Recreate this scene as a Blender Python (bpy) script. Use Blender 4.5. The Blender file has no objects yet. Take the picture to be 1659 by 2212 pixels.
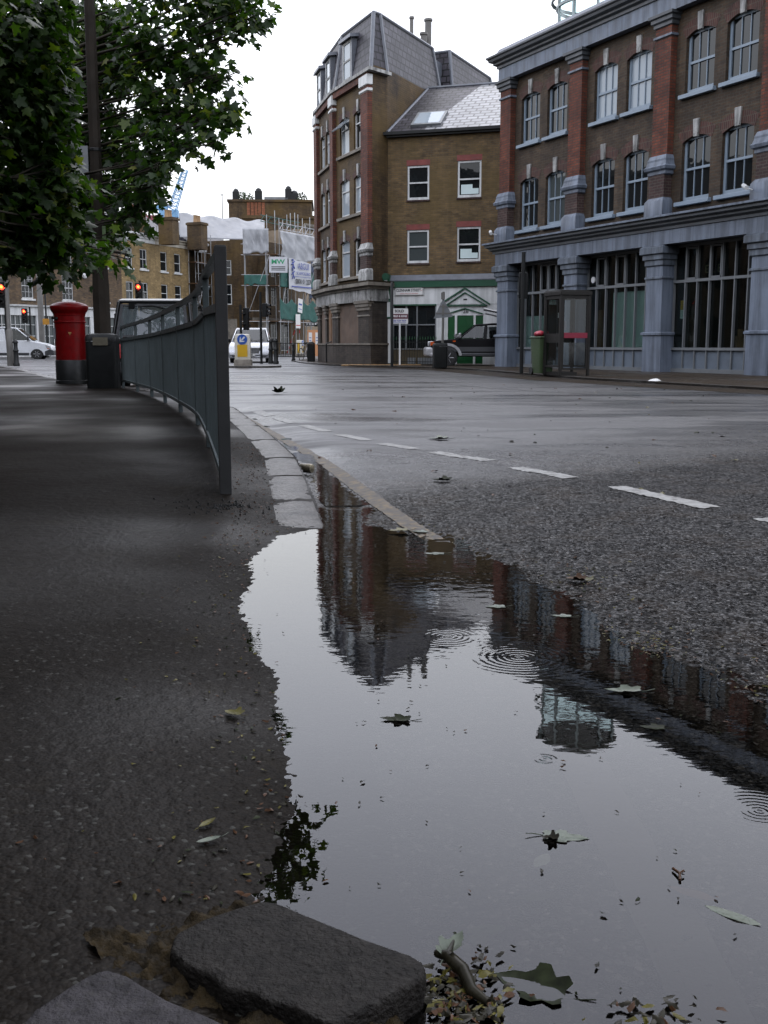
import bpy, math, random
import numpy as np
from mathutils import Vector, Matrix
S = bpy.context.scene
C = S.collection
R = random.Random(11)
NP = np.random.RandomState(5)
PI = math.pi

# ------------------------------------------------------------------ camera maths (used to measure places from the photo)
F_, H_, CAMZ = 2300.0, 745.0, 0.9
PITCH = math.atan((1106 - H_) / F_)
cp, sp = math.cos(PITCH), math.sin(PITCH)

def ray(x, y):
    v = 1106 - y
    return (x - 829, F_ * cp + v * sp, -F_ * sp + v * cp)

def gnd(x, y, z=0.0):
    a = ray(x, y); k = (z - CAMZ) / a[2]
    return Vector((a[0] * k, a[1] * k, z))

def at(x, y, Y):
    a = ray(x, y); k = Y / a[1]
    return Vector((a[0] * k, Y, CAMZ + a[2] * k))

cam = bpy.data.cameras.new('camera')
cam.sensor_fit = 'VERTICAL'; cam.sensor_height = 36.0; cam.lens = 36.0 * F_ / 2212.0
cam.clip_start = 0.05; cam.clip_end = 3000
co = bpy.data.objects.new('camera', cam); C.objects.link(co)
co.location = (0, 0, CAMZ); co.rotation_euler = (PI / 2 - PITCH, 0, 0)
S.camera = co

# ------------------------------------------------------------------ materials
def newmat(name):
    m = bpy.data.materials.new(name); m.use_nodes = True
    nt = m.node_tree; nt.nodes.clear()
    out = nt.nodes.new('ShaderNodeOutputMaterial')
    return m, nt, out

def N(nt, t, **kw):
    n = nt.nodes.new(t)
    for k, v in kw.items():
        if k in n.inputs: n.inputs[k].default_value = v
        else: setattr(n, k, v)
    return n

def mixc(nt, mode, fac, a, b):
    n = nt.nodes.new('ShaderNodeMix'); n.data_type = 'RGBA'; n.blend_type = mode
    for sock, val in ((n.inputs[0], fac), (n.inputs[6], a), (n.inputs[7], b)):
        if hasattr(val, 'links'): nt.links.new(val, sock)
        elif isinstance(val, (int, float)): sock.default_value = val
        else: sock.default_value = (*val, 1) if len(val) == 3 else val
    return n.outputs[2]

def mth(nt, op, a, b=None, c=None, clamp=False):
    n = nt.nodes.new('ShaderNodeMath'); n.operation = op; n.use_clamp = clamp
    for i, val in enumerate((a, b, c)):
        if val is None: continue
        if hasattr(val, 'links'): nt.links.new(val, n.inputs[i])
        else: n.inputs[i].default_value = val
    return n.outputs[0]

def ramp(nt, fac, stops):
    n = nt.nodes.new('ShaderNodeValToRGB')
    e = n.color_ramp.elements
    while len(e) < len(stops): e.new(0.5)
    for i, (p, c) in enumerate(stops):
        e[i].position = p
        e[i].color = (c, c, c, 1) if isinstance(c, (int, float)) else (*c, 1)
    nt.links.new(fac, n.inputs[0])
    return n.outputs[0]

def noise(nt, vec, scale, detail=4, rough=0.55, out=0):
    n = N(nt, 'ShaderNodeTexNoise', Scale=scale, Detail=detail, Roughness=rough)
    if vec is not None: nt.links.new(vec, n.inputs['Vector'])
    return n.outputs[out]

def objco(nt): return nt.nodes.new('ShaderNodeTexCoord').outputs['Object']
def uvco(nt): return nt.nodes.new('ShaderNodeTexCoord').outputs['UV']

def P(name, col, rough=0.5, metal=0.0, spec=0.5, var=0.25, vs=3.0, bump=0.0, bs=60.0, coat=0.0, dirt=0.0, streak=0.0):
    m, nt, out = newmat(name)
    b = N(nt, 'ShaderNodeBsdfPrincipled', Roughness=rough, Metallic=metal)
    b.inputs['Specular IOR Level'].default_value = spec
    b.inputs['Coat Weight'].default_value = coat
    b.inputs['Coat Roughness'].default_value = 0.05
    vec = objco(nt)
    f = noise(nt, vec, vs, 5)
    f2 = ramp(nt, f, [(0.3, 1 - var), (0.7, 1 + var * 0.4)])
    c = mixc(nt, 'MULTIPLY', 1.0, col, f2)
    if dirt:
        d = ramp(nt, noise(nt, vec, vs * 2.7, 8, 0.7), [(0.48, 0.0), (0.66, dirt)])
        c = mixc(nt, 'MIX', d, c, (0.03, 0.028, 0.024))
    if streak:
        mp = N(nt, 'ShaderNodeMapping'); mp.inputs['Scale'].default_value = (3.0, 3.0, 0.22); nt.links.new(vec, mp.inputs['Vector'])
        c = mixc(nt, 'MULTIPLY', 1.0, c, ramp(nt, noise(nt, mp.outputs[0], 1.4, 7, 0.7), [(0.40, 1-streak), (0.58, 1.04)]))
    nt.links.new(c, b.inputs['Base Color'])
    r2 = mth(nt, 'MULTIPLY', ramp(nt, noise(nt, vec, vs * 4, 4), [(0.3, 0.8), (0.7, 1.2)]), rough, clamp=True)
    nt.links.new(r2, b.inputs['Roughness'])
    if bump:
        bn = N(nt, 'ShaderNodeBump', Strength=bump, Distance=0.01)
        nt.links.new(noise(nt, vec, bs, 4), bn.inputs['Height'])
        nt.links.new(bn.outputs[0], b.inputs['Normal'])
    nt.links.new(b.outputs[0], out.inputs[0])
    return m

def BRICK(name, c1, c2, mortar, w=0.235, h=0.085, ms=0.013, rough=0.75, stain=0.5, spec=0.3, warm=None):
    m, nt, out = newmat(name)
    uv = uvco(nt)
    t = N(nt, 'ShaderNodeTexBrick', Scale=1.0)
    t.inputs['Color1'].default_value = (*c1, 1); t.inputs['Color2'].default_value = (*c2, 1)
    t.inputs['Mortar'].default_value = (*mortar, 1)
    t.inputs['Mortar Size'].default_value = ms; t.inputs['Brick Width'].default_value = w
    t.inputs['Row Height'].default_value = h; t.inputs['Bias'].default_value = -0.1
    nt.links.new(uv, t.inputs['Vector'])
    # per-brick scatter of odd bricks
    sc = N(nt, 'ShaderNodeMapping'); sc.inputs['Scale'].default_value = (1 / w, 1 / h, 1)
    nt.links.new(uv, sc.inputs['Vector'])
    vo = N(nt, 'ShaderNodeTexVoronoi', Scale=0.8); nt.links.new(sc.outputs[0], vo.inputs['Vector'])
    sep = nt.nodes.new('ShaderNodeSeparateColor'); nt.links.new(vo.outputs['Color'], sep.inputs[0])
    odd = ramp(nt, sep.outputs[0], [(0.0, 0.55), (0.5, 1.0), (0.92, 1.15), (1.0, 1.6)])
    c = mixc(nt, 'MULTIPLY', 0.55, t.outputs['Color'], odd)
    obj = objco(nt)
    st = ramp(nt, noise(nt, obj, 0.55, 7, 0.65), [(0.35, 1 - stain), (0.65, 1.1)])
    c = mixc(nt, 'MULTIPLY', 1.0, c, st)
    mp = N(nt, 'ShaderNodeMapping'); mp.inputs['Scale'].default_value = (2.2, 2.2, 0.25)
    nt.links.new(obj, mp.inputs['Vector'])
    st2 = ramp(nt, noise(nt, mp.outputs[0], 1.3, 6, 0.7), [(0.35, 1 - stain * 0.7), (0.6, 1.05)])
    c = mixc(nt, 'MULTIPLY', 1.0, c, st2)
    if warm:
        wf = ramp(nt, noise(nt, obj, 0.35, 4), [(0.45, 0.0), (0.62, 0.6)])
        c = mixc(nt, 'MIX', wf, c, warm)
    b = N(nt, 'ShaderNodeBsdfPrincipled', Roughness=rough)
    b.inputs['Specular IOR Level'].default_value = spec
    nt.links.new(c, b.inputs['Base Color'])
    bn = N(nt, 'ShaderNodeBump', Strength=0.5, Distance=0.008)
    inv = mth(nt, 'SUBTRACT', 1.0, t.outputs['Fac'])
    hgt = mth(nt, 'ADD', inv, mth(nt, 'MULTIPLY', noise(nt, uv, 60, 3), 0.5))
    nt.links.new(hgt, bn.inputs['Height']); nt.links.new(bn.outputs[0], b.inputs['Normal'])
    nt.links.new(b.outputs[0], out.inputs[0])
    return m

def GLASS(name, tint, clear=0.0, rough=0.02, base=(0.008, 0.01, 0.011), wav=0.15):
    """window glass: mirror reflection by Fresnel over a dark body or over clear (see-through) glass"""
    m, nt, out = newmat(name)
    g = N(nt, 'ShaderNodeBsdfGlossy', Roughness=rough); g.inputs['Color'].default_value = (.95, .96, .97, 1)
    d = N(nt, 'ShaderNodeBsdfDiffuse'); d.inputs['Color'].default_value = (*base, 1)
    tr = nt.nodes.new('ShaderNodeBsdfTransparent'); tr.inputs[0].default_value = (*tint, 1)
    mx = nt.nodes.new('ShaderNodeMixShader'); mx.inputs[0].default_value = clear
    nt.links.new(d.outputs[0], mx.inputs[1]); nt.links.new(tr.outputs[0], mx.inputs[2])
    fr = N(nt, 'ShaderNodeFresnel', IOR=1.52)
    bf = nt.nodes.new('ShaderNodeNewGeometry').outputs['Backfacing']
    nt.links.new(mth(nt, 'SUBTRACT', 1.52, mth(nt, 'MULTIPLY', bf, 0.862)), fr.inputs['IOR'])
    if wav:
        bn = N(nt, 'ShaderNodeBump', Strength=wav, Distance=0.02)
        nt.links.new(noise(nt, objco(nt), 1.8, 2), bn.inputs['Height'])
        nt.links.new(bn.outputs[0], fr.inputs['Normal']); nt.links.new(bn.outputs[0], g.inputs['Normal'])
    m2 = nt.nodes.new('ShaderNodeMixShader')
    nt.links.new(fr.outputs[0], m2.inputs[0]); nt.links.new(mx.outputs[0], m2.inputs[1]); nt.links.new(g.outputs[0], m2.inputs[2])
    nt.links.new(m2.outputs[0], out.inputs[0])
    return m

def EMIT(name, col, strength):
    m, nt, out = newmat(name)
    e = N(nt, 'ShaderNodeEmission', Strength=strength); e.inputs[0].default_value = (*col, 1)
    nt.links.new(e.outputs[0], out.inputs[0]); return m

M = {}
M['brick_brown'] = BRICK('brown_brick', (0.072, 0.044, 0.024), (0.046, 0.029, 0.018), (0.062, 0.052, 0.037), stain=0.45)
M['brick_red'] = BRICK('red_brick', (0.16, 0.042, 0.02), (0.10, 0.03, 0.018), (0.06, 0.04, 0.03), stain=0.45)
M['brick_arch'] = BRICK('dark_red_arch_brick', (0.075, 0.026, 0.02), (0.05, 0.02, 0.017), (0.08, 0.06, 0.045), w=0.075, h=0.22, stain=0.3)
M['brick_purple'] = BRICK('purple_brick', (0.06, 0.03, 0.026), (0.04, 0.022, 0.02), (0.075, 0.06, 0.05), stain=0.3)
M['brick_stock'] = BRICK('yellow_stock_brick', (0.155, 0.098, 0.042), (0.088, 0.056, 0.027), (0.10, 0.077, 0.046), stain=0.35, warm=(0.095, 0.064, 0.020))
M['brick_pub'] = BRICK('weathered_pub_brick', (0.105, 0.064, 0.028), (0.068, 0.042, 0.021), (0.06, 0.045, 0.025), stain=0.5, warm=(0.09, 0.055, 0.012))
M['brick_soot'] = BRICK('sooty_brick', (0.06, 0.046, 0.034), (0.04, 0.032, 0.026), (0.055, 0.048, 0.04), stain=0.5)
M['brick_yellow'] = BRICK('pale_yellow_brick', (0.32, 0.225, 0.10), (0.24, 0.165, 0.07), (0.15, 0.11, 0.06), stain=0.35)
M['brick_terr'] = BRICK('mottled_dark_brick', (0.15, 0.095, 0.05), (0.06, 0.042, 0.032), (0.09, 0.07, 0.045), stain=0.4)
M['brick_orange'] = BRICK('orange_brick', (0.28, 0.085, 0.03), (0.2, 0.065, 0.025), (0.12, 0.07, 0.05), stain=0.3)
M['slate'] = BRICK('wet_slate', (0.060, 0.055, 0.066), (0.034, 0.031, 0.040), (0.006, 0.006, 0.007), w=0.42, h=0.30, ms=0.034, rough=0.5, stain=0.35, spec=0.25)
M['slate_pale'] = BRICK('pale_wet_slate', (0.19, 0.195, 0.205), (0.145, 0.15, 0.16), (0.022, 0.022, 0.025), w=0.46, h=0.30, ms=0.040, rough=0.38, stain=0.15, spec=0.35)
M['lead'] = P('lead_flashing', (0.095, 0.105, 0.125), 0.45, 0.0, 0.6, 0.3, 2, dirt=0.3)
M['paint_blue'] = P('blue_grey_masonry_paint', (0.135, 0.162, 0.205), 0.55, var=0.16, vs=0.8, bump=0.15, bs=25, dirt=0.15, streak=.45)
M['paint_blue_dk'] = P('blue_grey_moulding_paint', (0.12, 0.144, 0.176), 0.55, var=0.2, vs=1.5, dirt=0.4, streak=.5)
M['paint_dark'] = P('dark_grey_moulding_paint', (0.055, 0.062, 0.07), 0.5, var=0.25, vs=1.5, dirt=0.3)
M['sash_blue'] = P('light_blue_sash_paint', (0.185, 0.235, 0.285), 0.4, var=0.1)
M['frame_grey'] = P('grey_glazing_bars', (0.13, 0.14, 0.145), 0.45, var=0.15)
M['panel_grey'] = P('blue_grey_panels', (0.11, 0.135, 0.165), 0.45, var=0.2, vs=1.2, dirt=0.2)
M['white'] = P('white_paint', (0.55, 0.56, 0.55), 0.5, var=0.12, vs=1.2, dirt=0.1, streak=.2)
M['white_dirty'] = P('weathered_white_paint', (0.38, 0.38, 0.36), 0.6, var=0.4, vs=1.4, dirt=0.75, streak=.6)
M['cream'] = P('cream_stone', (0.42, 0.39, 0.32), 0.6, var=0.25, vs=0.8, dirt=0.3)
M['stone'] = P('grimy_stone', (0.17, 0.15, 0.12), 0.7, var=0.4, vs=1.1, dirt=0.7)
M['green'] = P('dark_green_paint', (0.008, 0.06, 0.03), 0.4, var=0.15)
M['green_door'] = P('green_door_paint', (0.005, 0.058, 0.016), 0.35, var=0.15)
M['black'] = P('black_paint', (0.009, 0.010, 0.010), 0.45, spec=0.25, var=0.2)
M['black_plastic'] = P('black_plastic', (0.008, 0.009, 0.009), 0.5, spec=0.2, var=0.2, bump=0.1)
M['steel'] = P('galvanised_tube', (0.33, 0.34, 0.35), 0.4, 0.6, var=0.3, vs=2)
M['grey_pole'] = P('weathered_grey_pole', (0.11, 0.105, 0.095), 0.55, var=0.3, vs=2, dirt=0.2)
M['sign_grey'] = P('grey_sign_back', (0.15, 0.16, 0.165), 0.5, 0.3, var=0.25)
M['fence'] = P('blue_grey_railing_paint', (0.055, 0.07, 0.072), 0.5, 0.0, 0.3, 0.3, 4, dirt=0.25)
M['fence_dk'] = P('dark_grey_post_paint', (0.030, 0.031, 0.031), 0.55, 0.0, 0.25, 0.3, 4, bump=0.1, bs=90)
M['red'] = P('pillar_box_red', (0.13, 0.0015, 0.0022), 0.4, 0.0, 0.14, 0.35, 5, dirt=.2)
M['column'] = P('brown_grey_lamp_column', (0.022, 0.018, 0.014), 0.75, spec=.1, var=0.35, vs=2.5, bump=0.2, bs=60, dirt=0.3)
M['rubber'] = P('tyre_rubber', (0.012, 0.012, 0.012), 0.75, var=0.2)
M['alloy'] = P('wheel_metal', (0.3, 0.3, 0.31), 0.35, 0.7, var=0.3)
M['van_white'] = P('white_van_paint', (0.6, 0.62, 0.64), 0.3, coat=0.4, var=0.08, dirt=0.06)
M['car_silver'] = P('silver_car_paint', (0.40, 0.41, 0.43), 0.3, 0.5, coat=0.6, var=0.06)
M['car_black'] = P('black_car_paint', (0.005, 0.005, 0.006), 0.35, spec=0.12, coat=0.0, var=0.1)
M['car_cab'] = P('black_cab_paint', (0.007, 0.008, 0.008), 0.35, spec=0.3, coat=0.15, var=0.1)
M['car_grey'] = P('grey_trim', (0.05, 0.052, 0.055), 0.45, 0.2, var=0.1)
M['car_pale'] = P('pale_silver_trim', (0.34, 0.34, 0.345), 0.4, 0.3, var=0.1)
M['bumper'] = P('dark_bumper_plastic', (0.035, 0.037, 0.04), 0.5)
M['lens'] = P('lamp_lens', (0.55, 0.56, 0.57), 0.1, 0.4, coat=0.8, var=0.3, vs=12)
M['lens_amber'] = P('amber_lens', (0.5, 0.08, 0.01), 0.2, coat=0.6)
M['lens_dark'] = P('unlit_dark_lens', (0.02, 0.02, 0.02), 0.25, coat=0.5)
M['plate_white'] = P('white_plate', (0.55, 0.55, 0.53), 0.4, var=0.05)
M['text_black'] = P('black_lettering', (0.012, 0.012, 0.013), 0.6, var=0.05)
M['text_red'] = P('red_lettering', (0.35, 0.02, 0.02), 0.6, var=0.05)
M['text_white'] = P('white_lettering', (0.65, 0.65, 0.63), 0.6, var=0.05)
M['text_green'] = P('green_lettering', (0.01, 0.22, 0.09), 0.6, var=0.05)
M['text_blue'] = P('blue_lettering', (0.05, 0.07, 0.26), 0.6, var=0.05)
M['maroon'] = P('maroon_panel', (0.075, 0.010, 0.022), 0.5, var=0.05)
M['yellow'] = P('yellow_panel', (0.50, 0.30, 0.008), 0.45, var=0.15)
M['sign_blue'] = P('blue_sign', (0.015, 0.07, 0.30), 0.4, var=0.08)
M['sheet'] = P('white_sheeting', (0.31, 0.32, 0.335), 0.5, var=0.22, vs=0.7, dirt=0.1)
M['sheet_grey'] = P('grey_sheeting', (0.19, 0.197, 0.21), 0.6, var=0.2, vs=0.5, dirt=0.1)
M['banner'] = P('grey_white_banner', (0.42, 0.43, 0.45), 0.6, var=0.15, vs=1.0)
M['net'] = P('green_debris_net', (0.022, 0.088, 0.072), 0.8, var=0.35, vs=2.0)
M['net_blue'] = P('blue_debris_net', (0.035, 0.05, 0.085), 0.8, var=0.35, vs=2.0)
M['timber'] = P('scaffold_boards', (0.16, 0.085, 0.038), 0.75, var=0.4, vs=2)
M['ply'] = P('plywood', (0.42, 0.20, 0.09), 0.7, var=0.15, vs=1.5)
M['curtain_board'] = P('boarded_slats', (0.13, 0.09, 0.065), 0.75, var=0.4, vs=1.5)
M['crane'] = P('blue_crane_paint', (0.16, 0.33, 0.52), 0.5, var=0.1)
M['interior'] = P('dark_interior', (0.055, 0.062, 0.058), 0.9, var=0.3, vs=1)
M['board_pale'] = P('pale_blind', (0.52, 0.62, 0.61), 0.8, var=0.12, vs=0.8)
M['blind'] = P('grey_blue_blind', (0.34, 0.38, 0.41), 0.7, var=0.08, vs=1)
M['kiosk'] = P('dark_brown_kiosk_metal', (0.013, 0.012, 0.0105), 0.5, spec=0.25, var=0.2)
M['kiosk_red'] = P('crimson_kiosk_band', (0.17, 0.004, 0.022), 0.5, var=0.08)
M['bin_green'] = P('green_bin_plastic', (0.035, 0.06, 0.022), 0.5, var=0.25)
M['bag_red'] = P('red_plastic_bag', (0.32, 0.012, 0.03), 0.4, var=0.2, vs=9)
M['bark'] = P('plane_bark', (0.028, 0.024, 0.017), 0.85, spec=0.2, var=0.5, vs=3, bump=0.5, bs=20)
M['soil'] = P('mossy_grit', (0.022, 0.015, 0.006), 0.85, spec=.15, var=0.7, vs=30, bump=0.8, bs=120)
M['red_lamp'] = EMIT('red_signal_lamp', (1.0, 0.035, 0.015), 9.0)
M['red_core'] = EMIT('red_signal_core', (1.0, 0.16, 0.02), 9.0)
M['pot_red'] = P('terracotta_pot', (0.22, 0.06, 0.035), 0.7)
M['pot_buff'] = P('buff_pot', (0.32, 0.2, 0.1), 0.7)
M['glass'] = GLASS('window_glass_dark', (1, 1, 1), 0.0)
M['glass_clear'] = GLASS('shop_glass', (0.62, 0.68, 0.66), 1.0)
M['glass_car'] = GLASS('car_glass', (0.86, 0.90, 0.90), 1.0, wav=0.0)
M['glass_cab'] = GLASS('cab_rear_glass', (0.6, 0.66, 0.66), 0.45, base=(0.15, 0.18, 0.19), wav=0.3)  # bluish grey body colour stands in for sky reflected in the pane
M['glass_tint'] = GLASS('tinted_car_glass', (0.2, 0.22, 0.22), 1.0, wav=0.0)
M['glass_kiosk'] = GLASS('kiosk_glass', (0.55, 0.6, 0.6), 1.0, rough=0.05)
M['glass_turret'] = GLASS('turret_glass', (0.80, 0.90, 0.90), 1.0, wav=0.05)
M['glass_blind'] = GLASS('window_glass_over_blind', (1, 1, 1), 0.0, base=(0.27, 0.31, 0.34))
M['glass_curtain'] = GLASS('window_glass_over_net_curtain', (1, 1, 1), 0.0, base=(0.05, 0.06, 0.06))

# ------------------------------------------------------------------ mesh builder
class MB:
    def __init__(s): s.v = []; s.f = []; s.mi = []; s.M = None
    def add(s, vs, fs, mi=0):
        o = len(s.v)
        for p in vs:
            p = Vector(p)
            if s.M is not None: p = s.M @ p
            s.v.append(p)
        for f in fs: s.f.append([i + o for i in f]); s.mi.append(mi)
        return s
    def box(s, x0, x1, y0, y1, z0, z1, mi=0):
        return s.add([(x0,y0,z0),(x1,y0,z0),(x1,y1,z0),(x0,y1,z0),(x0,y0,z1),(x1,y0,z1),(x1,y1,z1),(x0,y1,z1)],
              [(3,2,1,0),(4,5,6,7),(0,1,5,4),(1,2,6,5),(2,3,7,6),(3,0,4,7)], mi)
    def quad(s, a, b, c, d, mi=0): return s.add([a,b,c,d], [(0,1,2,3)], mi)
    def poly(s, pts, mi=0): return s.add(pts, [tuple(range(len(pts)))], mi)
    def prism(s, bot, top, mi=0):
        n = len(bot)
        fs = [tuple(range(n-1,-1,-1)), tuple(range(n,2*n))]
        fs += [(i,(i+1)%n,n+(i+1)%n,n+i) for i in range(n)]
        return s.add(list(bot)+list(top), fs, mi)
    def prism_z(s, pts, z0, z1, mi=0): return s.prism([(x,y,z0) for x,y in pts], [(x,y,z1) for x,y in pts], mi)
    def prism_y(s, pts, y0, y1, mi=0):      # (x,z) outline, counter-clockwise seen from -y
        return s.prism([(x,y1,z) for x,z in pts], [(x,y0,z) for x,z in pts], mi)
    def tube(s, pts, r, n=8, mi=0, cap=True):
        pts = [Vector(p) for p in pts]; m = len(pts)
        rr = r if isinstance(r, (list, tuple)) else [r]*m
        vs = []; u = None
        for i, p in enumerate(pts):
            t = (pts[min(i+1,m-1)] - pts[max(i-1,0)]).normalized()
            if u is None:
                u = t.cross(Vector((0,0,1)))
                if u.length < 1e-3: u = Vector((1,0,0))
            u = (u - t*u.dot(t)).normalized(); w = t.cross(u)
            for k in range(n):
                a = 2*PI*k/n
                vs.append(p + (u*math.cos(a) + w*math.sin(a))*rr[i])
        fs = [(i*n+k, i*n+(k+1)%n, (i+1)*n+(k+1)%n, (i+1)*n+k) for i in range(m-1) for k in range(n)]
        if cap: fs += [tuple(range(n-1,-1,-1)), tuple((m-1)*n+k for k in range(n))]
        return s.add(vs, fs, mi)
    def bar(s, a, b, r, n=6, mi=0): return s.tube([a,b], r, n, mi)
    def lathe(s, prof, n=24, c=(0,0,0), mi=0, cap=True):
        vs = [(c[0]+r*math.cos(2*PI*k/n), c[1]+r*math.sin(2*PI*k/n), c[2]+z) for r,z in prof for k in range(n)]
        m = len(prof)
        fs = [(i*n+k, i*n+(k+1)%n, (i+1)*n+(k+1)%n, (i+1)*n+k) for i in range(m-1) for k in range(n)]
        if cap: fs += [tuple(range(n-1,-1,-1)), tuple((m-1)*n+k for k in range(n))]
        return s.add(vs, fs, mi)
    def lathe_y(s, prof, n=20, c=(0,0,0), mi=0):     # profile (r, y) about the y axis
        vs = [(c[0]+r*math.cos(2*PI*k/n), c[1]+y, c[2]+r*math.sin(2*PI*k/n)) for r,y in prof for k in range(n)]
        m = len(prof)
        fs = [(i*n+k, (i+1)*n+k, (i+1)*n+(k+1)%n, i*n+(k+1)%n) for i in range(m-1) for k in range(n)]
        fs += [tuple(range(n)), tuple((m-1)*n+k for k in range(n-1,-1,-1))]
        return s.add(vs, fs, mi)
    def grid(s, fn, nu, nv, mi=0):
        vs = [fn(i/nu, j/nv) for j in range(nv+1) for i in range(nu+1)]
        fs = [(j*(nu+1)+i, j*(nu+1)+i+1, (j+1)*(nu+1)+i+1, (j+1)*(nu+1)+i) for j in range(nv) for i in range(nu)]
        return s.add(vs, fs, mi)
    def build(s, name, mats, parent=None, smooth=None, bevel=0, seg=2):
        me = bpy.data.meshes.new(name)
        me.from_pydata([tuple(p) for p in s.v], [], s.f)
        if not isinstance(mats, (list, tuple)): mats = [mats]
        for m in mats: me.materials.append(m)
        if len(mats) > 1: me.polygons.foreach_set('material_index', s.mi)
        uvl = me.uv_layers.new(name='UVMap'); dat = np.zeros((len(me.loops), 2), np.float32)
        Z = Vector((0,0,1)); vs = me.vertices; lp = me.loops
        for p in me.polygons:
            n = p.normal
            if abs(n.z) > 0.985: t = Vector((1,0,0)); b = Vector((0,1,0))
            else:
                t = Z.cross(n).normalized(); b = n.cross(t)
            for li in p.loop_indices:
                q = vs[lp[li].vertex_index].co
                dat[li] = (q.dot(t), q.dot(b))
        uvl.data.foreach_set('uv', dat.ravel())
        if smooth is not None:
            me.shade_smooth()
            if smooth < 180: me.set_sharp_from_angle(angle=math.radians(smooth))
        o = bpy.data.objects.new(name, me); C.objects.link(o)
        if parent is not None: o.parent = parent
        if bevel:
            bm = o.modifiers.new('bevel', 'BEVEL'); bm.width = bevel; bm.segments = seg
            bm.limit_method = 'ANGLE'; bm.angle_limit = math.radians(35)
            if smooth is None: me.shade_smooth(); me.set_sharp_from_angle(angle=math.radians(40))
        return o

def frame(x, y, ang, z=0): return Matrix.Translation((x, y, z)) @ Matrix.Rotation(ang, 4, 'Z')

def thing(name, label, cat, loc=(0,0,0), rot=0, group=None):
    o = bpy.data.objects.new(name, None); C.objects.link(o); o.empty_display_size = 0.2
    o.location = loc; o.rotation_euler = (0, 0, rot)
    o['label'] = label; o['category'] = cat
    if group: o['group'] = group
    return o

def tag(o, label, cat, group=None):
    o['label'] = label; o['category'] = cat
    if group: o['group'] = group
    return o

def structure(o): o['kind'] = 'structure'; return o
def stuff(o, label=None, cat=None):
    o['kind'] = 'stuff'
    if label: o['label'] = label; o['category'] = cat
    return o

def text(body, size, mtx, mat, parent, name='lettering', ext=0.004, bold=0.0, sx=1.0, align='CENTER'):
    cu = bpy.data.curves.new('t', 'FONT'); cu.body = body; cu.size = size; cu.extrude = ext; cu.offset = bold
    cu.align_x = align; cu.align_y = 'CENTER'; cu.resolution_u = 3
    o = bpy.data.objects.new('t', cu); C.objects.link(o)
    bpy.context.view_layer.update()
    me = bpy.data.meshes.new_from_object(o.evaluated_get(bpy.context.evaluated_depsgraph_get()))
    bpy.data.objects.remove(o); bpy.data.curves.remove(cu)
    me.transform(mtx @ Matrix.Rotation(PI/2, 4, 'X') @ Matrix.Diagonal((sx, 1, 1, 1)))
    me.name = name; me.materials.clear(); me.materials.append(mat)
    o = bpy.data.objects.new(name, me); C.objects.link(o)
    if parent is not None: o.parent = parent
    return o

# ------------------------------------------------------------------ noise helpers (numpy)
def _h(i, j, s):
    n = (i.astype(np.int64)*374761393 + j.astype(np.int64)*668265263 + s*1442695041) & 0xffffffff
    n = ((n ^ (n >> 13)) * 1274126177) & 0xffffffff
    return ((n ^ (n >> 16)) & 0xffff) / 65535.0
def vnoise(x, y, s=0):
    i, j = np.floor(x), np.floor(y); fx, fy = x-i, y-j
    fx = fx*fx*(3-2*fx); fy = fy*fy*(3-2*fy)
    a, b, c, d = _h(i,j,s), _h(i+1,j,s), _h(i,j+1,s), _h(i+1,j+1,s)
    return (a*(1-fx)+b*fx)*(1-fy) + (c*(1-fx)+d*fx)*fy - 0.5

def sdist(x, y, poly):
    """signed distance to a closed polygon, negative inside"""
    best = np.full(x.shape, 1e9); ins = np.zeros(x.shape, bool); n = len(poly)
    for k in range(n):
        ax, ay = poly[k]; bx, by = poly[(k+1) % n]
        dx, dy = bx-ax, by-ay; L = dx*dx+dy*dy
        t = np.clip(((x-ax)*dx+(y-ay)*dy)/L, 0, 1)
        best = np.minimum(best, (x-ax-t*dx)**2+(y-ay-t*dy)**2)
        if ay != by:
            c = ((ay > y) != (by > y)) & (x < dx*(y-ay)/(by-ay)+ax)
            ins ^= c
    d = np.sqrt(best)
    return np.where(ins, -d, d)

def sstep(a, b, x):
    t = np.clip((x-a)/(b-a), 0, 1); return t*t*(3-2*t)

# ------------------------------------------------------------------ ground layout
KERB = [(0.35,-3.0),(0.10,0.85),(0.06,1.30),(-0.10,3.1),(-0.29,5.2),(-0.39,6.0),(-0.65,7.86),(-0.95,9.4),(-1.29,11.0),(-1.99,14.2),
        (-3.1,17.2),(-4.3,20.0),(-6.1,23.0),(-8.6,27.9),(-11.6,35.0),(-15.0,42.5)]
PAVE_L = KERB + [(-18.5,45.5),(-60,52),(-60,-3)]
KERB_R = [(13.0,6.0),(9.6,15.2),(7.45,20.6),(6.1,24.1),(5.0,27.2),(3.95,32.4),(3.1,36.8),(2.4,38.8),(1.6,40.2),(0.5,41.5),(-1.1,43.2),(-2.5,46.2),
          (-3.9,51.0),(-5.0,58.0),(-4.6,70.0)]
PUDDLE = [(-0.30,5.62),(-0.20,5.50),(0.10,5.14),(0.33,4.76),(0.56,4.26),(0.73,3.52),(0.88,3.0),(0.93,2.66),(1.02,2.32),(1.12,1.9),(1.2,1.3),
          (1.0,0.2),(0.1,0.2),(0.03,1.0),(0.05,1.24),(-0.19,1.56),(-0.20,1.81),(-0.18,1.99),(-0.22,2.23),(-0.26,2.6),(-0.40,3.1),(-0.48,3.6),
          (-0.50,3.98),(-0.56,4.5),(-0.53,5.0),(-0.42,5.12),(-0.31,5.22)]
kx = np.array([p[0] for p in KERB]); ky = np.array([p[1] for p in KERB])
def kerb_top(Y): return 0.006 + 0.075*sstep(4.9, 8.0, Y)

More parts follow.
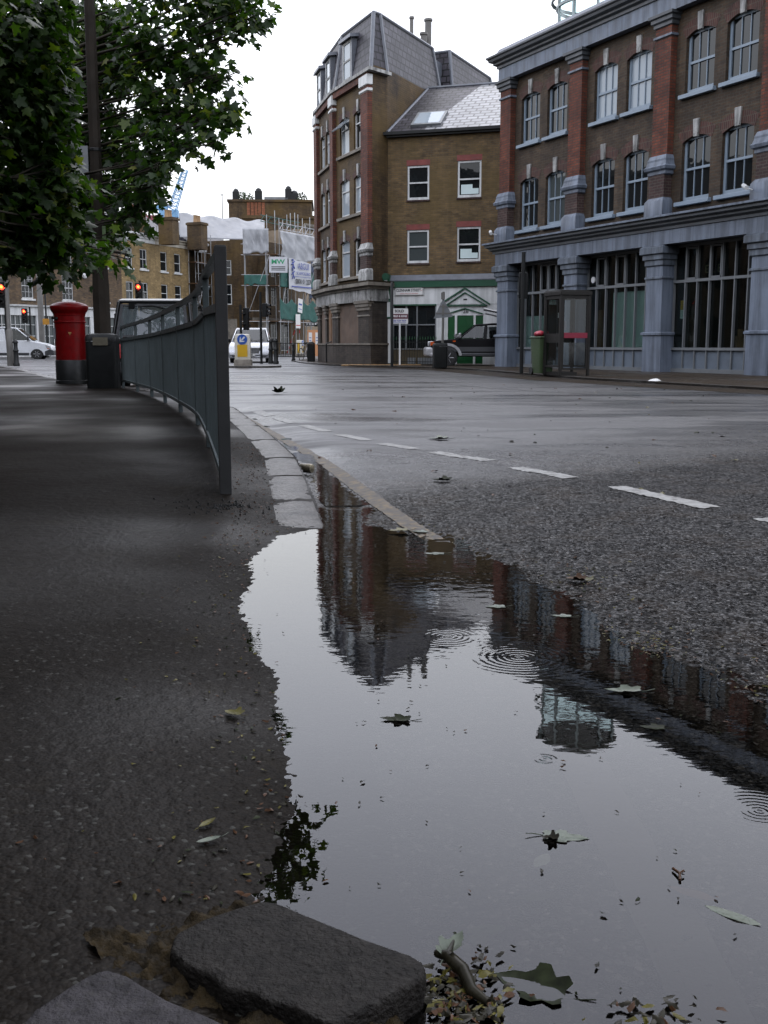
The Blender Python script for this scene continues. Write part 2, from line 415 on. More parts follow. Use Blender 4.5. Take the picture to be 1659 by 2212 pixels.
def grain(x, y):
    k = 1-sstep(6, 14, y); k2 = 1-sstep(12, 40, y)
    return k*(0.0035*vnoise(x*22, y*22, 1) + 0.0045*vnoise(x*55, y*55, 2) + 0.0035*vnoise(x*110, y*110, 3)) + k2*0.010*vnoise(x*3.2, y*3.2, 4)

def z_road(x, y):
    sd = sdist(x, y, PUDDLE)
    out = 0.022*(1-np.exp(-np.maximum(sd,0)/0.55)) + 0.012*(1-np.exp(-np.maximum(sd,0)/4.0))
    z = np.where(sd > 0, out, -0.030*(1-np.exp(np.minimum(sd,0)/0.30)))
    dk = x - np.interp(y, ky, kx)
    gut = np.exp(-((dk-0.16)/0.2)**2) * sstep(5.4, 6.2, y) * (1-sstep(15, 20, y))
    z = z - 0.030*gut
    fade = 1 - sstep(9, 30, y)*0.6
    return z + (grain(x, y)*1.15 + 0.006*vnoise(x*0.7, y*0.45, 9))*fade

def z_pave(x, y):
    sd = sdist(x, y, PUDDLE)
    out = 0.10*(1-np.exp(-np.maximum(sd,0)/0.95))
    z = np.where(sd > 0, out, -0.030*(1-np.exp(np.minimum(sd,0)/0.30)))
    dk = np.interp(y, ky, kx) - x
    lim = kerb_top(y) - 0.004 + 0.05*np.maximum(dk-0.22, 0)
    z = np.where((y > 4.9), np.minimum(z, lim + 0.0*y), z)
    fade = 1 - sstep(9, 30, y)*0.6
    return z + (0.55*grain(x, y) + 0.004*vnoise(x*1.1, y*0.8, 12))*fade

def mesh_np(name, co, faces, mat, smooth=True, uv=False):
    me = bpy.data.meshes.new(name)
    nf, k = faces.shape
    me.vertices.add(len(co)); me.vertices.foreach_set('co', co.astype(np.float32).ravel())
    me.loops.add(nf*k); me.loops.foreach_set('vertex_index', faces.astype(np.int32).ravel())
    me.polygons.add(nf)
    me.polygons.foreach_set('loop_start', (np.arange(nf)*k).astype(np.int32))
    me.update(calc_edges=True); me.validate()
    if smooth: me.shade_smooth()
    me.materials.append(mat)
    o = bpy.data.objects.new(name, me); C.objects.link(o)
    return o

def compact(co, faces):
    used = np.unique(faces); mp = np.zeros(len(co), np.int64); mp[used] = np.arange(len(used))
    return co[used], mp[faces]

# asphalt materials
def ROAD():
    m, nt, out = newmat('wet_road_asphalt')
    geo = nt.nodes.new('ShaderNodeNewGeometry'); pos = geo.outputs['Position']
    sx = nt.nodes.new('ShaderNodeSeparateXYZ'); nt.links.new(pos, sx.inputs[0])
    # coarse chippings near the camera, a smoother newer surface beyond
    edge = mth(nt, 'SUBTRACT', sx.outputs[1], mth(nt, 'ADD', mth(nt, 'MULTIPLY', sx.outputs[0], 0.75), 7.75))
    edge = mth(nt, 'ADD', edge, mth(nt, 'MULTIPLY', mth(nt, 'SUBTRACT', noise(nt, pos, 1.6, 3), 0.5), 1.0))
    far = ramp(nt, mth(nt, 'ADD', mth(nt, 'MULTIPLY', edge, 0.28), 0.5), [(0.0, 0.0), (0.3, 0.35), (1.0, 1.0)])
    vo = N(nt, 'ShaderNodeTexVoronoi', Scale=78.0); nt.links.new(pos, vo.inputs['Vector'])
    vc = nt.nodes.new('ShaderNodeSeparateColor'); nt.links.new(vo.outputs['Color'], vc.inputs[0])
    chip = ramp(nt, vc.outputs[0], [(0.0, (0.0025,0.0024,0.0022)), (0.45, (0.006,0.0056,0.0052)), (0.8, (0.013,0.0118,0.011)), (0.95, (0.026,0.024,0.022)), (1.0, (0.06,0.056,0.053))])
    fine = ramp(nt, noise(nt, pos, 160, 3), [(0.3, (0.016,0.016,0.0165)), (0.7, (0.034,0.034,0.036))])
    col = mixc(nt, 'MIX', far, chip, fine)
    mud = ramp(nt, noise(nt, pos, 2.3, 7, 0.7), [(0.50, 0.0), (0.68, 0.55)])
    mud = mth(nt, 'MULTIPLY', mud, mth(nt, 'SUBTRACT', 1.0, far))
    col = mixc(nt, 'MIX', mud, col, (0.026, 0.018, 0.011))
    b = N(nt, 'ShaderNodeBsdfPrincipled', IOR=1.4)
    nt.links.new(col, b.inputs['Base Color'])
    # wet film: gloss varies in patches
    mp = N(nt, 'ShaderNodeMapping'); mp.inputs['Scale'].default_value = (0.35, 1.2, 1)
    nt.links.new(pos, mp.inputs['Vector'])
    wet = noise(nt, mp.outputs[0], 0.55, 6, 0.65)
    rn = mixc(nt, 'MIX', far, ramp(nt, noise(nt, pos, 9, 5), [(0.3, 0.14), (0.7, 0.36)]), ramp(nt, wet, [(0.38, 0.24), (0.5, 0.36), (0.60, 0.62)]))
    nt.links.new(rn, b.inputs['Roughness'])
    nt.links.new(mixc(nt, 'MIX', far, ramp(nt, vc.outputs[1], [(0.0, 0.02), (0.5, 0.06), (0.8, 0.22), (1.0, 0.5)]), (0.62,0.62,0.62)), b.inputs['Specular IOR Level'])
    bn = N(nt, 'ShaderNodeBump', Distance=0.009)
    nt.links.new(mth(nt, 'ADD', mth(nt, 'MULTIPLY', mth(nt, 'SUBTRACT', 1.0, far), 0.75), 0.14), bn.inputs['Strength'])
    hh = mixc(nt, 'MIX', far, vo.outputs['Distance'], noise(nt, pos, 170, 2))
    hs = mth(nt, 'SUBTRACT', 1.0, hh)
    nt.links.new(hs, bn.inputs['Height']); nt.links.new(bn.outputs[0], b.inputs['Normal'])
    nt.links.new(b.outputs[0], out.inputs[0]); return m

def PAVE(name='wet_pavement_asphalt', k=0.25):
    m, nt, out = newmat(name)
    geo = nt.nodes.new('ShaderNodeNewGeometry'); pos = geo.outputs['Position']
    vo = N(nt, 'ShaderNodeTexVoronoi', Scale=120.0); nt.links.new(pos, vo.inputs['Vector'])
    vc = nt.nodes.new('ShaderNodeSeparateColor'); nt.links.new(vo.outputs['Color'], vc.inputs[0])
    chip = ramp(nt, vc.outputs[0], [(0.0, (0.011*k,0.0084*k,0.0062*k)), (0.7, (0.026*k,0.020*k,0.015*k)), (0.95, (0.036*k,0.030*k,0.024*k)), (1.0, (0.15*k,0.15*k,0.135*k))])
    st = ramp(nt, noise(nt, pos, 0.9, 6, 0.65), [(0.3, 0.65), (0.7, 1.25)])
    col = mixc(nt, 'MULTIPLY', 1.0, chip, st)
    moss = ramp(nt, noise(nt, pos, 3.1, 8, 0.72), [(0.56, 0.0), (0.70, 0.65)])
    col = mixc(nt, 'MIX', moss, col, (0.030*k, 0.021*k, 0.008*k))
    b = N(nt, 'ShaderNodeBsdfPrincipled', IOR=1.4)
    nt.links.new(col, b.inputs['Base Color'])
    mp = N(nt, 'ShaderNodeMapping'); mp.inputs['Scale'].default_value = (0.5, 0.5, 1); nt.links.new(pos, mp.inputs['Vector'])
    nt.links.new(ramp(nt, noise(nt, mp.outputs[0], 0.9, 3, 0.5), [(0.34, 0.32), (0.46, 0.5), (0.7, 0.65)]), b.inputs['Roughness'])
    nt.links.new(ramp(nt, noise(nt, mp.outputs[0], 0.9, 3, 0.5), [(0.34, 0.13), (0.50, 0.04), (0.62, 0.02)]), b.inputs['Specular IOR Level'])
    b.inputs['Specular Tint'].default_value = (1.0, 0.88, 0.76, 1)
    bn = N(nt, 'ShaderNodeBump', Strength=0.45, Distance=0.003)
    nt.links.new(mth(nt, 'SUBTRACT', 1.0, vo.outputs['Distance']), bn.inputs['Height']); nt.links.new(bn.outputs[0], b.inputs['Normal'])
    nt.links.new(b.outputs[0], out.inputs[0]); return m

def MARK(name, col, wear=0.45, under=(0.05, 0.045, 0.04)):
    m, nt, out = newmat(name)
    pos = nt.nodes.new('ShaderNodeNewGeometry').outputs['Position']
    f = ramp(nt, noise(nt, pos, 18, 8, 0.7), [(wear-0.07, 0.9), (wear+0.1, 0.0)])
    c = mixc(nt, 'MIX', f, col, under)
    b = N(nt, 'ShaderNodeBsdfPrincipled', Roughness=0.5); b.inputs['Specular IOR Level'].default_value = .2; nt.links.new(c, b.inputs['Base Color'])
    bn = N(nt, 'ShaderNodeBump', Strength=0.4, Distance=0.004)
    nt.links.new(noise(nt, pos, 90, 3), bn.inputs['Height']); nt.links.new(bn.outputs[0], b.inputs['Normal'])
    nt.links.new(b.outputs[0], out.inputs[0]); return m

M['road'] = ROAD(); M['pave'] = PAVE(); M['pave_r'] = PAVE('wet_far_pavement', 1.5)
M['mark_w'] = MARK('worn_white_marking', (0.22, 0.22, 0.21), 0.43); M['mark_y'] = MARK('worn_yellow_marking', (0.115, 0.076, 0.026), 0.535, (0.016, 0.0135, 0.011))
M['granite'] = P('wet_granite_kerb', (0.060, 0.055, 0.049), 0.36, spec=.22, var=0.8, vs=8, bump=0.8, bs=45, dirt=0.8)
M['kerb_dark'] = P('dark_kerb_stone', (0.014, 0.0122, 0.0108), 0.55, spec=.10, var=0.6, vs=30, bump=0.9, bs=110, dirt=0.5)
M['kerb_stone_grey'] = P('grey_kerb_stone', (0.040, 0.037, 0.040), 0.6, spec=.12, var=0.6, vs=34, bump=0.9, bs=130, dirt=0.5)

# one dense sheet seen from low down: rows thin out with distance
ys = [0.55]
while ys[-1] < 150: ys.append(ys[-1]*(1.0036 if ys[-1] < 9 else (1.0065 if ys[-1] < 30 else 1.02)))
ys = np.array(ys)
xs = np.concatenate([np.linspace(-1.1,-0.40,36)[:-1], np.arange(-0.40,0.4001,0.00145), np.linspace(0.40,1.1,36)[1:]])
GX = (ys[:,None]*xs[None,:]); GY = np.repeat(ys[:,None], len(xs), 1)
nr, nc = GX.shape
idx = np.arange(nr*nc).reshape(nr, nc)
quads = np.stack([idx[:-1,:-1], idx[:-1,1:], idx[1:,1:], idx[1:,:-1]], -1).reshape(-1, 4)
fx = GX.ravel()[quads].mean(1); fy = GY.ravel()[quads].mean(1)
pl = sdist(fx, fy, PAVE_L) < 0
PR_POLY = KERB_R + [(90,70),(90,6)]
prr = sdist(fx, fy, PR_POLY) < -0.10
gx, gy = GX.ravel(), GY.ravel()
zr = z_road(gx, gy); zp = z_pave(gx, gy)
c1, f1 = compact(np.stack([gx, gy, zr], 1), quads[~pl & ~prr]); road = structure(mesh_np('road', c1, f1, M['road']))
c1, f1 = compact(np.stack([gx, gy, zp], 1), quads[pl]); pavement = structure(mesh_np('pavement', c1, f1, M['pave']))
# the ground runs on beyond the frame and behind the camera, 6 cm lower so that the sheets never meet
g = MB()
g.box(-900, 900, -300, 1500, -0.30, -0.075)
structure(g.build('ground', M['road']))
# far pavement on the right
b = MB(); b.prism_z([p for p in PR_POLY], -0.06, 0.08)
structure(b.build('far_pavement', M['pave_r']))

def offset_line(pts, d):
    out = []
    for i, p in enumerate(pts):
        a = Vector(pts[max(i-1,0)]); c = Vector(pts[min(i+1,len(pts)-1)])
        t = (c-a).normalized(); out.append((p[0]-t.y*d, p[1]+t.x*d))
    return out

def resample(pts, step):
    out = [Vector(pts[0])]
    for a, b in zip(pts[:-1], pts[1:]):
        a = Vector(a); b = Vector(b); n = max(1, int((b-a).length/step))
        for k in range(1, n+1): out.append(a.lerp(b, k/n))
    return out

def zr1(x, y): return float(z_road(np.array([x]), np.array([y]))[0])
# granite kerb along the near pavement
k = MB(); line = resample([(-0.29,5.2),(-0.39,6.0),(-0.65,7.86),(-0.95,9.4),(-1.29,11.0),(-1.99,14.2),(-3.1,17.2),(-4.3,20.0),(-6.1,23.0),(-8.6,27.9),(-11.6,35.0),(-15.0,42.5)], 0.9)
outer = line; inner = [Vector(p) for p in offset_line([tuple(p) for p in line], 0.24)]
for i in range(len(line)-1):
    a, b2, c2, d2 = outer[i], outer[i+1], inner[i+1], inner[i]
    gap = 0.006; t = (b2-a).normalized()*gap
    za = float(kerb_top(a.y))+R.uniform(-.004,.004); zb = float(kerb_top(b2.y))+R.uniform(-.004,.004)
    def row(o, i_, z):
        return [(o.x, o.y, -0.05), (o.x, o.y, z-0.018), (o.x+(i_.x-o.x)*.07, o.y+(i_.y-o.y)*.07, z), (o.x*.5+i_.x*.5, o.y*.5+i_.y*.5, z+.003), (i_.x, i_.y, z-.002), (i_.x, i_.y, -0.05)]
    ra = row(a+t, d2+t, za); rb = row(b2-t, c2-t, zb); n = 8
    rows = []
    for q in range(n+1):
        f = q/n; rr = []
        for u, v in zip(ra, rb):
            p = Vector(u).lerp(Vector(v), f); j = 0.0035 if 0 < q < n else 0
            rr.append(p+Vector((R.uniform(-j,j), 0, R.uniform(-j,j)-(.006 if q in (0,n) else 0))))
        rows.append(rr)
    k.add([p for rr in rows for p in rr], [(q*6+w, q*6+w+1, (q+1)*6+w+1, (q+1)*6+w) for q in range(n) for w in range(5)]+[(5,4,3,2,1,0), tuple(n*6+w for w in range(6))])
structure(k.build('kerb', M['granite'], smooth=50))
# far kerb
k = MB(); line = resample(KERB_R, 1.0); inn = [Vector(p) for p in offset_line([tuple(p) for p in line], -0.22)]
for i in range(len(line)-1):
    a, b2, c2, d2 = line[i], line[i+1], inn[i+1], inn[i]; z = 0.085+R.uniform(-.006,.006)
    k.prism([(a.x,a.y,-.06),(d2.x,d2.y,-.06),(c2.x,c2.y,-.06),(b2.x,b2.y,-.06)], [(a.x,a.y,z),(d2.x,d2.y,z+.002),(c2.x,c2.y,z+.002),(b2.x,b2.y,z)])
structure(k.build('far_kerb', M['granite']))

def strip(pts, w, name, mat, lift=0.0035):
    """a painted line draped on the road"""
    cl = resample(pts, 0.03); L = offset_line([tuple(p) for p in cl], w/2); Rr = offset_line([tuple(p) for p in cl], -w/2)
    nu = 5; P_ = np.array([[(l[0]*(1-f)+r[0]*f, l[1]*(1-f)+r[1]*f) for f in np.linspace(0,1,nu)] for l, r in zip(L, Rr)])
    z = z_road(P_[...,0].ravel(), P_[...,1].ravel()) + lift
    co_ = np.concatenate([P_.reshape(-1,2), z[:,None]], 1); n = len(cl)
    ii = np.arange(n*nu).reshape(n, nu)
    q = np.stack([ii[:-1,:-1], ii[1:,:-1], ii[1:,1:], ii[:-1,1:]], -1).reshape(-1,4)
    return co_, q
def marks(name, segs, w, mat):
    cs, qs, o = [], [], 0
    for s_ in segs:
        c_, q_ = strip(s_, w, name, mat); cs.append(c_); qs.append(q_+o); o += len(c_)
    ob = mesh_np(name, np.concatenate(cs), np.concatenate(qs), mat); return structure(ob)
marks('yellow_line', [[(-3.5,18.6),(-2.75,16.4),(-1.9,13.9),(-1.10,10.75),(-0.46,8.18),(-0.17,6.7),(0.13,5.25),(0.24,4.9)]], 0.10, M['mark_y'])
marks('yellow_line', [[(0.25,4.86),(0.36,3.5),(0.44,2.4),(0.46,1.5),(0.45,0.7)]], 0.11, MARK('almost_gone_yellow_marking', (0.014, 0.0098, 0.0066), 0.58, (0.007, 0.0062, 0.0056)))
seam = [gnd(*q) for q in ((1900,905),(1659,880),(1333,860),(1053,842),(907,827),(825,818),(740,812))]
marks('road_seam', [[(p.x,p.y) for p in seam]], 0.05, M['text_black'])
_c = [(a, b2) for a, b2 in KERB_R[1:11]]
marks('gutter_strip', [offset_line(_c, 0.75)], 1.3, PAVE('older_gutter_asphalt', 1.1))
dash = [[(2.62,3.2),(2.25,4.25)],[(2.20,4.55),(1.92,5.32)],[(1.76,5.68),(1.45,6.57)],[(1.24,6.98),(0.95,7.66)],[(0.80,8.04),(0.41,8.72)],[(0.26,9.0),(-0.02,9.52)],[(-0.16,9.8),(-0.45,10.45)],[(-0.58,10.8),(-0.88,11.6)],
        [(-1.02,12.0),(-1.3,12.9)],[(-1.42,13.3),(-1.7,14.3)]]
marks('dashed_white_line', dash, 0.13, M['mark_w'])
marks('stop_line', [[(-13.5,45.5),(-9.2,47.0)], [(-4.5,38.2),(-2.4,39.6)]], 0.25, M['mark_w'])
# tactile crossing paving
b = MB()
for i in range(11):
    for j in range(6):
        b.box(-1.75+i*.3, -1.47+i*.3, 43.9+j*.3, 44.18+j*.3, 0.05, 0.089)
structure(b.build('tactile_paving', P('buff_tactile_paving', (0.22, 0.13, 0.05), 0.5, var=0.3)))
# traffic island
isl = MB(); ip = [(-9.5,40.9)] + [(-4.75+0.75*math.cos(a), 41.9+1.0*math.sin(a)) for a in np.linspace(-PI/2, PI/2, 9)] + [(-9.5,42.9)]
isl.prism_z(ip, -0.05, 0.11)
structure(isl.build('traffic_island', M['granite'], bevel=0.02))
# ------------------------------------------------------------------ building helpers
def wall_open(b, x0, x1, z0, z1, y, ops, reveal=0.15, mi=0, mir=None):
    """flat wall at local y with rectangular openings and their reveals (outside is -y)"""
    X = sorted({x0, x1, *[o[0] for o in ops], *[o[1] for o in ops]}); Z = sorted({z0, z1, *[o[2] for o in ops], *[o[3] for o in ops]})
    X = [x for x in X if x0-1e-6 <= x <= x1+1e-6]; Z = [z for z in Z if z0-1e-6 <= z <= z1+1e-6]
    for xa, xb in zip(X[:-1], X[1:]):
        for za, zb in zip(Z[:-1], Z[1:]):
            cx, cz = (xa+xb)/2, (za+zb)/2
            if any(o[0] < cx < o[1] and o[2] < cz < o[3] for o in ops): continue
            b.quad((xa,y,za),(xb,y,za),(xb,y,zb),(xa,y,zb), mi)
    mir = mi if mir is None else mir; r = y+reveal
    for xa, xb, za, zb in [o[:4] for o in ops]:
        b.quad((xa,y,za),(xa,y,zb),(xa,r,zb),(xa,r,za), mir); b.quad((xb,y,zb),(xb,y,za),(xb,r,za),(xb,r,zb), mir)
        b.quad((xa,y,zb),(xb,y,zb),(xb,r,zb),(xa,r,zb), mir); b.quad((xb,y,za),(xa,y,za),(xa,r,za),(xb,r,za), mir)

def arch_fill(b, xa, xb, ztop, rise, y0, y1, mi=0, n=10):
    """wall that fills the two corners above a segmental arch inside a rectangular opening"""
    w = (xb-xa)/2; Rr = (w*w+rise*rise)/(2*rise); cz = ztop-Rr; cx = (xa+xb)/2
    pts = [(cx-w+2*w*i/n, cz+math.sqrt(max(Rr*Rr-(-w+2*w*i/n)**2, 0))) for i in range(n+1)]
    for (ax, az), (bx, bz) in zip(pts[:-1], pts[1:]):
        b.prism_y([(ax,az),(bx,bz),(bx,ztop-.001),(ax,ztop-.001)], y0+.001, y1, mi)
def arch_band(b, xa, xb, ztop, rise, th, y0, y1, mi=0, n=12, over=0.1):
    w = (xb-xa)/2; Rr = (w*w+rise*rise)/(2*rise); cz = ztop-Rr; cx = (xa+xb)/2; a0 = math.asin(min(1, (w+over)/ (Rr+th*.5)))
    for i in range(n):
        a, c = -a0+2*a0*i/n, -a0+2*a0*(i+1)/n
        p = lambda r, t: (cx+r*math.sin(t), cz+r*math.cos(t))
        b.prism_y([p(Rr,a), p(Rr,c), p(Rr+th,c), p(Rr+th,a)], y0, y1, mi)

def sash(parent, MX, xa, xb, za, zb, y, fm, gm, cols=1, rows=(1,1), fr=0.06, mid=0.05, bar=0.025, split=0.5, name='window', board=None):
    """sash window: frame mesh, glass as its child"""
    b = MB(); b.M = MX; d = 0.07
    b.box(xa, xa+fr, y, y+d, za, zb); b.box(xb-fr, xb, y, y+d, za, zb)
    b.box(xa+fr, xb-fr, y, y+d, zb-fr, zb); b.box(xa+fr, xb-fr, y-.02, y+d, za, za+fr*1.3)
    zm = za+(zb-za)*split
    if mid: b.box(xa+fr, xb-fr, y-.004, y+d*.8, zm-mid/2, zm+mid/2)
    for h0, h1, n in ((zm+mid/2, zb-fr, rows[1]), (za+fr*1.3, zm-mid/2, rows[0])):
        for i in range(1, n): z = h0+(h1-h0)*i/n; b.box(xa+fr, xb-fr, y+.014, y+d*.6, z-bar/2, z+bar/2)
        for i in range(1, cols):
            x = xa+fr+(xb-xa-2*fr)*i/cols; b.box(x-bar/2, x+bar/2, y+.012, y+d*.62, h0, h1)
    o = b.build(name, fm, parent)
    g = MB(); g.M = MX; g.box(xa+fr*.6, xb-fr*.6, y+d*.62+.002, y+d*.62+.012, za+fr*.6, zb-fr*.6)
    g.build('pane', gm, o)
    return o

def cornice(b, x0, x1, prof, mi=0, y=0.0, ends=True):
    """horizontal moulding: profile of (projection, z); projection is outwards (-y)"""
    n = len(prof)
    vs = [(x0-(p if ends else 0), y-p, z) for p, z in prof]+[(x1+(p if ends else 0), y-p, z) for p, z in prof]
    fs = [(i, n+i, n+i+1, i+1) for i in range(n-1)]+[tuple(range(n)), tuple(n+i for i in range(n-1,-1,-1))]
    b.add(vs, fs, mi)
def cap(b, x0, x1, y0, prof, mi=0, yb=None):
    """moulded block round a pilaster; prof of (projection, z); front at y0-p, back at yb"""
    rings = [[(x0-p, yb, z),(x0-p, y0-p, z),(x1+p, y0-p, z),(x1+p, yb, z)] for p, z in prof]; n = len(prof)
    b.add([q for r in rings for q in r], [(i*4+k, i*4+k+1, i*4+5+k, i*4+4+k) for i in range(n-1) for k in range(3)]+[(3,2,1,0), tuple((n-1)*4+k for k in range(4))], mi)

# ------------------------------------------------------------------ right building
ROT_R = math.atan2(-0.9025, 0.4307)
RB = thing('brick_building', 'brown brick warehouse with blue grey painted shopfront and moulded cornices beside the phone box', 'building', (4.29, 41.3, 0), ROT_R)
BAY = 4.36; NB = 4; PW = 0.80; XE = NB*BAY+PW
arch = []; wall = MB(); arches = MB(); keys = MB()
wl = 0.22
ops = []
for i in range(NB):
    for wx in (1.15, 2.80):
        for (za, zb) in ((5.06, 6.88), (8.08, 9.80)): ops.append((i*BAY+wx, i*BAY+wx+1.2, za, zb))
wall_open(wall, 0.02, XE-.02, 4.70, 10.5, wl, ops, 0.16)
for o in ops: arch_fill(wall, o[0], o[1], o[3], 0.16, wl, wl+.16)
# left return and back: the building's flank along the side street
fl = [(0.02,wl),(4.5,11.0),(XE+3,11.0),(XE-.02,wl)]
for a, c in ((0,1),(1,2),(2,3)):
    p, q = fl[a], fl[c]; wall.quad((*q,0.05),(*p,0.05),(*p,11.3),(*q,11.3))
wall.quad((*fl[0],10.9),(*fl[3],10.9),(*fl[2],10.9),(*fl[1],10.9))
wall.build('wall', M['brick_brown'], RB)
for o in ops:
    a = MB(); arch_band(a, o[0], o[1], o[3], 0.16, 0.34, wl-.006, wl+.05)
    a.build('window_arch', M['brick_arch'], RB)
    k = MB(); cx = (o[0]+o[1])/2
    k.prism_y([(cx-.09,o[3]-.06),(cx+.09,o[3]-.06),(cx+.12,o[3]+.44),(cx-.12,o[3]+.44)], wl-.06, wl+.02)
    k.build('keystone', M['white_dirty'], RB, bevel=.012)
vari = ['glass','glass','glass_curtain','glass','glass_blind']
for j, o in enumerate(ops):
    up = j % 2
    wo = sash(RB, None, o[0]+.01, o[1]-.01, o[2]+.005, o[3]-.005, wl+.10, M['sash_blue'], M[R.choice(vari)], 3, (1,1), .085, .07, .026)
    s = MB(); s.box(o[0]-.12, o[1]+.12, wl-.14, wl+.12, o[2]-.13, o[2]-.012); s.build('sill', M['sash_blue'], wo, bevel=.012)
for i in range(NB+1):
    x0 = i*BAY; x1 = x0+PW
    p = MB(); p.box(x0+.05, x1-.05, 0, wl+.1, 6.45, 10.2); p.build('red_pilaster', M['brick_red'], RB)
    p = MB(); p.box(x0+.06, x1-.06, -.06, wl+.1, 5.2, 5.95); p.build('brick_pier', M['brick_purple'], RB)
    p = MB(); cap(p, x0+.03, x1-.03, -.04, [(0,5.9),(.04,5.93),(.04,6.02),(.11,6.06),(.13,6.14),(.08,6.19),(.05,6.3),(.05,6.36),(.0,6.48)], yb=wl+.05); p.build('pilaster_cap', M['paint_blue'], RB)
    p = MB(); cap(p, x0+.05, x1-.05, 0, [(.0,9.80),(.05,9.82),(.05,9.88),(0,9.9)], yb=wl+.05); p.build('pilaster_ring', M['paint_blue'], RB)
    p = MB(); cap(p, x0+.04, x1-.04, 0, [(.0,10.10),(.05,10.13),(.05,10.22),(.11,10.26),(.11,10.36),(.17,10.39),(.17,10.47),(0.0,10.47)], yb=wl+.05); p.build('capital', M['paint_dark'], RB)
    p = MB(); cap(p, x0-.02, x1+.02, -.16, [(0,4.70),(.0,5.13),(-.06,5.22),(-.08,5.25)], yb=wl+.05); p.build('pedestal_block', M['paint_blue'], RB, bevel=.01)
    # ground floor column
    p = MB(); cap(p, x0+.03, x1-.03, 0, [(0,1.22),(0,3.25)], yb=.46); cap(p, x0-.03, x1+.03, -.02, [(.0,.06),(0,1.18),(.05,1.20),(.05,1.26),(0,1.29)], yb=.47); p.build('column', M['paint_blue'], RB)
    p = MB(); cap(p, x0+.03, x1-.03, 0, [(0,2.86),(.045,2.88),(.045,2.93),(0,2.95)], yb=.46); cap(p, x0+.03, x1-.03, 0, [(0,3.24),(.05,3.28),(.05,3.42),(.10,3.45),(.10,3.58),(.17,3.62),(.17,3.80),(0.1,3.86)], yb=.46)
    p.build('column_capital', M['paint_blue_dk'], RB)
p = MB(); p.M = None; cornice(p, 0, XE, [(-.3,3.86),(.10,3.86),(.10,4.28),(-.3,4.28)], ends=False); p.build('shop_fascia', M['paint_blue'], RB)
p = MB(); cornice(p, 0, XE, [(-.3,4.282),(.14,4.282),(.14,4.36),(.24,4.42),(.24,4.47),(.36,4.52),(.36,4.58),(.42,4.62),(-.3,4.62)]); p.build('shop_cornice', M['paint_dark'], RB)
p = MB(); cornice(p, 0, XE, [(-.3,4.622),(.44,4.622),(.44,4.68),(.1,4.74),(-.25,4.76)]); p.build('ledge', M['paint_blue'], RB)
p = MB(); cornice(p, 0, XE, [(-.3,10.47),(.05,10.47),(.05,10.93),(-.3,10.93)]); p.build('frieze', M['paint_blue'], RB)
p = MB(); cornice(p, 0, XE, [(-.3,10.932),(.10,10.932),(.10,11.02),(.20,11.07),(.20,11.13),(.32,11.18),(.34,11.26),(.40,11.30),(.40,11.36),(-.3,11.36)]); p.build('cornice', M['paint_dark'], RB)
p = MB(); cornice(p, 0, XE, [(-.4,11.362),(.28,11.362),(.10,11.52),(.05,11.62),(-.4,11.62)]); p.build('parapet', M['lead'], RB)
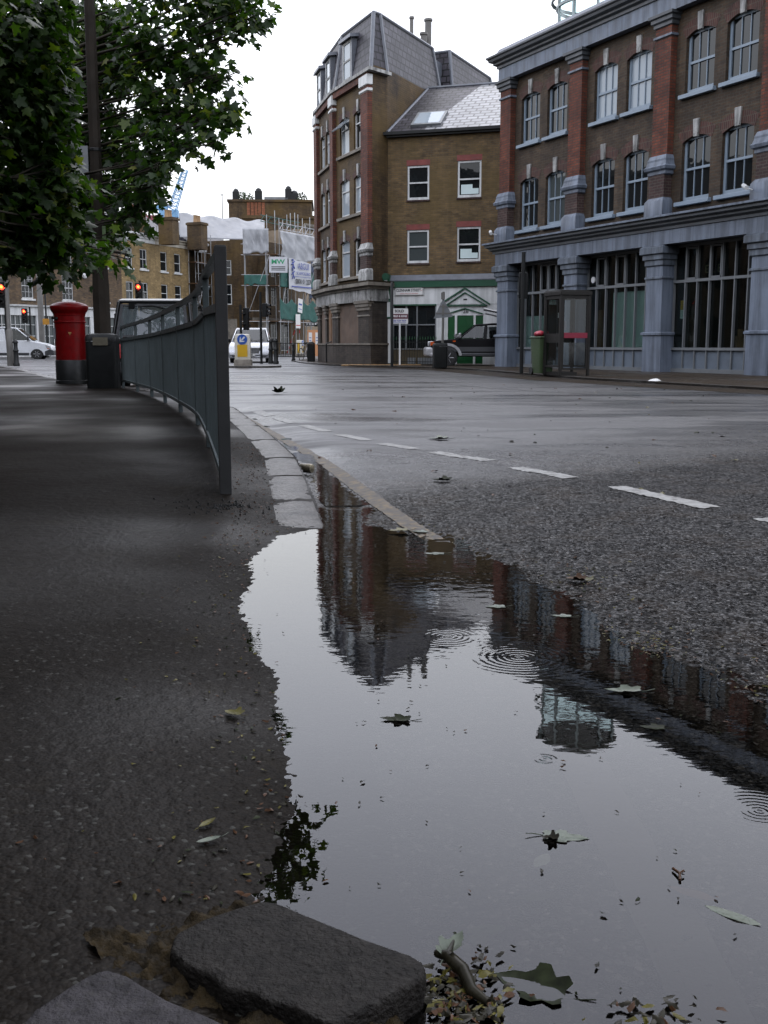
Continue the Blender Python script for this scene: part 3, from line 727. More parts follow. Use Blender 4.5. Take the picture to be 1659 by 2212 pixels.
# ground floor windows
gy = 0.44
for i in range(NB):
    xa = i*BAY+PW; xb = (i+1)*BAY; n = 7
    f = MB()
    for z0, z1, d in ((.06,.20,.08),(.74,.82,.10),(2.74,2.82,.08),(3.78,3.86,.05)): f.box(xa, xb, gy-d/2, gy+.06, z0, z1)
    for j in range(n+1):
        x = xa+(xb-xa)*j/n; w_ = .020
        f.box(max(xa, x-w_), min(xb, x+w_), gy-.035, gy+.05, .201, .739); f.box(max(xa, x-w_), min(xb, x+w_), gy-.035, gy+.05, .821, 2.739); f.box(max(xa, x-w_), min(xb, x+w_), gy-.032, gy+.05, 2.821, 3.779)
    for j in (1, 3) if i else (3, 4):       # opening lights with a thicker frame
        x0 = xa+(xb-xa)*j/n+.026; x1 = xa+(xb-xa)*(j+1)/n-.026
        f.box(x0, x0+.04, gy-.045, gy+.03, 2.86, 3.74); f.box(x1-.04, x1, gy-.045, gy+.03, 2.86, 3.74); f.box(x0+.04, x1-.04, gy-.045, gy+.03, 2.822, 2.87); f.box(x0+.04, x1-.04, gy-.045, gy+.03, 3.70, 3.75)
    wo = f.build('shop_window', M['frame_grey'], RB)
    g = MB(); g.box(xa, xb, gy+.06, gy+.07, .8, 3.80); g.build('pane', M['glass_clear'], wo)
    g = MB(); g.box(xa, xb, gy+.02, gy+.058, .20, .74); g.build('stall_panel', M['panel_grey'], wo)
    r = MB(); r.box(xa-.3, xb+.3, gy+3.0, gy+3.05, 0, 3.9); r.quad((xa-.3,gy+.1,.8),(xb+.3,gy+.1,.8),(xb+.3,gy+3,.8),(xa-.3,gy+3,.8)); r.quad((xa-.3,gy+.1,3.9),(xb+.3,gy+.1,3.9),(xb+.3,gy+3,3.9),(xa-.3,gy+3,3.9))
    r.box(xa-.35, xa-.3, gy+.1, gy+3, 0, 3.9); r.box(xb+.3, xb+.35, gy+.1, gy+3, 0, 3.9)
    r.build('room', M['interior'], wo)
    q = MB()
    if i == 0: q.box(xa+.02, xb-1.45, gy+.12, gy+.15, .82, 1.95); q.box(xb-2.0, xb-1.3, gy+.16, gy+.18, .82, 2.74); q.box(xb-1.2, xb-.1, gy+.5, gy+.55, 2.8, 3.2)
    if i == 1: q.box(xa+1.25, xb-.02, gy+.12, gy+.15, .82, 2.60)
    if i == 2: q.box(xb-.95, xb-.65, gy+1.2, gy+1.5, .82, 3.9); q.box(xb-1.0, xb-.6, gy+1.15, gy+1.55, .82, 1.0)
    if i == 3: q.box(xb-1.9, xb-.1, gy+.4, gy+.45, .82, 2.2)
    q.build('blind', M['board_pale'], wo)
    if i == 1:
        q = MB(); q.box(xa+.42, xa+.62, gy+.14, gy+.22, .82, 2.05); q.build('cardboard_tube', M['timber'], wo)
    if i == 2:
        q = MB(); q.box(xa+.23, xa+.47, gy+.072, gy+.076, 1.95, 2.22); q.build('poster', M['yellow'], wo)
        q = MB(); q.box(xa+.23, xa+.47, gy+.072, gy+.076, 1.68, 1.945); q.build('poster', M['board_pale'], wo)
        q = MB(); q.box(xa+1.9, xa+2.3, gy+.7, gy+1.0, .82, 1.15); q.box(xa+1.95, xa+2.15, gy+.75, gy+.9, 1.15, 1.35); q.build('cardboard_box', M['timber'], wo)
        text('EIL E', .34, Matrix.Translation((xa+1.25, gy+.35, 3.1)), P('pale_cut_letters', (0.22,0.19,0.12), .6), wo, 'lettering')
# vents, alarm rings and cameras on the facade
for x, z in ((BAY+PW+.35, 3.05), (2*BAY-.3, 3.25)):
    q = MB(); q.M = Matrix.Translation((x, gy-.06, z)); q.lathe_y([(.05,0),(.10,0),(.10,.05),(.05,.05)], 16); q.build('vent_ring', M['white'], RB)
for x in (0.25, 3*BAY+.15):
    q = MB(); q.tube([(x-.05,-.18,4.98),(x-.12,-.42,5.02)], .02, 6); q.tube([(x-.22,-.34,5.10),(x+.05,-.48,5.0)], .06, 8); q.build('security_camera', M['white'], RB)
# glass turret on the roof
T = MB(); tx, ty = 3.0, 2.1
for z, r in ((11.0,1.40),(12.50,1.42),(12.72,1.60),(14.0,1.45)): T.lathe([(r-.05,0),(r+.03,0),(r+.03,.09),(r-.05,.09)], 28, (tx,ty,z), cap=False)
for kq in range(10):
    a = 2*PI*kq/10; T.tube([(tx+1.4*math.cos(a), ty+1.4*math.sin(a), 10.9),(tx+1.4*math.cos(a), ty+1.4*math.sin(a), 14.0)], .045, 6)
to = T.build('roof_turret', P('turret_frame', (0.30,0.36,0.36), .4), RB)
g = MB(); g.lathe([(1.36,11.0),(1.36,14.0)], 28, (tx,ty,0), cap=False); g.build('pane', M['glass_turret'], to)
g = MB(); g.lathe([(1.55,14.08),(1.3,14.3),(.6,14.45),(.02,14.5)], 28, (tx,ty,0)); g.build('turret_roof', M['lead'], to)

# ------------------------------------------------------------------ corner building with the mansard roof
PB = thing('corner_building', 'tall brown brick corner building with slate mansard roof, white keystones and curved weathered shopfront', 'building', (-0.53, 45.5, 0))
O = Vector((-0.53, 45.5))
def loc(x, y): return (x-O.x, y-O.y)
A_ = loc(-.53,45.5); B_ = loc(-2.17,49.45); C_ = loc(-3.2,53.7); D_ = loc(-3.45,61.0); J_ = loc(.14,46.3); K_ = loc(.14+.425*15, 46.3+.905*15)
def fr(a, c):       # frame whose x axis runs from a to c, outside on its right-hand side
    return frame(a[0], a[1], math.atan2(c[1]-a[1], c[0]-a[0])), math.hypot(c[0]-a[0], c[1]-a[1])
W = MB(); PBtop = 11.95
M1, L1 = fr(B_, A_); M2, L2 = fr(C_, B_); M3, L3 = fr(D_, C_); M4, L4 = fr(A_, J_); M5, L5 = fr(J_, K_)
floors = [(3.84,5.46),(6.46,8.06),(9.08,10.66)]
spec = [(M1, L1, [(.60,1.75),(2.30,3.42)]), (M2, L2, [(.75,1.75),(2.1,3.1)]), (M3, L3, [(1.0,2.1),(2.6,3.7),(4.6,5.7)])]
for MX, L, wins in spec:
    W.M = MX; o_ = [(a, c, z0, z1) for a, c in wins for z0, z1 in floors]
    wall_open(W, 0, L, 3.4, PBtop, 0, o_, .14)
    for o in o_: arch_fill(W, o[0], o[1], o[3], .14, 0, .14)
W.M = M4; W.quad((0,0,.0),(L4,0,0),(L4,0,PBtop+.2),(0,0,PBtop+.2))
W.M = M5; W.quad((0,0,.0),(L5,0,0),(L5,0,PBtop+.2),(0,0,PBtop+.2))
W.M = None; W.quad((*K_,0),(*D_,0),(*D_,PBtop),(*K_,PBtop))
W.build('wall', M['brick_pub'], PB)
for MX, L, wins in spec:
    for a, c in wins:
        for fi, (z0, z1) in enumerate(floors):
            ab = MB(); ab.M = MX; arch_band(ab, a, c, z1, .14, .26, -.006, .05); ab.build('window_arch', M['brick_arch'], PB)
            kq = MB(); kq.M = MX; m_ = (a+c)/2; kq.prism_y([(m_-.08,z1-.06),(m_+.08,z1-.06),(m_+.11,z1+.42),(m_-.11,z1+.42)], -.06, .02); kq.build('keystone', M['white_dirty'], PB)
            wo = sash(PB, MX, a+.01, c-.01, z0+.01, z1-.005, .08, M['white'], M['glass_blind'] if R.random() < .75 else M['glass'], 1, (1,1), .06, .05, split=.68)
    for z0, z1 in floors:
        s = MB(); s.M = MX; s.box(wins[0][0]-.2, wins[-1][1]+.2, -.12, .06, z0-.13, z0-.012); s.build('sill', M['stone'], PB)
# an open top light
t = MB(); t.M = M1 @ Matrix.Translation((.66, .04, 10.52)) @ Matrix.Rotation(math.radians(-48), 4, 'X'); t.box(0,1.03,-.02,.02,-.62,0); t.build('open_light', [M['glass_blind']], PB)
for MX, x0, x1 in ((M1, L1-.78, L1), (M2, L2-.55, L2+.12), (M2, -.35, .40)):
    p = MB(); p.M = MX; p.box(x0, x1, -.16, .05, 4.95, 11.6); p.build('red_pilaster', M['brick_red'], PB)
    p = MB(); p.M = MX; p.box(x0+.02, x1-.02, -.20, .05, 4.0, 4.7); p.build('brick_pier', M['brick_purple'], PB)
    p = MB(); p.M = MX; cap(p, x0, x1, -.17, [(0,4.55),(.04,4.6),(.04,4.7),(.10,4.74),(.13,4.84),(.06,4.92),(.03,5.0),(0,5.1)], yb=.05); p.build('pilaster_cap', M['white_dirty'], PB)
    p = MB(); p.M = MX; cap(p, x0, x1, -.20, [(.06,3.5),(.06,3.96),(.0,4.06)], yb=.05); p.build('pedestal_block', M['white_dirty'], PB, bevel=.02)
    p = MB(); p.M = MX; cap(p, x0, x1, -.16, [(0,11.1),(.05,11.14),(.05,11.22),(0,11.25)], yb=.05); cap(p, x0, x1, -.16, [(.02,11.36),(.06,11.38),(.06,11.75),(.02,11.78)], yb=.05); p.build('capital', M['white'], PB)
# brick corbelled top course and white gutter line
def band(pts, inset, z0, z1, mat, name, par=PB):
    b = MB(); n = len(pts); 
    off = []
    for i, p in enumerate(pts):
        a = Vector(pts[max(i-1,0)]); q = Vector(p); c = Vector(pts[min(i+1,n-1)])
        d1 = (q-a).normalized() if i > 0 else (c-q).normalized(); d2 = (c-q).normalized() if i < n-1 else d1
        m_ = (Vector((d1.y,-d1.x))+Vector((d2.y,-d2.x))); m_ = m_/max(.3, m_.length**2/2) if m_.length > 0 else m_
        off.append((q.x+m_.x*inset, q.y+m_.y*inset))
    for i in range(n-1):
        b.prism([(*pts[i],z0),(*off[i],z0),(*off[i+1],z0),(*pts[i+1],z0)], [(*pts[i],z1),(*off[i],z1),(*off[i+1],z1),(*pts[i+1],z1)])
    return b.build(name, mat, par), off
out_line = [D_, C_, B_, A_, J_, K_]
band(out_line[:4], .17, 11.60, 11.86, M['brick_red'], 'corbel_course'); band(out_line[:5], .24, 11.862, 11.99, M['white_dirty'], 'gutter')
# curved shopfront on the ground floor
arc = []
for i in range(19):
    f = i/18
    P0, P1, P2, P3 = (Vector(D_), Vector(C_), Vector(B_), Vector(A_))
    p = P1.lerp(P2, f*2) if f < .5 else P2.lerp(P3, f*2-1); arc.append((p.x, p.y))
mid = [(sum(arc[max(0,min(18,i+d))][0] for d in (-2,-1,0,1,2))/5, sum(arc[max(0,min(18,i+d))][1] for d in (-2,-1,0,1,2))/5) for i in range(19)]
arc = [D_, arc[0]]+mid[2:17]+[arc[18], J_]
band(arc, .10, .05, .95, M['brick_soot'], 'plinth'); band(arc, .14, .90, .97, M['stone'], 'plinth_moulding')
band(arc, .16, 2.72, 3.22, M['white_dirty'], 'shop_fascia'); band(arc, .24, 3.221, 3.34, M['stone'], 'shop_cornice'); band(arc, .40, 3.341, 3.48, M['stone'], 'ledge'); band(arc, .36, 3.481, 3.55, M['soil'], 'ledge_moss')
b = MB()
for MX, L, segs in ((M1, L1, [(.0,.38),(2.9,L1)]), (M2, L2, [(-.2,.5),(1.9,2.3),(3.75,L2)]), (M3, L3, [(0,.8),(3,4),(6,L3)])):
    b.M = MX
    for x0, x1 in segs: b = MB(); b.M = MX; b.box(x0, x1, -.06, .1, .95, 2.75); b.build('shop_pier', M['brick_soot'], PB)
b = MB(); b.M = M4; b.box(-.06, L4+.02, -.09, .1, .95, 2.75); b.build('shop_pier', M['brick_soot'], PB)
for MX, segs in ((M1, [(-.02,.42),(2.86,L1-.02)]), (M2, [(-.2,.5),(1.86,2.34),(3.7,L2-.05)])):
    for x0, x1 in segs:
        b = MB(); b.M = MX; cap(b, x0, x1, -.08, [(0,2.32),(.04,2.36),(.04,2.46),(.09,2.5),(.09,2.6),(.13,2.64),(.13,2.76)], yb=.05); cap(b, x0, x1, -.07, [(0,2.08),(.03,2.1),(.03,2.14),(0,2.16)], yb=.05); b.build('pier_capital', M['stone'], PB)
bo = MB(); bo.M = M1; x = .38
while x < 2.9: bo.box(x, x+.062, .02, .04+R.uniform(0,.02), .97, 2.72); x += .075
bo.M = M2; bo.box(.5,1.9,.03,.05,.97,2.72); bo.box(2.3,3.75,.03,.05,.2,2.72); bo.M = M3; bo.box(0,L3,.03,.05,.97,2.72)
bo.build('boarded_window', M['curtain_board'], PB)
bo = MB(); bo.M = M2; bo.box(2.5,3.1,.0,.03,.97,2.72); bo.build('plywood_panel', M['timber'], PB)
# mansard
def mansard(pts, inset, z0, z1, name, matr, hip=True, closed_ends=()):
    _, o1 = pts, None
    n = len(pts); off = []
    for i, p in enumerate(pts):
        a = Vector(pts[max(i-1,0)]); q = Vector(p); c = Vector(pts[min(i+1,n-1)])
        d1 = (q-a).normalized() if i > 0 else (c-q).normalized(); d2 = (c-q).normalized() if i < n-1 else d1
        m_ = (Vector((d1.y,-d1.x))+Vector((d2.y,-d2.x))); m_ = m_/max(.3, m_.length**2/2)
        off.append((q.x-m_.x*inset, q.y-m_.y*inset))
    b = MB()
    for i in range(n-1): b.quad((*pts[i],z0),(*pts[i+1],z0),(*off[i+1],z1),(*off[i],z1))
    b.poly([(*p,z1) for p in off])
    for e in closed_ends: b.quad((*pts[e[0]],z0),(*off[e[0]],z1),(*off[e[1]],z1),(*pts[e[1]],z0))
    ro = b.build(name, matr, PB)
    h = MB()
    for i in range(1, n-1): h.tube([(*pts[i],z0),(off[i][0],off[i][1],z1)], .085, 6)
    for i in range(n-1): h.tube([(*off[i],z1),(*off[i+1],z1)], .07, 6)
    h.build('lead_hip', M['lead'], ro)
    return off
S6 = loc(.14+.425*6.0, 46.3+.905*6.0); S6b = loc(.14+.425*6.0-2.6, 46.3+.905*6.0+1.2)
mo = mansard([D_, C_, B_, A_, J_, S6, S6b], .36, 12.0, 14.35, 'mansard_roof', M['slate'])
u_ = Vector((.425,.905)); nrm = Vector((-.905,.425))
s7 = Vector(J_)+u_*7.5; s13 = Vector(J_)+u_*14.0
mansard([tuple(s7+nrm*5), tuple(s7), tuple(s13), tuple(s13+nrm*5)], .40, 12.0, 14.75, 'mansard_roof', M['slate'])
rc = MB(); a = Vector(J_)+u_*5.6+nrm*.75; c = Vector(J_)+u_*8.0+nrm*.75; rc.prism_z([tuple(a), tuple(c), tuple(c+nrm*3), tuple(a+nrm*3)], 11.9, 14.2); rc.build('roof_recess', M['lead'], PB)
for s_, h0, h1, r in ((5.2,14.2,15.7,.09),(6.1,14.2,14.9,.13),(6.6,14.2,15.35,.15),(7.15,14.2,16.1,.16)):
    p = Vector(J_)+u_*s_+nrm*1.2; f = MB(); f.lathe([(r,h0),(r,h1-.12),(r*1.3,h1-.1),(r*1.3,h1)], 12, (p.x,p.y,0)); f.build('flue', M['grey_pole'], PB, smooth=40)
# skylight on the second mansard
p = Vector(J_)+u_*11.3+nrm*.25; q = MB(); q.M = frame(p.x, p.y, math.atan2(.905,.425), 12.9) @ Matrix.Rotation(math.radians(-12), 4, 'X'); q.box(-.5,.5,-.16,.06,-.5,.7); so_ = q.build('skylight', M['frame_grey'], PB)
q2 = MB(); q2.M = q.M; q2.box(-.42,.42,-.172,-.162,-.42,.62); q2.build('pane', M['glass_blind'], so_)
p = Vector(J_)+u_*13.6; q = MB(); q.M = frame(p.x, p.y, math.atan2(.905,.425)); q.box(-1.1,1.2,-.1,1.5,12.1,14.2); q.build('dormer', M['lead'], PB)
# dormers on the front
for MX, t_ in ((M1, 1.5), (M2, 2.7), (M2, .35)):
    d = MB(); d.M = MX
    d.box(t_-.60, t_-.47, .0, 1.2, 12.0, 13.75); d.box(t_+.47, t_+.60, .0, 1.2, 12.0, 13.75); d.prism([(t_-.74,-.14,13.72),(t_+.74,-.14,13.72),(t_+.74,1.6,13.95),(t_-.74,1.6,13.95)], [(t_-.72,-.12,13.86),(t_+.72,-.12,13.86),(t_+.72,1.6,14.1),(t_-.72,1.6,14.1)])
    do = d.build('dormer', M['lead'], PB)
    w_ = MB(); w_.M = MX; w_.box(t_-.47,t_+.47,.0,.06,12.05,12.2); w_.box(t_-.47,t_-.39,.0,.06,12.2,13.7); w_.box(t_+.39,t_+.47,.0,.06,12.2,13.7); w_.box(t_-.39,t_+.39,.0,.06,13.6,13.7); w_.box(t_-.39,t_+.39,.0,.06,12.88,12.95); w_.build('window', M['white_dirty'], do)
    g_ = MB(); g_.M = MX; g_.box(t_-.39,t_+.39,.03,.04,12.2,13.6); g_.build('pane', M['glass_blind'], do)
pp = MB(); pp.M = M5; pp.tube([(.35,-.08,.1),(.35,-.08,9.3)], .05, 8); pp.build('drainpipe', M['black'], PB)
pp = MB(); pp.M = M2; pp.tube([(4.2,-.45,.1),(4.2,-.45,.95),(4.2,-.2,1.05)], .035, 8); pp.build('wall_pipe', M['black'], PB)

# ------------------------------------------------------------------ shop on the side street
SR = math.atan2(-.297, .955)
SB = thing('shop_building', 'yellow brick side street shop with white and green front and pale slate roof', 'building', (.16, 46.32, 0), SR)
SL = 7.0; W = MB()
so4 = [(.85,1.80,4.30,5.66),(3.0,4.0,4.32,5.72),(.85,1.80,6.88,8.26),(3.0,4.0,6.90,8.36)]
wall_open(W, 0, SL, 3.55, 9.45, 0, so4, .09); W.quad((SL,0,0),(SL,6,0),(SL,6,9.4),(SL,0,9.4)); W.build('wall', M['brick_stock'], SB)
for i, o in enumerate(so4):
    wo = sash(SB, None, o[0]+.005, o[1]-.005, o[2]+.005, o[3]-.005, .035, M['white'], M['glass_curtain'] if i in (0,) else M['glass'], 1, (1,1), .075, .06)
    if i in (1, 3):
        q = MB(); q.box(o[0]+.14, o[0]+.62, .068, .071, o[2]+.14, o[2]+.52); q.box(o[0]+.62, o[0]+.88, .068, .071, o[2]+.14, o[2]+.36); q.build('board', M['board_pale'], wo)
    l = MB(); l.box(o[0]-.03, o[1]+.03, -.008, .05, o[3]+.005, o[3]+.23); l.build('lintel', M['brick_orange'] if False else P('red_tile_lintel', (0.16,0.035,0.028), .7, var=.3), SB)
    s = MB(); s.box(o[0]-.03, o[1]+.03, -.05, .05, o[2]-.07, o[2]-.006); s.build('sill', M['brick_purple'], SB)
# roof
ez, rz_, dep = 9.62, 12.25, 4.1
def rp(t, f): return (t, -.22+(dep+.22)*f, ez+(rz_-ez)*f)
u5 = Vector((.425*.955+.905*-.297, .425*.297+.905*.955)); lx = lambda f: .02+((dep+.22)*f-.22)*u5.x/u5.y
b = MB(); n = 16
sp_ = lambda f: 1.55+1.55*f          # darker slates on the left part, pale ones on the right
for i in range(n):
    f0, f1 = i/n, (i+1)/n
    b.quad(rp(lx(f0),f0), rp(sp_(f0),f0), rp(sp_(f1),f1), rp(lx(f1),f1), 1); b.quad(rp(sp_(f0),f0), rp(SL+.1,f0), rp(SL+.1,f1), rp(sp_(f1),f1), 0)
b.quad((0,dep,rz_),(SL+.1,dep,rz_),(SL+.1,dep+4,ez),(0,dep+4,ez))
b.build('roof', [M['slate_pale'], M['slate']], SB)
b = MB(); b.tube([rp(lx(1)+.05,1.0), rp(SL+.1,1.0)], .08, 6); b.tube([rp(lx(0)+.06,.0),rp(lx(1)+.06,1.0)], .06, 6); b.build('ridge', M['lead'], SB)
b = MB(); b.box(-.12, SL+.1, -.30, -.18, 9.5, 9.62); b.box(0, SL, -.18, -.002, 9.42, 9.56); b.build('gutter', M['black'], SB)
sk = MB(); f0, f1 = .08, .36; up = Vector((0, -.53, .85))*.1
pts = [Vector(rp(.95,f0)), Vector(rp(2.25,f0)), Vector(rp(2.25,f1)), Vector(rp(.95,f1))]
sk.prism([p for p in pts], [p+up for p in pts]); so_ = sk.build('roof_window', M['frame_grey'], SB)
c_ = sum(pts, Vector())/4; pts2 = [c_+(p-c_)*.84+up*1.06 for p in pts]; g = MB(); g.poly(pts2); g.build('pane', M['glass_blind'], so_)
# shopfront
b = MB(); b.box(0, SL, -.16, 0, 3.3, 3.56); b.build('fascia_beam', M['green'], SB)
b = MB(); b.prism([(0,-.18,3.562),(SL,-.18,3.562),(SL,-.002,3.562),(0,-.002,3.562)], [(0,-.18,3.60),(SL,-.18,3.60),(SL,-.002,3.82),(0,-.002,3.82)]); b.build('flashing', M['lead'], SB)
b = MB(); b.box(.22, SL, -.06, 0, 2.58, 3.298); b.box(2.16, 2.60, -.05, .05, .1, 2.578); b.box(4.34, 4.75, -.05, .05, .1, 2.578); b.box(2.6, 4.34, -.03, .02, 2.12, 2.578); b.box(2.6, 2.66, -.05, .05, .1, 2.118); b.box(2.96, 3.06, -.05, .05, .1, 2.118); b.box(3.76, 3.85, -.05, .05, .1, 2.118); b.box(4.17, 4.34, -.05, .05, .1, 2.118); b.box(5.0, SL, -.05, .05, .1, 2.578)
b.build('white_front', M['white'], SB)
g_ = MB(); g_.box(.22, 2.16, -.09, -.062, 2.54, 2.60); g_.box(4.75, SL, -.09, -.062, 2.54, 2.60)
def chev(b, xc, za, xl, zl, xr, zr_, th, y0, y1):
    b.prism_y([(xl,zl-th),(xc,za-th),(xc,za),(xl,zl)], y0, y1); b.prism_y([(xc,za-th),(xr,zr_-th),(xr,zr_),(xc,za)], y0, y1)
chev(g_, 3.39, 3.27, 2.35, 2.64, 4.45, 2.60, .07, -.12, -.062); chev(g_, 3.39, 3.08, 2.55, 2.55, 4.33, 2.53, .055, -.12, -.062); g_.box(2.55, 4.33, -.12, -.062, 2.50, 2.55); chev(g_, 3.39, 2.43, 2.66, 2.22, 4.15, 2.20, .05, -.08, -.032)
g_.build('green_trim', M['green'], SB)
for x0, x1 in ((2.66,2.96),(3.06,3.76),(3.85,4.17)):
    d = MB(); d.box(x0, x1, -.01, .04, .12, 2.118)
    if x1-x0 > .6:
        for px_ in (x0+.07, (x0+x1)/2+.03):
            for z0, z1 in ((.25,.95),(1.05,1.62),(1.7,2.03)): d.box(px_, px_+.26, -.022, -.012, z0, z1)
    d.build('door' if x1-x0 > .6 else 'door_side_panel', M['green_door'], SB)
q = MB(); q.lathe_y([(.02,0),(.035,-.04),(.02,-.07)], 10, (3.13,-.012,1.05)); q.build('door_knob', P('brass', (.4,.28,.1), .3, 1), SB)
text('28', .24, Matrix.Translation((3.42,-.036,2.28)), M['text_black'], SB, 'door_number', bold=.004)
b = MB(); b.box(3.32,3.48,-.068,-.061,2.74,2.80); b.build('vent', M['black'], SB)
# dark glazed part on the left
b = MB()
for x in (.22, .80, 1.28, 2.10): b.box(x, x+.06, -.03, .03, .75, 2.54)
b.box(.281, 2.099, -.025, .03, 1.72, 1.77); b.box(.22, 2.16, -.035, .03, .70, .748); b.box(.9, 1.25, -.03,.02,.1,.36); b.box(1.35, 2.1, -.03,.02,.1,.36)
wo = b.build('shop_window', M['frame_grey'], SB)
g = MB(); g.box(.22,2.16,.032,.04,.76,2.54); g.build('pane', M['glass'], wo)
b = MB(); b.box(.22,2.16,.0,.05,.08,.70); b.build('stall_riser', P('mustard_stall_riser', (0.05,0.038,0.016), .6), SB)
b = MB(); b.box(-.02, .215, -.13, .0, .12, 2.0); b.build('shop_pilaster', M['white'], SB)
b = MB(); b.box(-.05, .235, -.18, .0, 2.02, 2.76); b.prism([(-.05,-.18,2.78),(.235,-.18,2.78),(.235,0,2.78),(-.05,0,2.78)], [(-.14,-.34,3.75),(.15,-.34,3.75),(.15,0,3.75),(-.14,0,3.75)]); b.M = Matrix.Translation((.0,-.2,3.75)); b.lathe_y([(.15,-.16),(.15,.2)], 16); b.build('console_bracket', M['green'], SB)
b = MB(); b.box(.03,.16,-.19,-.181,2.08,2.70); b.add([(.03,-.196,2.84),(.155,-.196,2.84),(.08,-.345,3.64),(-.05,-.345,3.64)], [(0,1,2,3)]); b.build('console_panel', M['white'], SB)
# railing before the shop with green finials
rl = thing('iron_railing', 'low black iron railing with green spear finials before the dark shop window', 'railing', (.16+.955*.25-.297*-.55*-1*0, 46.32-.297*.25-.6, .08), SR)
for i in range(17):
    b = MB(); x = .02+i*.115; b.box(x-.008,x+.008,-.008,.008,0,1.02); b.build('bar', M['black'], rl)
    b = MB(); b.lathe([(.004,1.02),(.024,1.06),(.018,1.1),(.003,1.19)], 6, (x,0,0)); b.build('finial', M['green_door'], rl)
b = MB(); b.box(-.02,1.92,-.012,.012,.92,.95); b.box(-.02,1.92,-.012,.012,.1,.13); b.build('rail', M['black'], rl)
# street name plate
NPL = thing('street_sign', 'white street name plate reading CLENNAM STREET on the shop fascia', 'street sign', (.16+.955*.95, 46.32-.297*.95-.10, 3.14), SR)
b = MB(); b.box(-.62,.62,-.025,.0,-.17,.17); b.build('plate', M['plate_white'], NPL)
b = MB(); 
for q in ((-.61,.61,.148,.16),(-.61,.61,-.16,-.148),(-.61,-.598,-.148,.148),(.598,.61,-.148,.148)): b.box(q[0],q[1],-.028,-.0255,q[2],q[3])
b.build('border', M['text_black'], NPL)
text('CLENNAM STREET', .155, Matrix.Translation((-.03,-.027,.035)), M['text_black'], NPL, bold=.003, sx=.86)
text('LONDON BOROUGH OF SOUTHWARK', .05, Matrix.Translation((0,-.027,-.10)), M['text_red'], NPL, sx=.9)
text('SE1', .05, Matrix.Translation((.545,-.027,.03)), M['text_red'], NPL)
# ------------------------------------------------------------------ terrace on the far left
KC = Vector((-21.7, 90.0)); dY = Vector((.37,.93)).normalized(); dD = Vector((.53,.85)).normalized()
angY = math.atan2(dY.y, dY.x); angD = math.atan2(dD.y, dD.x)
def chimney(parent, x, y, z0, z1, wx, wy, pots, mat=None, potm=None):
    b = MB(); b.box(x-wx/2, x+wx/2, y-wy/2, y+wy/2, z0, z1-.25); b.box(x-wx/2-.08, x+wx/2+.08, y-wy/2-.08, y+wy/2+.08, z1-.25, z1-.05); b.box(x-wx/2, x+wx/2, y-wy/2, y+wy/2, z1-.05, z1)
    o = b.build('chimney', mat or M['brick_pub'], parent)
    for i in range(pots):
        px = x+(i-(pots-1)/2)*wx/max(pots,1)*.9; p = MB(); p.lathe([(.17,0),(.13,.5),(.15,.55),(.17,.62),(.12,.62)], 10, (px,y,z1)); p.build('chimney_pot', potm or M[R.choice(['pot_buff','pot_red'])], o, smooth=40)
# mottled brick house with white shopfront
org = KC - dD*17.0
TH = thing('terraced_house', 'mottled dark brick house with white shopfront and small paned sashes behind the white van', 'house', (org.x, org.y, 0), angD)
W = MB(); wins = []
for x in (2.2, 4.7, 7.3, 11.2, 14.9): wins += [(x-.55, x+.55, 4.35, 6.25), (x-.55, x+.55, 7.1, 8.85)]
wins = [w for w in wins if w[1] < 16.6]
wall_open(W, 0, 17.0, 3.75, 10.0, 0, wins, .12); W.quad((0,0,0),(0,9,0),(0,9,10),(0,0,10)); W.build('wall', M['brick_terr'], TH)
for w in wins:
    wo = sash(TH, None, w[0]+.01, w[1]-.01, w[2]+.01, w[3]-.01, .06, M['white'], M['glass'], 3, (2,2), .05, .05, .022)
    s = MB(); s.box(w[0]-.1, w[1]+.1, -.1, .08, w[2]-.14, w[2]-.01); s.build('sill', M['white'], wo)
b = MB(); cornice(b, 0, 17.0, [(-.2,10.0),(.12,10.0),(.12,10.2),(.3,10.3),(.3,10.45),(-.2,10.45)]); b.build('cornice', M['cream'], TH)
b = MB(); b.prism_y([(0,10.2),(17,10.2),(17,10.3),(8.5,10.35)], 2, 9); b.prism([(0,.4,10.3),(17,.4,10.3),(17,9,10.3),(0,9,10.3)], [(0,4,12.6),(17,4,12.6),(17,4.4,12.6),(0,4.4,12.6)]); b.build('roof', M['slate'], TH)
b = MB(); b.box(0,17,-.12,0,3.1,3.75); cornice(b, 0, 17, [(-.1,3.752),(.28,3.752),(.3,3.86),(-.1,3.9)]); b.box(0,17,-.05,0,.05,.75)
for x in (0,2.6,5.2,7.9,10.6,13.3,16.1): b.box(x, x+.35, -.10, .05, .05, 3.1)
for x in (0,2.6,5.2,7.9,10.6,13.3):
    for i in range(1,5): b.box(x+.35+i*.46-.02, x+.35+i*.46+.02, -.02, .03, .75, 3.1)
    b.box(x+.35, x+2.6, -.02, .03, 2.38, 2.42); b.box(x+.35, x+2.6, -.02, .03, 1.55, 1.59)
b.build('shopfront', M['white'], TH)
g = MB(); g.box(.2,16.8,.06,.08,.7,3.1); g.build('pane', M['glass_curtain'], TH)
b = MB(); b.M = Matrix.Translation((12.9,-.12,6.35)); b.lathe_y([(.02,-.1),(.22,-.06),(.26,.0),(.1,.1)], 14); b.build('satellite_dish', M['white'], TH)
chimney(TH, 14.0, 4.2, 10.3, 13.0, 2.4, .9, 4, potm=M['pot_red'])
chimney(TH, 3.0, 4.2, 10.3, 12.6, 2.0, .9, 4, potm=M['pot_red'])
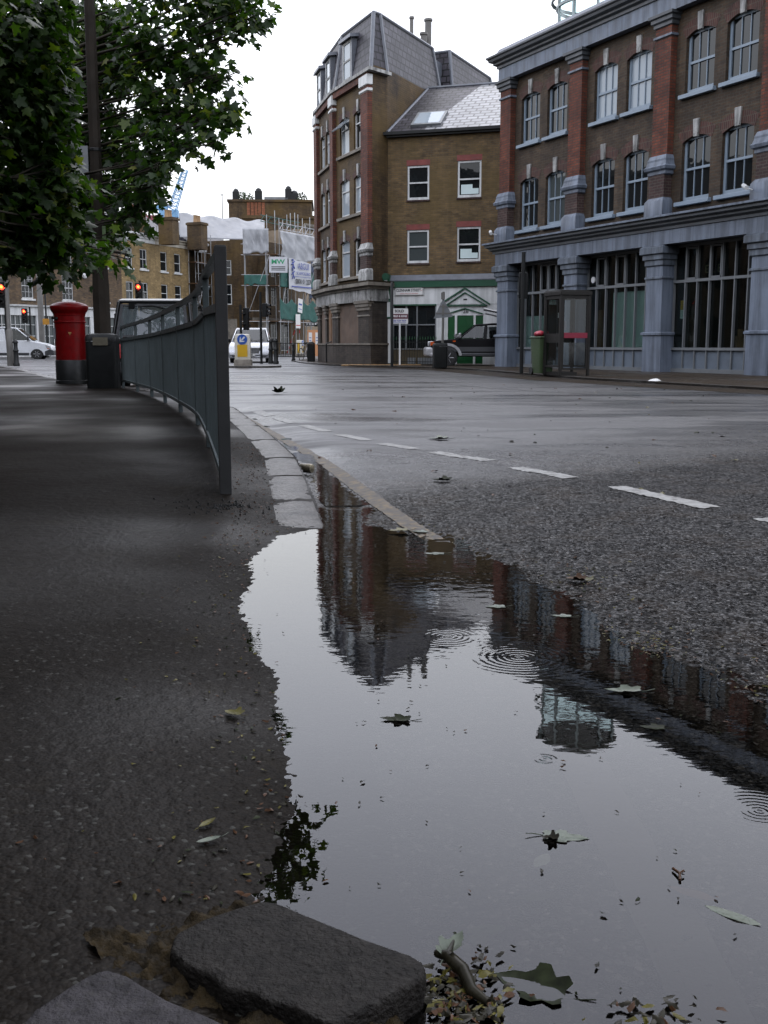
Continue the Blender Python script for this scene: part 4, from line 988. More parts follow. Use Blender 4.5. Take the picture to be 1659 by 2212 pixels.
# two pale yellow houses
def house(x0, x1, mat, label, wins, step=0.0, corn='white'):
    o = KC + dY*x0
    T = thing('terraced_house', label, 'house', (o.x, o.y, 0), angY, None); L = x1-x0
    W = MB(); ops = []
    for a, c in wins: ops += [(a-x0, c-x0, 4.62, 6.15), (a-x0, c-x0, 7.28, 8.95)]
    wall_open(W, 0, L, 3.6, 9.5, 0, ops, .12); W.build('wall', mat, T)
    for o_ in ops:
        wo = sash(T, None, o_[0]+.01, o_[1]-.01, o_[2]+.01, o_[3]-.01, .05, M['white'], M['glass'], 2 if x0 < 1 else 1, (1,1), .06, .05, .025)
        s = MB(); s.box(o_[0]-.12, o_[1]+.12, -.1, .08, o_[2]-.14, o_[2]-.01); s.build('sill', M['white'], wo)
    b = MB(); z = 9.5; cornice(b, 0, L, [(-.2,z),(.05,z),(.05,z+.3),(.12,z+.33),(.12,z+.5),(.3,z+.56),(.32,z+.75-step),(-.2,z+.8-step)], ends=False); b.build('cornice', M[corn], T)
    b = MB(); b.box(0, L, -.1, 0, .05, 3.6); b.build('shopfront', M['stone'], T)
    b = MB(); b.prism([(0,.3,9.7),(L,.3,9.7),(L,9,9.7),(0,9,9.7)], [(0,4.6,12.7),(L,4.6,12.7),(L,5.0,12.7),(0,5.0,12.7)]); b.build('roof', M['slate'], T)
    return T
h1 = house(0, 4.95, M['brick_yellow'], 'pale yellow brick house with white cornice directly right of the mottled brick corner', [(.55,1.6),(2.7,3.75)])
h2 = house(4.95, 10.5, M['brick_yellow'], 'pale yellow brick house with cream cornice beside the scaffolded gap', [(5.8,6.8),(8.0,9.0)], .12, 'cream')
def chim_at(T, px, ytop, wpx, Y, pots, potm):
    p = at(px, ytop, Y); q = Matrix.Rotation(-angY, 3, 'Z') @ (p-T.location); w_ = wpx*Y/2328
    chimney(T, q.x, q.y, 9.4, p.z, w_*.55, w_*.75, pots, M['brick_pub'], potm)
chim_at(h2, 363, 470, 46, 94, 3, M['pot_buff']); chim_at(h2, 425, 481, 46, 99, 3, M['pot_buff']); chim_at(h1, 293, 459, 44, 94, 4, M['pot_red'])
for q, x0 in ((h1, .3), (h2, 1.3)):
    b = MB(); 
    for i in range(7): b.bar((x0+i*.55, .6, 10.1), (x0+i*.55, .6, 11.2), .02, 5)
    b.bar((x0,.6,11.2),(x0+3.3,.6,11.2), .02, 5); b.bar((x0,.6,10.7),(x0+3.3,.6,10.7), .02, 5); b.build('roof_rail', M['grey_pole'], q)
h3 = house(12.6, 21.5, M['brick_pub'], 'grubby yellow brick house with white cornice half hidden behind the first railing post', [(13.6,14.6),(16.3,17.3),(19.3,20.2)], .0)
# recessed gap house, dark, behind scaffolding
o = KC+dY*10.5
gp_ = thing('gap_house', 'dark recessed brick house between the yellow houses, hidden behind scaffolding', 'house', (o.x, o.y, 0), angY)
W = MB(); W.box(0,2.1,1.2,6,0,9.4); W.build('wall', M['brick_soot'], gp_)
W = MB(); W.box(.4,1.3,1.12,1.19,4.5,6.2); W.box(.4,1.3,1.12,1.19,7.2,8.6); W.build('boarded_window', M['timber'], gp_)
def scaffold(name, label, loc_, rot, L, D, H, bays, lifts, extra=None, group=None):
    T = thing(name, label, 'scaffolding', loc_, rot, group)
    for i in range(bays+1):
        x = L*i/bays
        for y in (-D, 0):
            if D == 0 and y == 0 and i < 0: continue
            b = MB(); b.bar((x,y,0),(x,y,H+R.uniform(-.3,.9)), .035, 6); b.build('upright', M['steel'], T)
    for z in lifts:
        b = MB(); b.bar((-.3,-D,z),(L+.3,-D,z), .032, 6); b.build('ledger', M['steel'], T); b = MB(); b.bar((-.3,-D,z+.95),(L+.3,-D,z+.95), .028, 6); b.build('guard_rail', M['steel'], T)
        b = MB()
        for k in range(4): b.box(-.2, L+.2, -D+.05+k*(D-.1)/4, -D+.04+(k+1)*(D-.1)/4-.01, z+.04, z+.09)
        b.build('boards', M['timber'], T)
    b = MB(); b.bar((0,-D-.04,lifts[0]),(L/bays*1.2,-D-.04,lifts[-1]), .03, 6); b.build('brace', M['steel'], T)
    return T
o = KC+dY*10.4
scaffold('scaffolding', 'narrow tube scaffolding in front of the dark gap house', (o.x, o.y, 0), angY, 2.3, 1.0, 10.6, 2, (4.4, 6.4, 8.3))
o = KC+dY*13.4
scaffold('scaffolding', 'open tube scaffolding with braces before the grubby yellow house', (o.x, o.y, 0), angY, 5.4, 1.1, 9.2, 3, (2.6, 4.4, 6.6))
# sheeted temporary roof over the terrace
def sheet(fn, nu, nv, name, mat, label, cat='sheeting', thick=0.03):
    b = MB(); b.grid(fn, nu, nv); o = b.build(name, mat, smooth=180)
    sm = o.modifiers.new('s', 'SOLIDIFY'); sm.thickness = thick
    return tag(o, label, cat)
def wob(u, v, s, a): return a*float(vnoise(np.array([u*s]), np.array([v*s*.6]), 21)[0])
p_a, p_b = at(386,462,104), at(571,479,112); p_c, p_d = at(571,521,106), at(388,512,101)
def f_roof(u, v):
    t = Vector(p_a).lerp(p_b, u); q = Vector(p_d).lerp(p_c, u); p = t.lerp(q, v)
    return p+Vector((0, wob(u,v,5,.14)+wob(u,v,23,.06), wob(u,v,4,.12)+(.12*math.sin(u*PI*7) if v < .1 else 0)))
sheet(f_roof, 60, 16, 'scaffold_sheeting', M['sheet_grey'], 'large grey white sheeting forming the temporary roof over the terrace')
# corner house under repair
S0 = Vector((-10.7, 100.0)); dS = Vector((.43,.9)).normalized(); angS = math.atan2(dS.y, dS.x)
CH = thing('corner_house', 'dark brick house under repair behind green netting and scaffold banner', 'house', (S0.x, S0.y, 0), angS)
W = MB(); ops = [(1.0,2.0,4.6,6.3),(3.2,4.2,4.6,6.3),(5.4,6.4,4.6,6.3),(1.0,2.0,7.3,8.8),(3.2,4.2,7.3,8.8),(5.4,6.4,7.3,8.8),(.8,2.4,.3,2.9),(3.0,4.3,.3,2.9),(4.9,6.6,.3,2.9)]
wall_open(W, -.2, 7.6, 0, 10.5, 1.6, ops, .15); W.quad((-.2,1.6,0),(-.2,1.6,10.5),(-.2,9,10.5),(-.2,9,0)); W.quad((-.2,1.6,10.5),(7.6,1.6,10.5),(7.6,9,10.5),(-.2,9,10.5)); W.build('wall', M['brick_pub'], CH)
for o_ in ops: sash(CH, None, o_[0]+.01, o_[1]-.01, o_[2]+.01, o_[3]-.01, 1.68, M['white_dirty'], M['glass'], 2, (1,2) if o_[2] < 1 else (1,1), .06, .05)
b = MB(); cornice(b, -.2, 7.6, [(-.2,3.1),(.15,3.1),(.2,3.4),(-.2,3.45)], y=1.6, ends=False); b.build('shop_fascia', M['stone'], CH)
# the frontal flank between terrace and corner
Wf = MB(); Wf.box(-5.2, -.2, 0.9, 8.5, 0, 9.3)
fl_ = thing('side_house', 'narrow yellow brown brick house between terrace and netted scaffolding', 'house', (S0.x, S0.y, 0), math.radians(4))
ops = [(-4.3,-3.4,4.6,6.5),(-2.7,-1.8,4.6,6.5),(-4.3,-3.4,7.3,8.7)]
W = MB(); wall_open(W, -5.2, -.2, 0, 9.3, 1.6, ops, .12); W.build('wall', M['brick_pub'], fl_)
for o_ in ops: sash(fl_, None, o_[0]+.01, o_[1]-.01, o_[2]+.01, o_[3]-.01, 1.66, M['white'], M['glass'], 1, (1,1), .07, .05)
b = MB(); b.box(-5.2,-.2,1.45,1.6,0,3.3); b.build('shopfront', M['stone'], fl_)
SC = scaffold('scaffolding', 'tall corner scaffolding with green debris netting, white sheeting and banners', (S0.x, S0.y, 0), angS, 7.1, 1.3, 12.4, 5, (3.0, 6.2, 9.0))
S1 = scaffold('scaffolding', 'short return of the corner scaffolding facing the traffic island', (S0.x-1.9, S0.y-.9, 0), math.radians(2), 1.9, .9, 9.3, 1, (3.0, 6.2, 8.9))
# trusses of the roof frame
for k in range(2):
    b = MB(); x0, x1, z = .1, 7.2, 11.3+k*.8
    b.bar((x0,-1.3+k*2,z),(x1,-1.3+k*2,z), .035, 6); b.bar((x0,-1.3+k*2,z+.55),(x1,-1.3+k*2,z+.55), .035, 6)
    for i in range(12): xa = x0+(x1-x0)*i/12; b.bar((xa,-1.3+k*2,z+(i % 2)*.55),(xa+(x1-x0)/12,-1.3+k*2,z+((i+1) % 2)*.55), .025, 5)
    b.build('truss', M['net'] if k else M['steel'], SC)
def drape(par_o, rot, x0, x1, y, z0, z1, amp, name, mat, label, cat='sheeting', sag=0.0, rip=5.0, thick=.02, top_sag=0.0):
    MX = frame(par_o[0], par_o[1], rot); sd_ = R.random()*50
    def fn(u, v):
        x = x0+(x1-x0)*u; ph = 10*u*rip/5
        yy = y+amp*(math.sin(ph*2.1+sd_)*.4+wob(u+sd_,v,4,.8)+wob(u*2.2+v+sd_,v*.3,14,.45))*(0.35+.65*math.sin(PI*min(1,v)))
        z = z0+(z1-z0)*v - sag*math.sin(PI*u)*(1-v) + wob(u+sd_,0,6,.35)*(1-v) - top_sag*abs(math.sin(PI*u*3.5))*v
        return MX @ Vector((x, yy, z))
    return sheet(fn, 44, 16, name, mat, label, cat, thick)
drape(S0, angS, -.15, 7.2, -1.5, 8.85, 11.15, .35, 'scaffold_sheeting', M['sheet'], 'billowing white sheeting wrapped round the top of the corner scaffolding', sag=.25)
drape((S0.x-1.9,S0.y-.9), math.radians(2), -.1, 2.2, -1.05, 9.1, 11.2, .25, 'scaffold_sheeting', M['sheet'], 'white sheeting on the short return of the corner scaffolding', sag=.1)
drape(S0, angS, -.05, 7.0, -1.38, 3.15, 5.15, .08, 'debris_net', M['net'], 'green debris netting on the lower lift of the corner scaffolding', 'netting', top_sag=.5, rip=9)
drape(S0, angS, -.05, 7.0, -1.38, 6.3, 8.0, .06, 'debris_net', M['net'], 'green debris netting behind the large banner', 'netting', top_sag=.2)
drape((S0.x-1.9,S0.y-.9), math.radians(2), -.05, 1.95, -.96, 6.3, 7.15, .05, 'debris_net', M['net'], 'narrow green netting strip on the return of the corner scaffolding', 'netting')
drape(S0, angS, 5.6, 7.0, -1.45, 7.7, 8.8, .08, 'debris_net', M['net_blue'], 'blue netting patch at the right end of the corner scaffolding, near its top', 'netting')
drape(S0, angS, 5.3, 7.0, -1.45, 5.3, 6.0, .08, 'debris_net', M['net_blue'], 'blue netting patch at the right end of the scaffolding, below the banner', 'netting')
# banner and signs tied to the scaffold
BN = thing('banner', 'large pale scaffold banner with blue climbing figures, big letters and a phone number', 'banner', (S0.x, S0.y, 0), angS)
b = MB(); xa, xb, z0, z1 = 1.2, 5.35, 6.0, 8.8
b.grid(lambda u, v: (xa+(xb-xa)*u, -1.56-.05*math.sin(u*9)*v, z0+(z1-z0)*v-.25*u+.04*math.sin(u*12)), 20, 8); b.build('sheet', M['banner'], BN, smooth=180)
tm = lambda x, z: Matrix.Translation((x,-1.68,z))
text('ABGUI', .82, tm(3.75, 8.15), M['text_blue'], BN, sx=.88); text('SCAFFOLDING', .42, tm(3.75, 7.5), M['text_blue'], BN, sx=.95); text('0800 01 227', .62, tm(3.65, 6.75), M['text_black'], BN, bold=.01, sx=.9)
b = MB(); b.box(1.9,5.2,-1.68,-1.675,7.18,7.22); b.box(1.5,5.2,-1.68,-1.675,6.22,6.32); b.build('rule', M['text_blue'], BN)
b = MB()
for z, s in ((8.25,1),(7.35,.8)): 
    for q in (((1.75,z+.25),(1.85,z-.1)),((1.85,z-.1),(2.05,z-.35)),((1.85,z-.1),(1.65,z-.4)),((1.78,z+.15),(2.05,z+.3)),((1.78,z+.15),(1.55,z-.02))): b.bar((q[0][0],-1.68,q[0][1]),(q[1][0],-1.68,q[1][1]), .06*s, 6)
    b.tube([(1.73,-1.68,z+.32),(1.73,-1.68,z+.48)], .09*s, 8)
b.build('climber_figure', M['text_blue'], BN)
sg = thing('company_board', 'white contractor board with green initials at the scaffold corner', 'sign board', (S0.x, S0.y, 0), math.radians(8))
b = MB(); b.box(.1,1.75,-1.75,-1.7,7.35,8.75); b.build('board', M['banner'], sg)
text('MW', .55, Matrix.Translation((.9,-1.76,8.3)), M['text_green'], sg, bold=.015, sx=1.2)
b = MB()
for i in range(3): b.box(.3,1.55,-1.757,-1.752,7.55+i*.14,7.62+i*.14)
b.build('small_print', M['text_black'], sg)
for i, (x, z, tl, lab) in enumerate(((3.3,4.55,.12,'tilted white notice with blue band on the green netting'),(2.85,3.1,0,'white notice with red bottom line on the green netting'))):
    n_ = thing('notice', lab, 'notice', (S0.x, S0.y, 0), angS); b = MB(); b.M = Matrix.Translation((x,-1.5,z)) @ Matrix.Rotation(tl, 4, 'Y'); b.box(-.42,.42,-.03,.0,-.65,.65); b.build('sheet', M['plate_white'], n_)
    b2 = MB(); b2.M = b.M
    if i == 0: b2.box(-.3,.3,-.036,-.031,.05,.2); b2.box(-.3,.3,-.036,-.031,-.35,-.28)
    else: b2.box(-.38,.38,-.036,-.031,-.42,-.34)
    b2.build('print', M['text_blue'] if i == 0 else M['text_red'], n_)
b = MB(); p0, p1 = at(619,766,104), at(678,588,104); b.tube([p0, p1], .05, 8); o = tag(b.build('raking_shore', M['steel']), 'long slanting steel prop leaning across the corner scaffolding', 'prop')
b = MB(); 
for f0, f1 in ((.02,.10),(.13,.2),(.24,.3),(.34,.40)): b.tube([p0.lerp(p1,f0), p0.lerp(p1,f1)], .06, 8)
b.build('warning_band', M['text_red'], o)
b = MB(); p0 = at(647,770,103)
for i in range(12):
    if i % 2 == 0: b.tube([(p0.x,p0.y,i*.5),(p0.x,p0.y,i*.5+.3)], .045, 6)
b.M = None; bb = b.build('warning_tape', M['text_red']); bb.parent = SC; bb.matrix_parent_inverse = Matrix.LocRotScale(Vector((S0.x,S0.y,0)), Matrix.Rotation(angS,3,'Z').to_quaternion(), None).inverted()
# buff building beyond
bx = at(664, 770, 112)
BF = thing('buff_building', 'tall buff building with dark windows between scaffolding and corner building', 'building', (bx.x, 112, 0), math.radians(62))
ops = [(1.6,2.7,z,z+1.9) for z in (4.2,7.2,10.2)]+[(3.8,4.9,z,z+1.9) for z in (4.2,7.2,10.2)]+[(.3,1.0,z,z+1.9) for z in (4.2,7.2,10.2)]
W = MB(); wall_open(W, -.4, 10, 0, 12.6, 0, ops, .2); W.quad((-.4,0,0),(-.4,0,12.6),(-.4,8,12.6),(-.4,8,0)); W.build('wall', P('buff_render', (0.23,0.175,0.115), .8, var=.25, vs=.6, dirt=.3), BF)
for o_ in ops: sash(BF, None, o_[0], o_[1], o_[2], o_[3], .1, M['stone'], M['glass'], 1, (1,1), .08, .06)
b = MB(); cornice(b, -.4, 10, [(-.2,12.6),(.2,12.6),(.35,12.9),(.35,13.1),(-.2,13.1)]); b.build('cornice', M['stone'], BF)
q = thing('shop_sign', 'black hanging shop sign with pale lettering above the plywood hoarding', 'sign', (at(672,700,108).x, 108, at(672,700,108).z), 0)
b = MB(); b.box(-.62,.62,-.04,.04,-.24,.24); b.build('board', M['black'], q); b = MB(); b.box(-.62,.3,-.05,-.041,-.22,-.18); b.box(-.55,-.35,-.05,-.041,-.08,.12); b.box(-.25,-.05,-.05,-.041,-.08,.12); b.box(.05,.25,-.05,-.041,-.08,.12); b.box(.35,.5,-.05,-.041,-.08,.12); b.build('letter_block', M['text_white'], q)
b = MB(); b.bar((0,0,-.24),(0,0,-3.0), .04); b.build('post', M['steel'], q)
hx = at(676, 770, 84)
hd = thing('hoarding', 'orange plywood hoarding with two white posters beside the corner building', 'hoarding', (hx.x, 84, 0), math.radians(6))
b = MB(); b.box(-.42,.45,0,.06,0,2.05); b.build('panel', M['ply'], hd)
for x in (-.2, .32):
    b = MB(); b.box(x-.13,x+.13 if x < 0 else x+.1,-.012,-.002,.95,1.85); o = b.build('poster', M['plate_white'], hd)
    b = MB(); b.box(x-.09,x+.07,-.018,-.013,1.2,1.26); b.box(x-.09,x+.07,-.018,-.013,1.42,1.48); b.build('print', M['text_blue'], o)
# brick block with roof garden behind the scaffolding
bk = at(499, 700, 150)
BB = thing('brick_block', 'large brown brick block with roof chimneys and roof garden behind the scaffolding', 'building', (bk.x, 150, 0), math.radians(3))
W = MB(); W.box(0, 11.3, 0, 10, 0, 20.2); W.box(-.2, 11.5, -.2, 10.2, 20.2, 20.5); W.build('wall', M['brick_pub'], BB)
W = MB(); 
for i in range(5): W.box(2.5+i*.5, 2.9+i*.5, -.06, -.002, 17.8, 20.15)
W.build('orange_panel', M['brick_orange'], BB)
for x, h, w_ in ((.9,21.9,.45),(4.0,22.0,.5),(8.1,22.3,.45),(8.9,21.7,.6)):
    c = MB(); c.box(x-w_, x+w_, 1, 2, 20.5, h-.2); c.lathe([(w_*.9,h-.2),(w_*.7,h+.1),(w_*.2,h+.25)], 10, (x,1.5,0)); c.build('chimney', M['black'], BB)
c = MB(); c.box(4.8,8.0,1,3,20.5,21.0); c.build('roof_box', M['sign_grey'], BB)
c = MB(); c.box(2.4,12,-6,-.4,0,17.3); c.box(2.2,12.2,-6.2,-.4,17.3,17.7); c.build('lower_wing', M['brick_pub'], BB)
def bush(cx, cy, cz, r, n, b):
    for _ in range(n):
        v = Vector((R.gauss(0,1),R.gauss(0,1),R.gauss(0,1))).normalized()*r*R.uniform(.4,1.05); t = Vector((R.gauss(0,1),R.gauss(0,1),R.gauss(0,1))).normalized()*.16; w2 = t.cross(v+Vector((.1,.2,.3))).normalized()*.12; p = Vector((cx,cy,cz))+v*Vector((1,1,.8)).length/1.6
        b.add([p-t, p+w2, p+t, p-w2], [(0,1,2,3)])
M['leaf_far'] = P('distant_foliage', (0.05,0.075,0.03), .6, var=.5, vs=2)
c = MB(); bush(1.8,1.2,21.0,.8,120,c); bush(2.8,1.2,20.8,.6,80,c); bush(10.0,1.2,20.9,.8,120,c); c.build('roof_plants', M['leaf_far'], BB)
o = at(480, 460, 125); b = MB(); b.bar((o.x,125,9),(o.x,125,at(480,419,125).z), .05); b.bar((o.x-.35,125,at(480,421,125).z),(o.x+.35,125,at(480,421,125).z), .04); tag(b.build('roof_aerial', M['grey_pole']), 'thin aerial mast standing above the grey sheeting', 'aerial')
b = MB(); b.box(-30,-12,170,175,0,15); b.box(-4,30,140,150,0,16); tag(b.build('distant_building', M['stone']), 'grey building far down the side road beside the corner building', 'building')
b = MB(); o = at(340,470,140); b.box(o.x-12, o.x+.5, 140, 146, 0, o.z-.3); b.box(o.x-3, o.x-.3, 140, 146, o.z-.3, o.z+.3); tag(b.build('distant_building', P('dull_red_wall', (0.2,0.05,0.06), .7)), 'dull red roof block between chimneys below the crane', 'building')
b = MB(); b.box(-75,-38,82,92,0,12); b.box(-60,-36,88,98,0,10.5); tag(b.build('distant_building', M['brick_terr']), 'dark brick building at the far left behind the foliage', 'building')
# crane
CR = thing('tower_crane', 'light blue luffing tower crane far behind the terrace roofs', 'crane', (at(372,470,220).x, 220, 0))
b = MB(); o = at(372,470,220).x
def lattice(b, p, q, w0, w1, n, r):
    p, q = Vector(p), Vector(q); t = (q-p).normalized(); u = Vector((0,1,0)); v = t.cross(u).normalized()
    L = [[p.lerp(q, i/n)+(u*a+v*c)*(w0+(w1-w0)*i/n) for a, c in ((-1,-1),(1,-1),(1,1),(-1,1))] for i in range(n+1)]
    for k in range(4): b.tube([l[k] for l in L], r, 4)
    for i in range(n):
        for k in range(4): b.bar(L[i][k], L[i+1][(k+1) % 4], r*.6, 4); b.bar(L[i][k], L[i][(k+1) % 4], r*.6, 4)
p = at(372,452,220); q = at(400,366,220); p.x -= o; q.x -= o; p.y = q.y = 0
lattice(b, p, q, .75, .45, 11, .09); b.build('jib', M['crane'], CR)
b = MB(); lattice(b, (p.x,0,0), (p.x,0,p.z), .9, .9, 14, .1); b.build('mast', M['crane'], CR)
b = MB(); r_ = at(345,437,220); r_.x -= o; r_.y = 0; b.bar(p, r_, .12, 5); b.bar((p.x,0,p.z+.5), r_, .1, 5); b.box(p.x-2.6,p.x+1.2,-.8,.8,p.z-1.6,p.z-.2); b.box(p.x-3.5,p.x-1.0,-.8,.8,p.z-.1,p.z+.9); b.build('counter_jib', M['crane'], CR)
b = MB(); b.bar(r_, q, .025, 4); b.build('cable', M['grey_pole'], CR)
# ------------------------------------------------------------------ vehicles (x forward, y left, z up)
def arc_notch(xc, r, zb, n=8):      # wheel arch from rear to front along the sill
    return [(xc-r*math.cos(PI*i/n), zb+r*.95*math.sin(PI*i/n)) for i in range(n+1)]
def wheel(parent, x, y, r, w=.2, name='wheel'):
    b = MB(); b.lathe_y([(r*.62,-w/2),(r*.9,-w/2),(r,-w/2+.03),(r,w/2-.03),(r*.9,w/2),(r*.62,w/2)], 24, (x,y,r)); o = b.build(name, M['rubber'], parent, smooth=40)
    s = 1 if y > 0 else -1
    b = MB(); b.lathe_y([(r*.64,s*w*.36-.02),(r*.60,s*w*.42),(r*.3,s*w*.38),(r*.14,s*w*.48)][::s], 20, (x,y,r))
    for k in range(6):
        a = 2*PI*k/6; b.tube([(x+r*.15*math.cos(a), y+s*w*.44, r+r*.15*math.sin(a)),(x+r*.58*math.cos(a), y+s*w*.44, r+r*.58*math.sin(a))], .022, 6)
    b.build('rim', M['alloy'], o, smooth=40)
class Car:
    def __init__(s, T, w0, w1, belt, roof, paint): s.T = T; s.w0 = w0/2; s.w1 = w1/2; s.belt = belt; s.roof = roof; s.paint = paint
    def w(s, z):
        if z <= s.belt: return s.w0-.05*max(0,(s.belt*.55-z))-.03*max(0, z-s.belt*.75)/(s.belt*.25)
        return s.w0-.03+(s.w1-s.w0+.03)*(z-s.belt)/(s.roof-s.belt)
    def prism(s, b, pts, mi=0, inset=0):
        n = len(pts); L = [(x, s.w(z)-inset, z) for x, z in pts]; Rr = [(x, -s.w(z)+inset, z) for x, z in pts]
        b.add(L+Rr, [tuple(range(n)), tuple(range(2*n-1, n-1, -1))]+[(i, n+i, n+(i+1) % n, (i+1) % n) for i in range(n)], mi)
    def body(s, outline, cabin, pillars, mat=None, name='body', roofpts=None, th=.10, bev=.045):
        b = MB(); s.prism(b, outline); 
        p0, p1, p2, p3 = cabin       # rear-bottom, rear-top, front-top, front-bottom
        rp = [p1]+(roofpts or [])+[p2]
        s.prism(b, rp+[(x, z-.07) for x, z in rp[::-1]])
        def pil(a, c, t):
            for sg in (1,-1):
                q = [(a[0]-t/2,a[1]),(a[0]+t/2,a[1]),(c[0]+t/2,c[1]),(c[0]-t/2,c[1])]
                o = [(x, sg*s.w(z), z) for x, z in q]; i_ = [(x, sg*(s.w(z)-.06), z) for x, z in q]
                b.prism(o if sg < 0 else o[::-1], i_ if sg < 0 else i_[::-1])
        pil((p0[0]+th*.5,p0[1]-.04),(p1[0]+th*.5,p1[1]-.02), th*1.3); pil((p3[0]-th*.4,p3[1]-.04),(p2[0]-th*.2,p2[1]-.02), th)
        for xb, xt, t in pillars: pil((xb,s.belt-.04),(xt,s.roof-.09), t)
        return b.build(name, mat or s.paint, s.T, bevel=bev, seg=3)
    def side(s, pts, mat, name='side_window', off=.004):
        for sg in (1,-1):
            b = MB(); o = [(x, sg*(s.w(z)-.018+off), z) for x, z in pts]; b.poly(o if sg < 0 else o[::-1]); b.build(name, mat, s.T)
    def screen(s, a, c, mat, name, ins=.1):
        b = MB(); b.quad((a[0],-(s.w(a[1])-ins),a[1]),(a[0],s.w(a[1])-ins,a[1]),(c[0],s.w(c[1])-ins,c[1]),(c[0],-(s.w(c[1])-ins),c[1])); return b.build(name, mat, s.T)

# black cab seen from behind, beyond the railing
TX = thing('taxi_cab', 'black cab seen from behind, beyond the curved railing', 'taxi', (-4.80, 22.3, .0), math.radians(93))
c = Car(TX, 1.76, 1.50, 1.02, 1.84, M['car_cab'])
out_ = [(0.02,.45),(0,.6),(0.03,1.0),(.12,1.04),(3.15,1.04),(4.3,.98),(4.5,.8),(4.55,.45),(4.5,.28)]+arc_notch(3.75,.38,.28)[::-1]+arc_notch(.95,.38,.28)[::-1]+[(.1,.28)]
c.body(out_, ((.10,1.02),(.38,1.82),(2.5,1.83),(3.15,1.02)), [(1.55,1.6,.1),(2.55,2.5,.09)], roofpts=[(.75,1.87),(1.6,1.89)], th=.22, bev=.06)
c.side([(.62,1.04),(1.45,1.04),(1.52,1.74),(.72,1.74)], M['glass_tint']); c.side([(1.62,1.04),(2.95,1.04),(2.55,1.74),(1.66,1.74)], M['glass_tint'])
b = MB()
zl, zh = 1.06, 1.74; xr = lambda z: .10+.28*(z-1.02)/.80-.02
hw = lambda z: c.w(z)-.09
o_ = [(-hw(zl),zl),(hw(zl),zl),(hw(zh),zh),(-hw(zh),zh)]; i_ = [(y*.92, zl+(z-zl)*.88+.04) for y, z in o_]
for k_ in range(4):
    a, q, e, f = o_[k_], o_[(k_+1) % 4], i_[(k_+1) % 4], i_[k_]
    b.prism([(xr(p[1])-.012,*p) for p in (a,q,e,f)], [(xr(p[1])+.03,*p) for p in (a,q,e,f)])
b.build('rear_window_frame', M['bumper'], TX)
b = MB(); b.quad(*[(xr(z),y,z) for y, z in i_]); b.build('rear_window', M['glass_cab'], TX)
c.screen((3.12,1.05),(2.52,1.76), M['glass_tint'], 'windscreen', .12)
b = MB(); b.tube([(xr(1.66)-.05,-.35,1.62),(xr(1.7)-.07,.0,1.70),(xr(1.68)-.06,.3,1.68)], .02, 6); b.box(xr(1.7)-.03,xr(1.7)+.05,.38,.5,1.64,1.76); b.build('rear_wiper', M['black'], TX)
for y, z, w_ in ((-.1,1.22,.28),(.35,1.2,.26)):
    b = MB(); b.box(.95,1.08,y-w_/2,y+w_/2,.9,z+.14); b.build('seat', M['black_plastic'], TX, bevel=.04)
b = MB(); b.box(.93,.96,-.2,.0,1.28,1.36); b.build('headrest_trim', M['maroon'], TX)
for y in (-.72,.72):
    b = MB(); b.box(-.03,.03,y-.08,y+.08,.62,.92); b.build('tail_light', M['text_red'], TX, bevel=.02)
b = MB(); b.box(-.1,.06,-.84,.84,.32,.55); b.build('bumper', M['bumper'], TX, bevel=.03)
b = MB(); b.box(.55,.58,.845,.86,1.12,1.55) ; b.build('door_sticker', M['sign_grey'], TX)
for x in (.95,3.75):
    for y in (-.76,.76): wheel(TX, x, y, .33)
for s_ in (-1,1):
    b = MB(); b.box(2.95,3.05,s_*.9,s_*1.05,1.08,1.25) if s_ > 0 else b.box(2.95,3.05,-1.05,-.9,1.08,1.25); b.build('mirror', M['car_cab'], TX, bevel=.03)

# white panel van at the junction
VN = thing('white_van', 'white panel van crossing the junction at the far left, facing right', 'van', (-23.6, 66.8, 0), math.radians(8))
c = Car(VN, 1.90, 1.70, 1.15, 1.96, M['van_white'])
out_ = [(-1.6,.4),(-1.62,1.13),(-1.5,1.17),(1.7,1.17),(2.6,.98),(3.0,.78),(3.12,.5),(3.08,.25)]+arc_notch(2.15,.40,.25)[::-1]+arc_notch(-.85,.40,.25)[::-1]+[(-1.55,.25)]
c.body(out_, ((-1.60,1.15),(-1.52,1.93),(1.0,1.93),(1.95,1.15)), [(.28,.22,.12)], roofpts=[(-.8,1.98),(.4,1.99)], th=.10)
c.side([(-1.5,1.1),(.24,1.1),(.20,1.88),(-1.44,1.88)], M['van_white'], 'side_panel'); c.side([(.38,1.18),(1.72,1.18),(1.45,1.42),(1.0,1.80),(.34,1.82)], M['glass_tint'])
c.screen((1.97,1.19),(1.04,1.90), M['glass_tint'], 'windscreen', .12)
b = MB(); c.prism(b, [(2.62,.28),(3.15,.28),(3.17,.55),(2.95,.66),(2.62,.5)], inset=-.02); b.build('bumper', M['bumper'], VN, bevel=.03)
for s_ in (-1,1):
    b = MB(); y = s_*.86; b.prism([(2.72,y-.1,.72),(3.04,y-.1,.66),(2.96,y-.1,.84),(2.66,y-.1,.95)], [(2.72,y+.1,.72),(3.04,y+.1,.66),(2.96,y+.1,.84),(2.66,y+.1,.95)]); b.build('headlight', M['lens'], VN, bevel=.02)
    b = MB(); b.box(2.78,2.92,s_*.93-.02,s_*.93+.02,.66,.73); b.build('indicator', M['lens_amber'], VN)
    b = MB(); b.box(1.62,1.74,s_*1.02-.1,s_*1.02+.1,1.16,1.42); b.build('mirror', M['bumper'], VN, bevel=.03)
b = MB(); c.prism(b, [(-.4,.25),(1.7,.25),(1.7,.42),(-.4,.42)], inset=-.012); b.build('sill_trim', M['bumper'], VN)
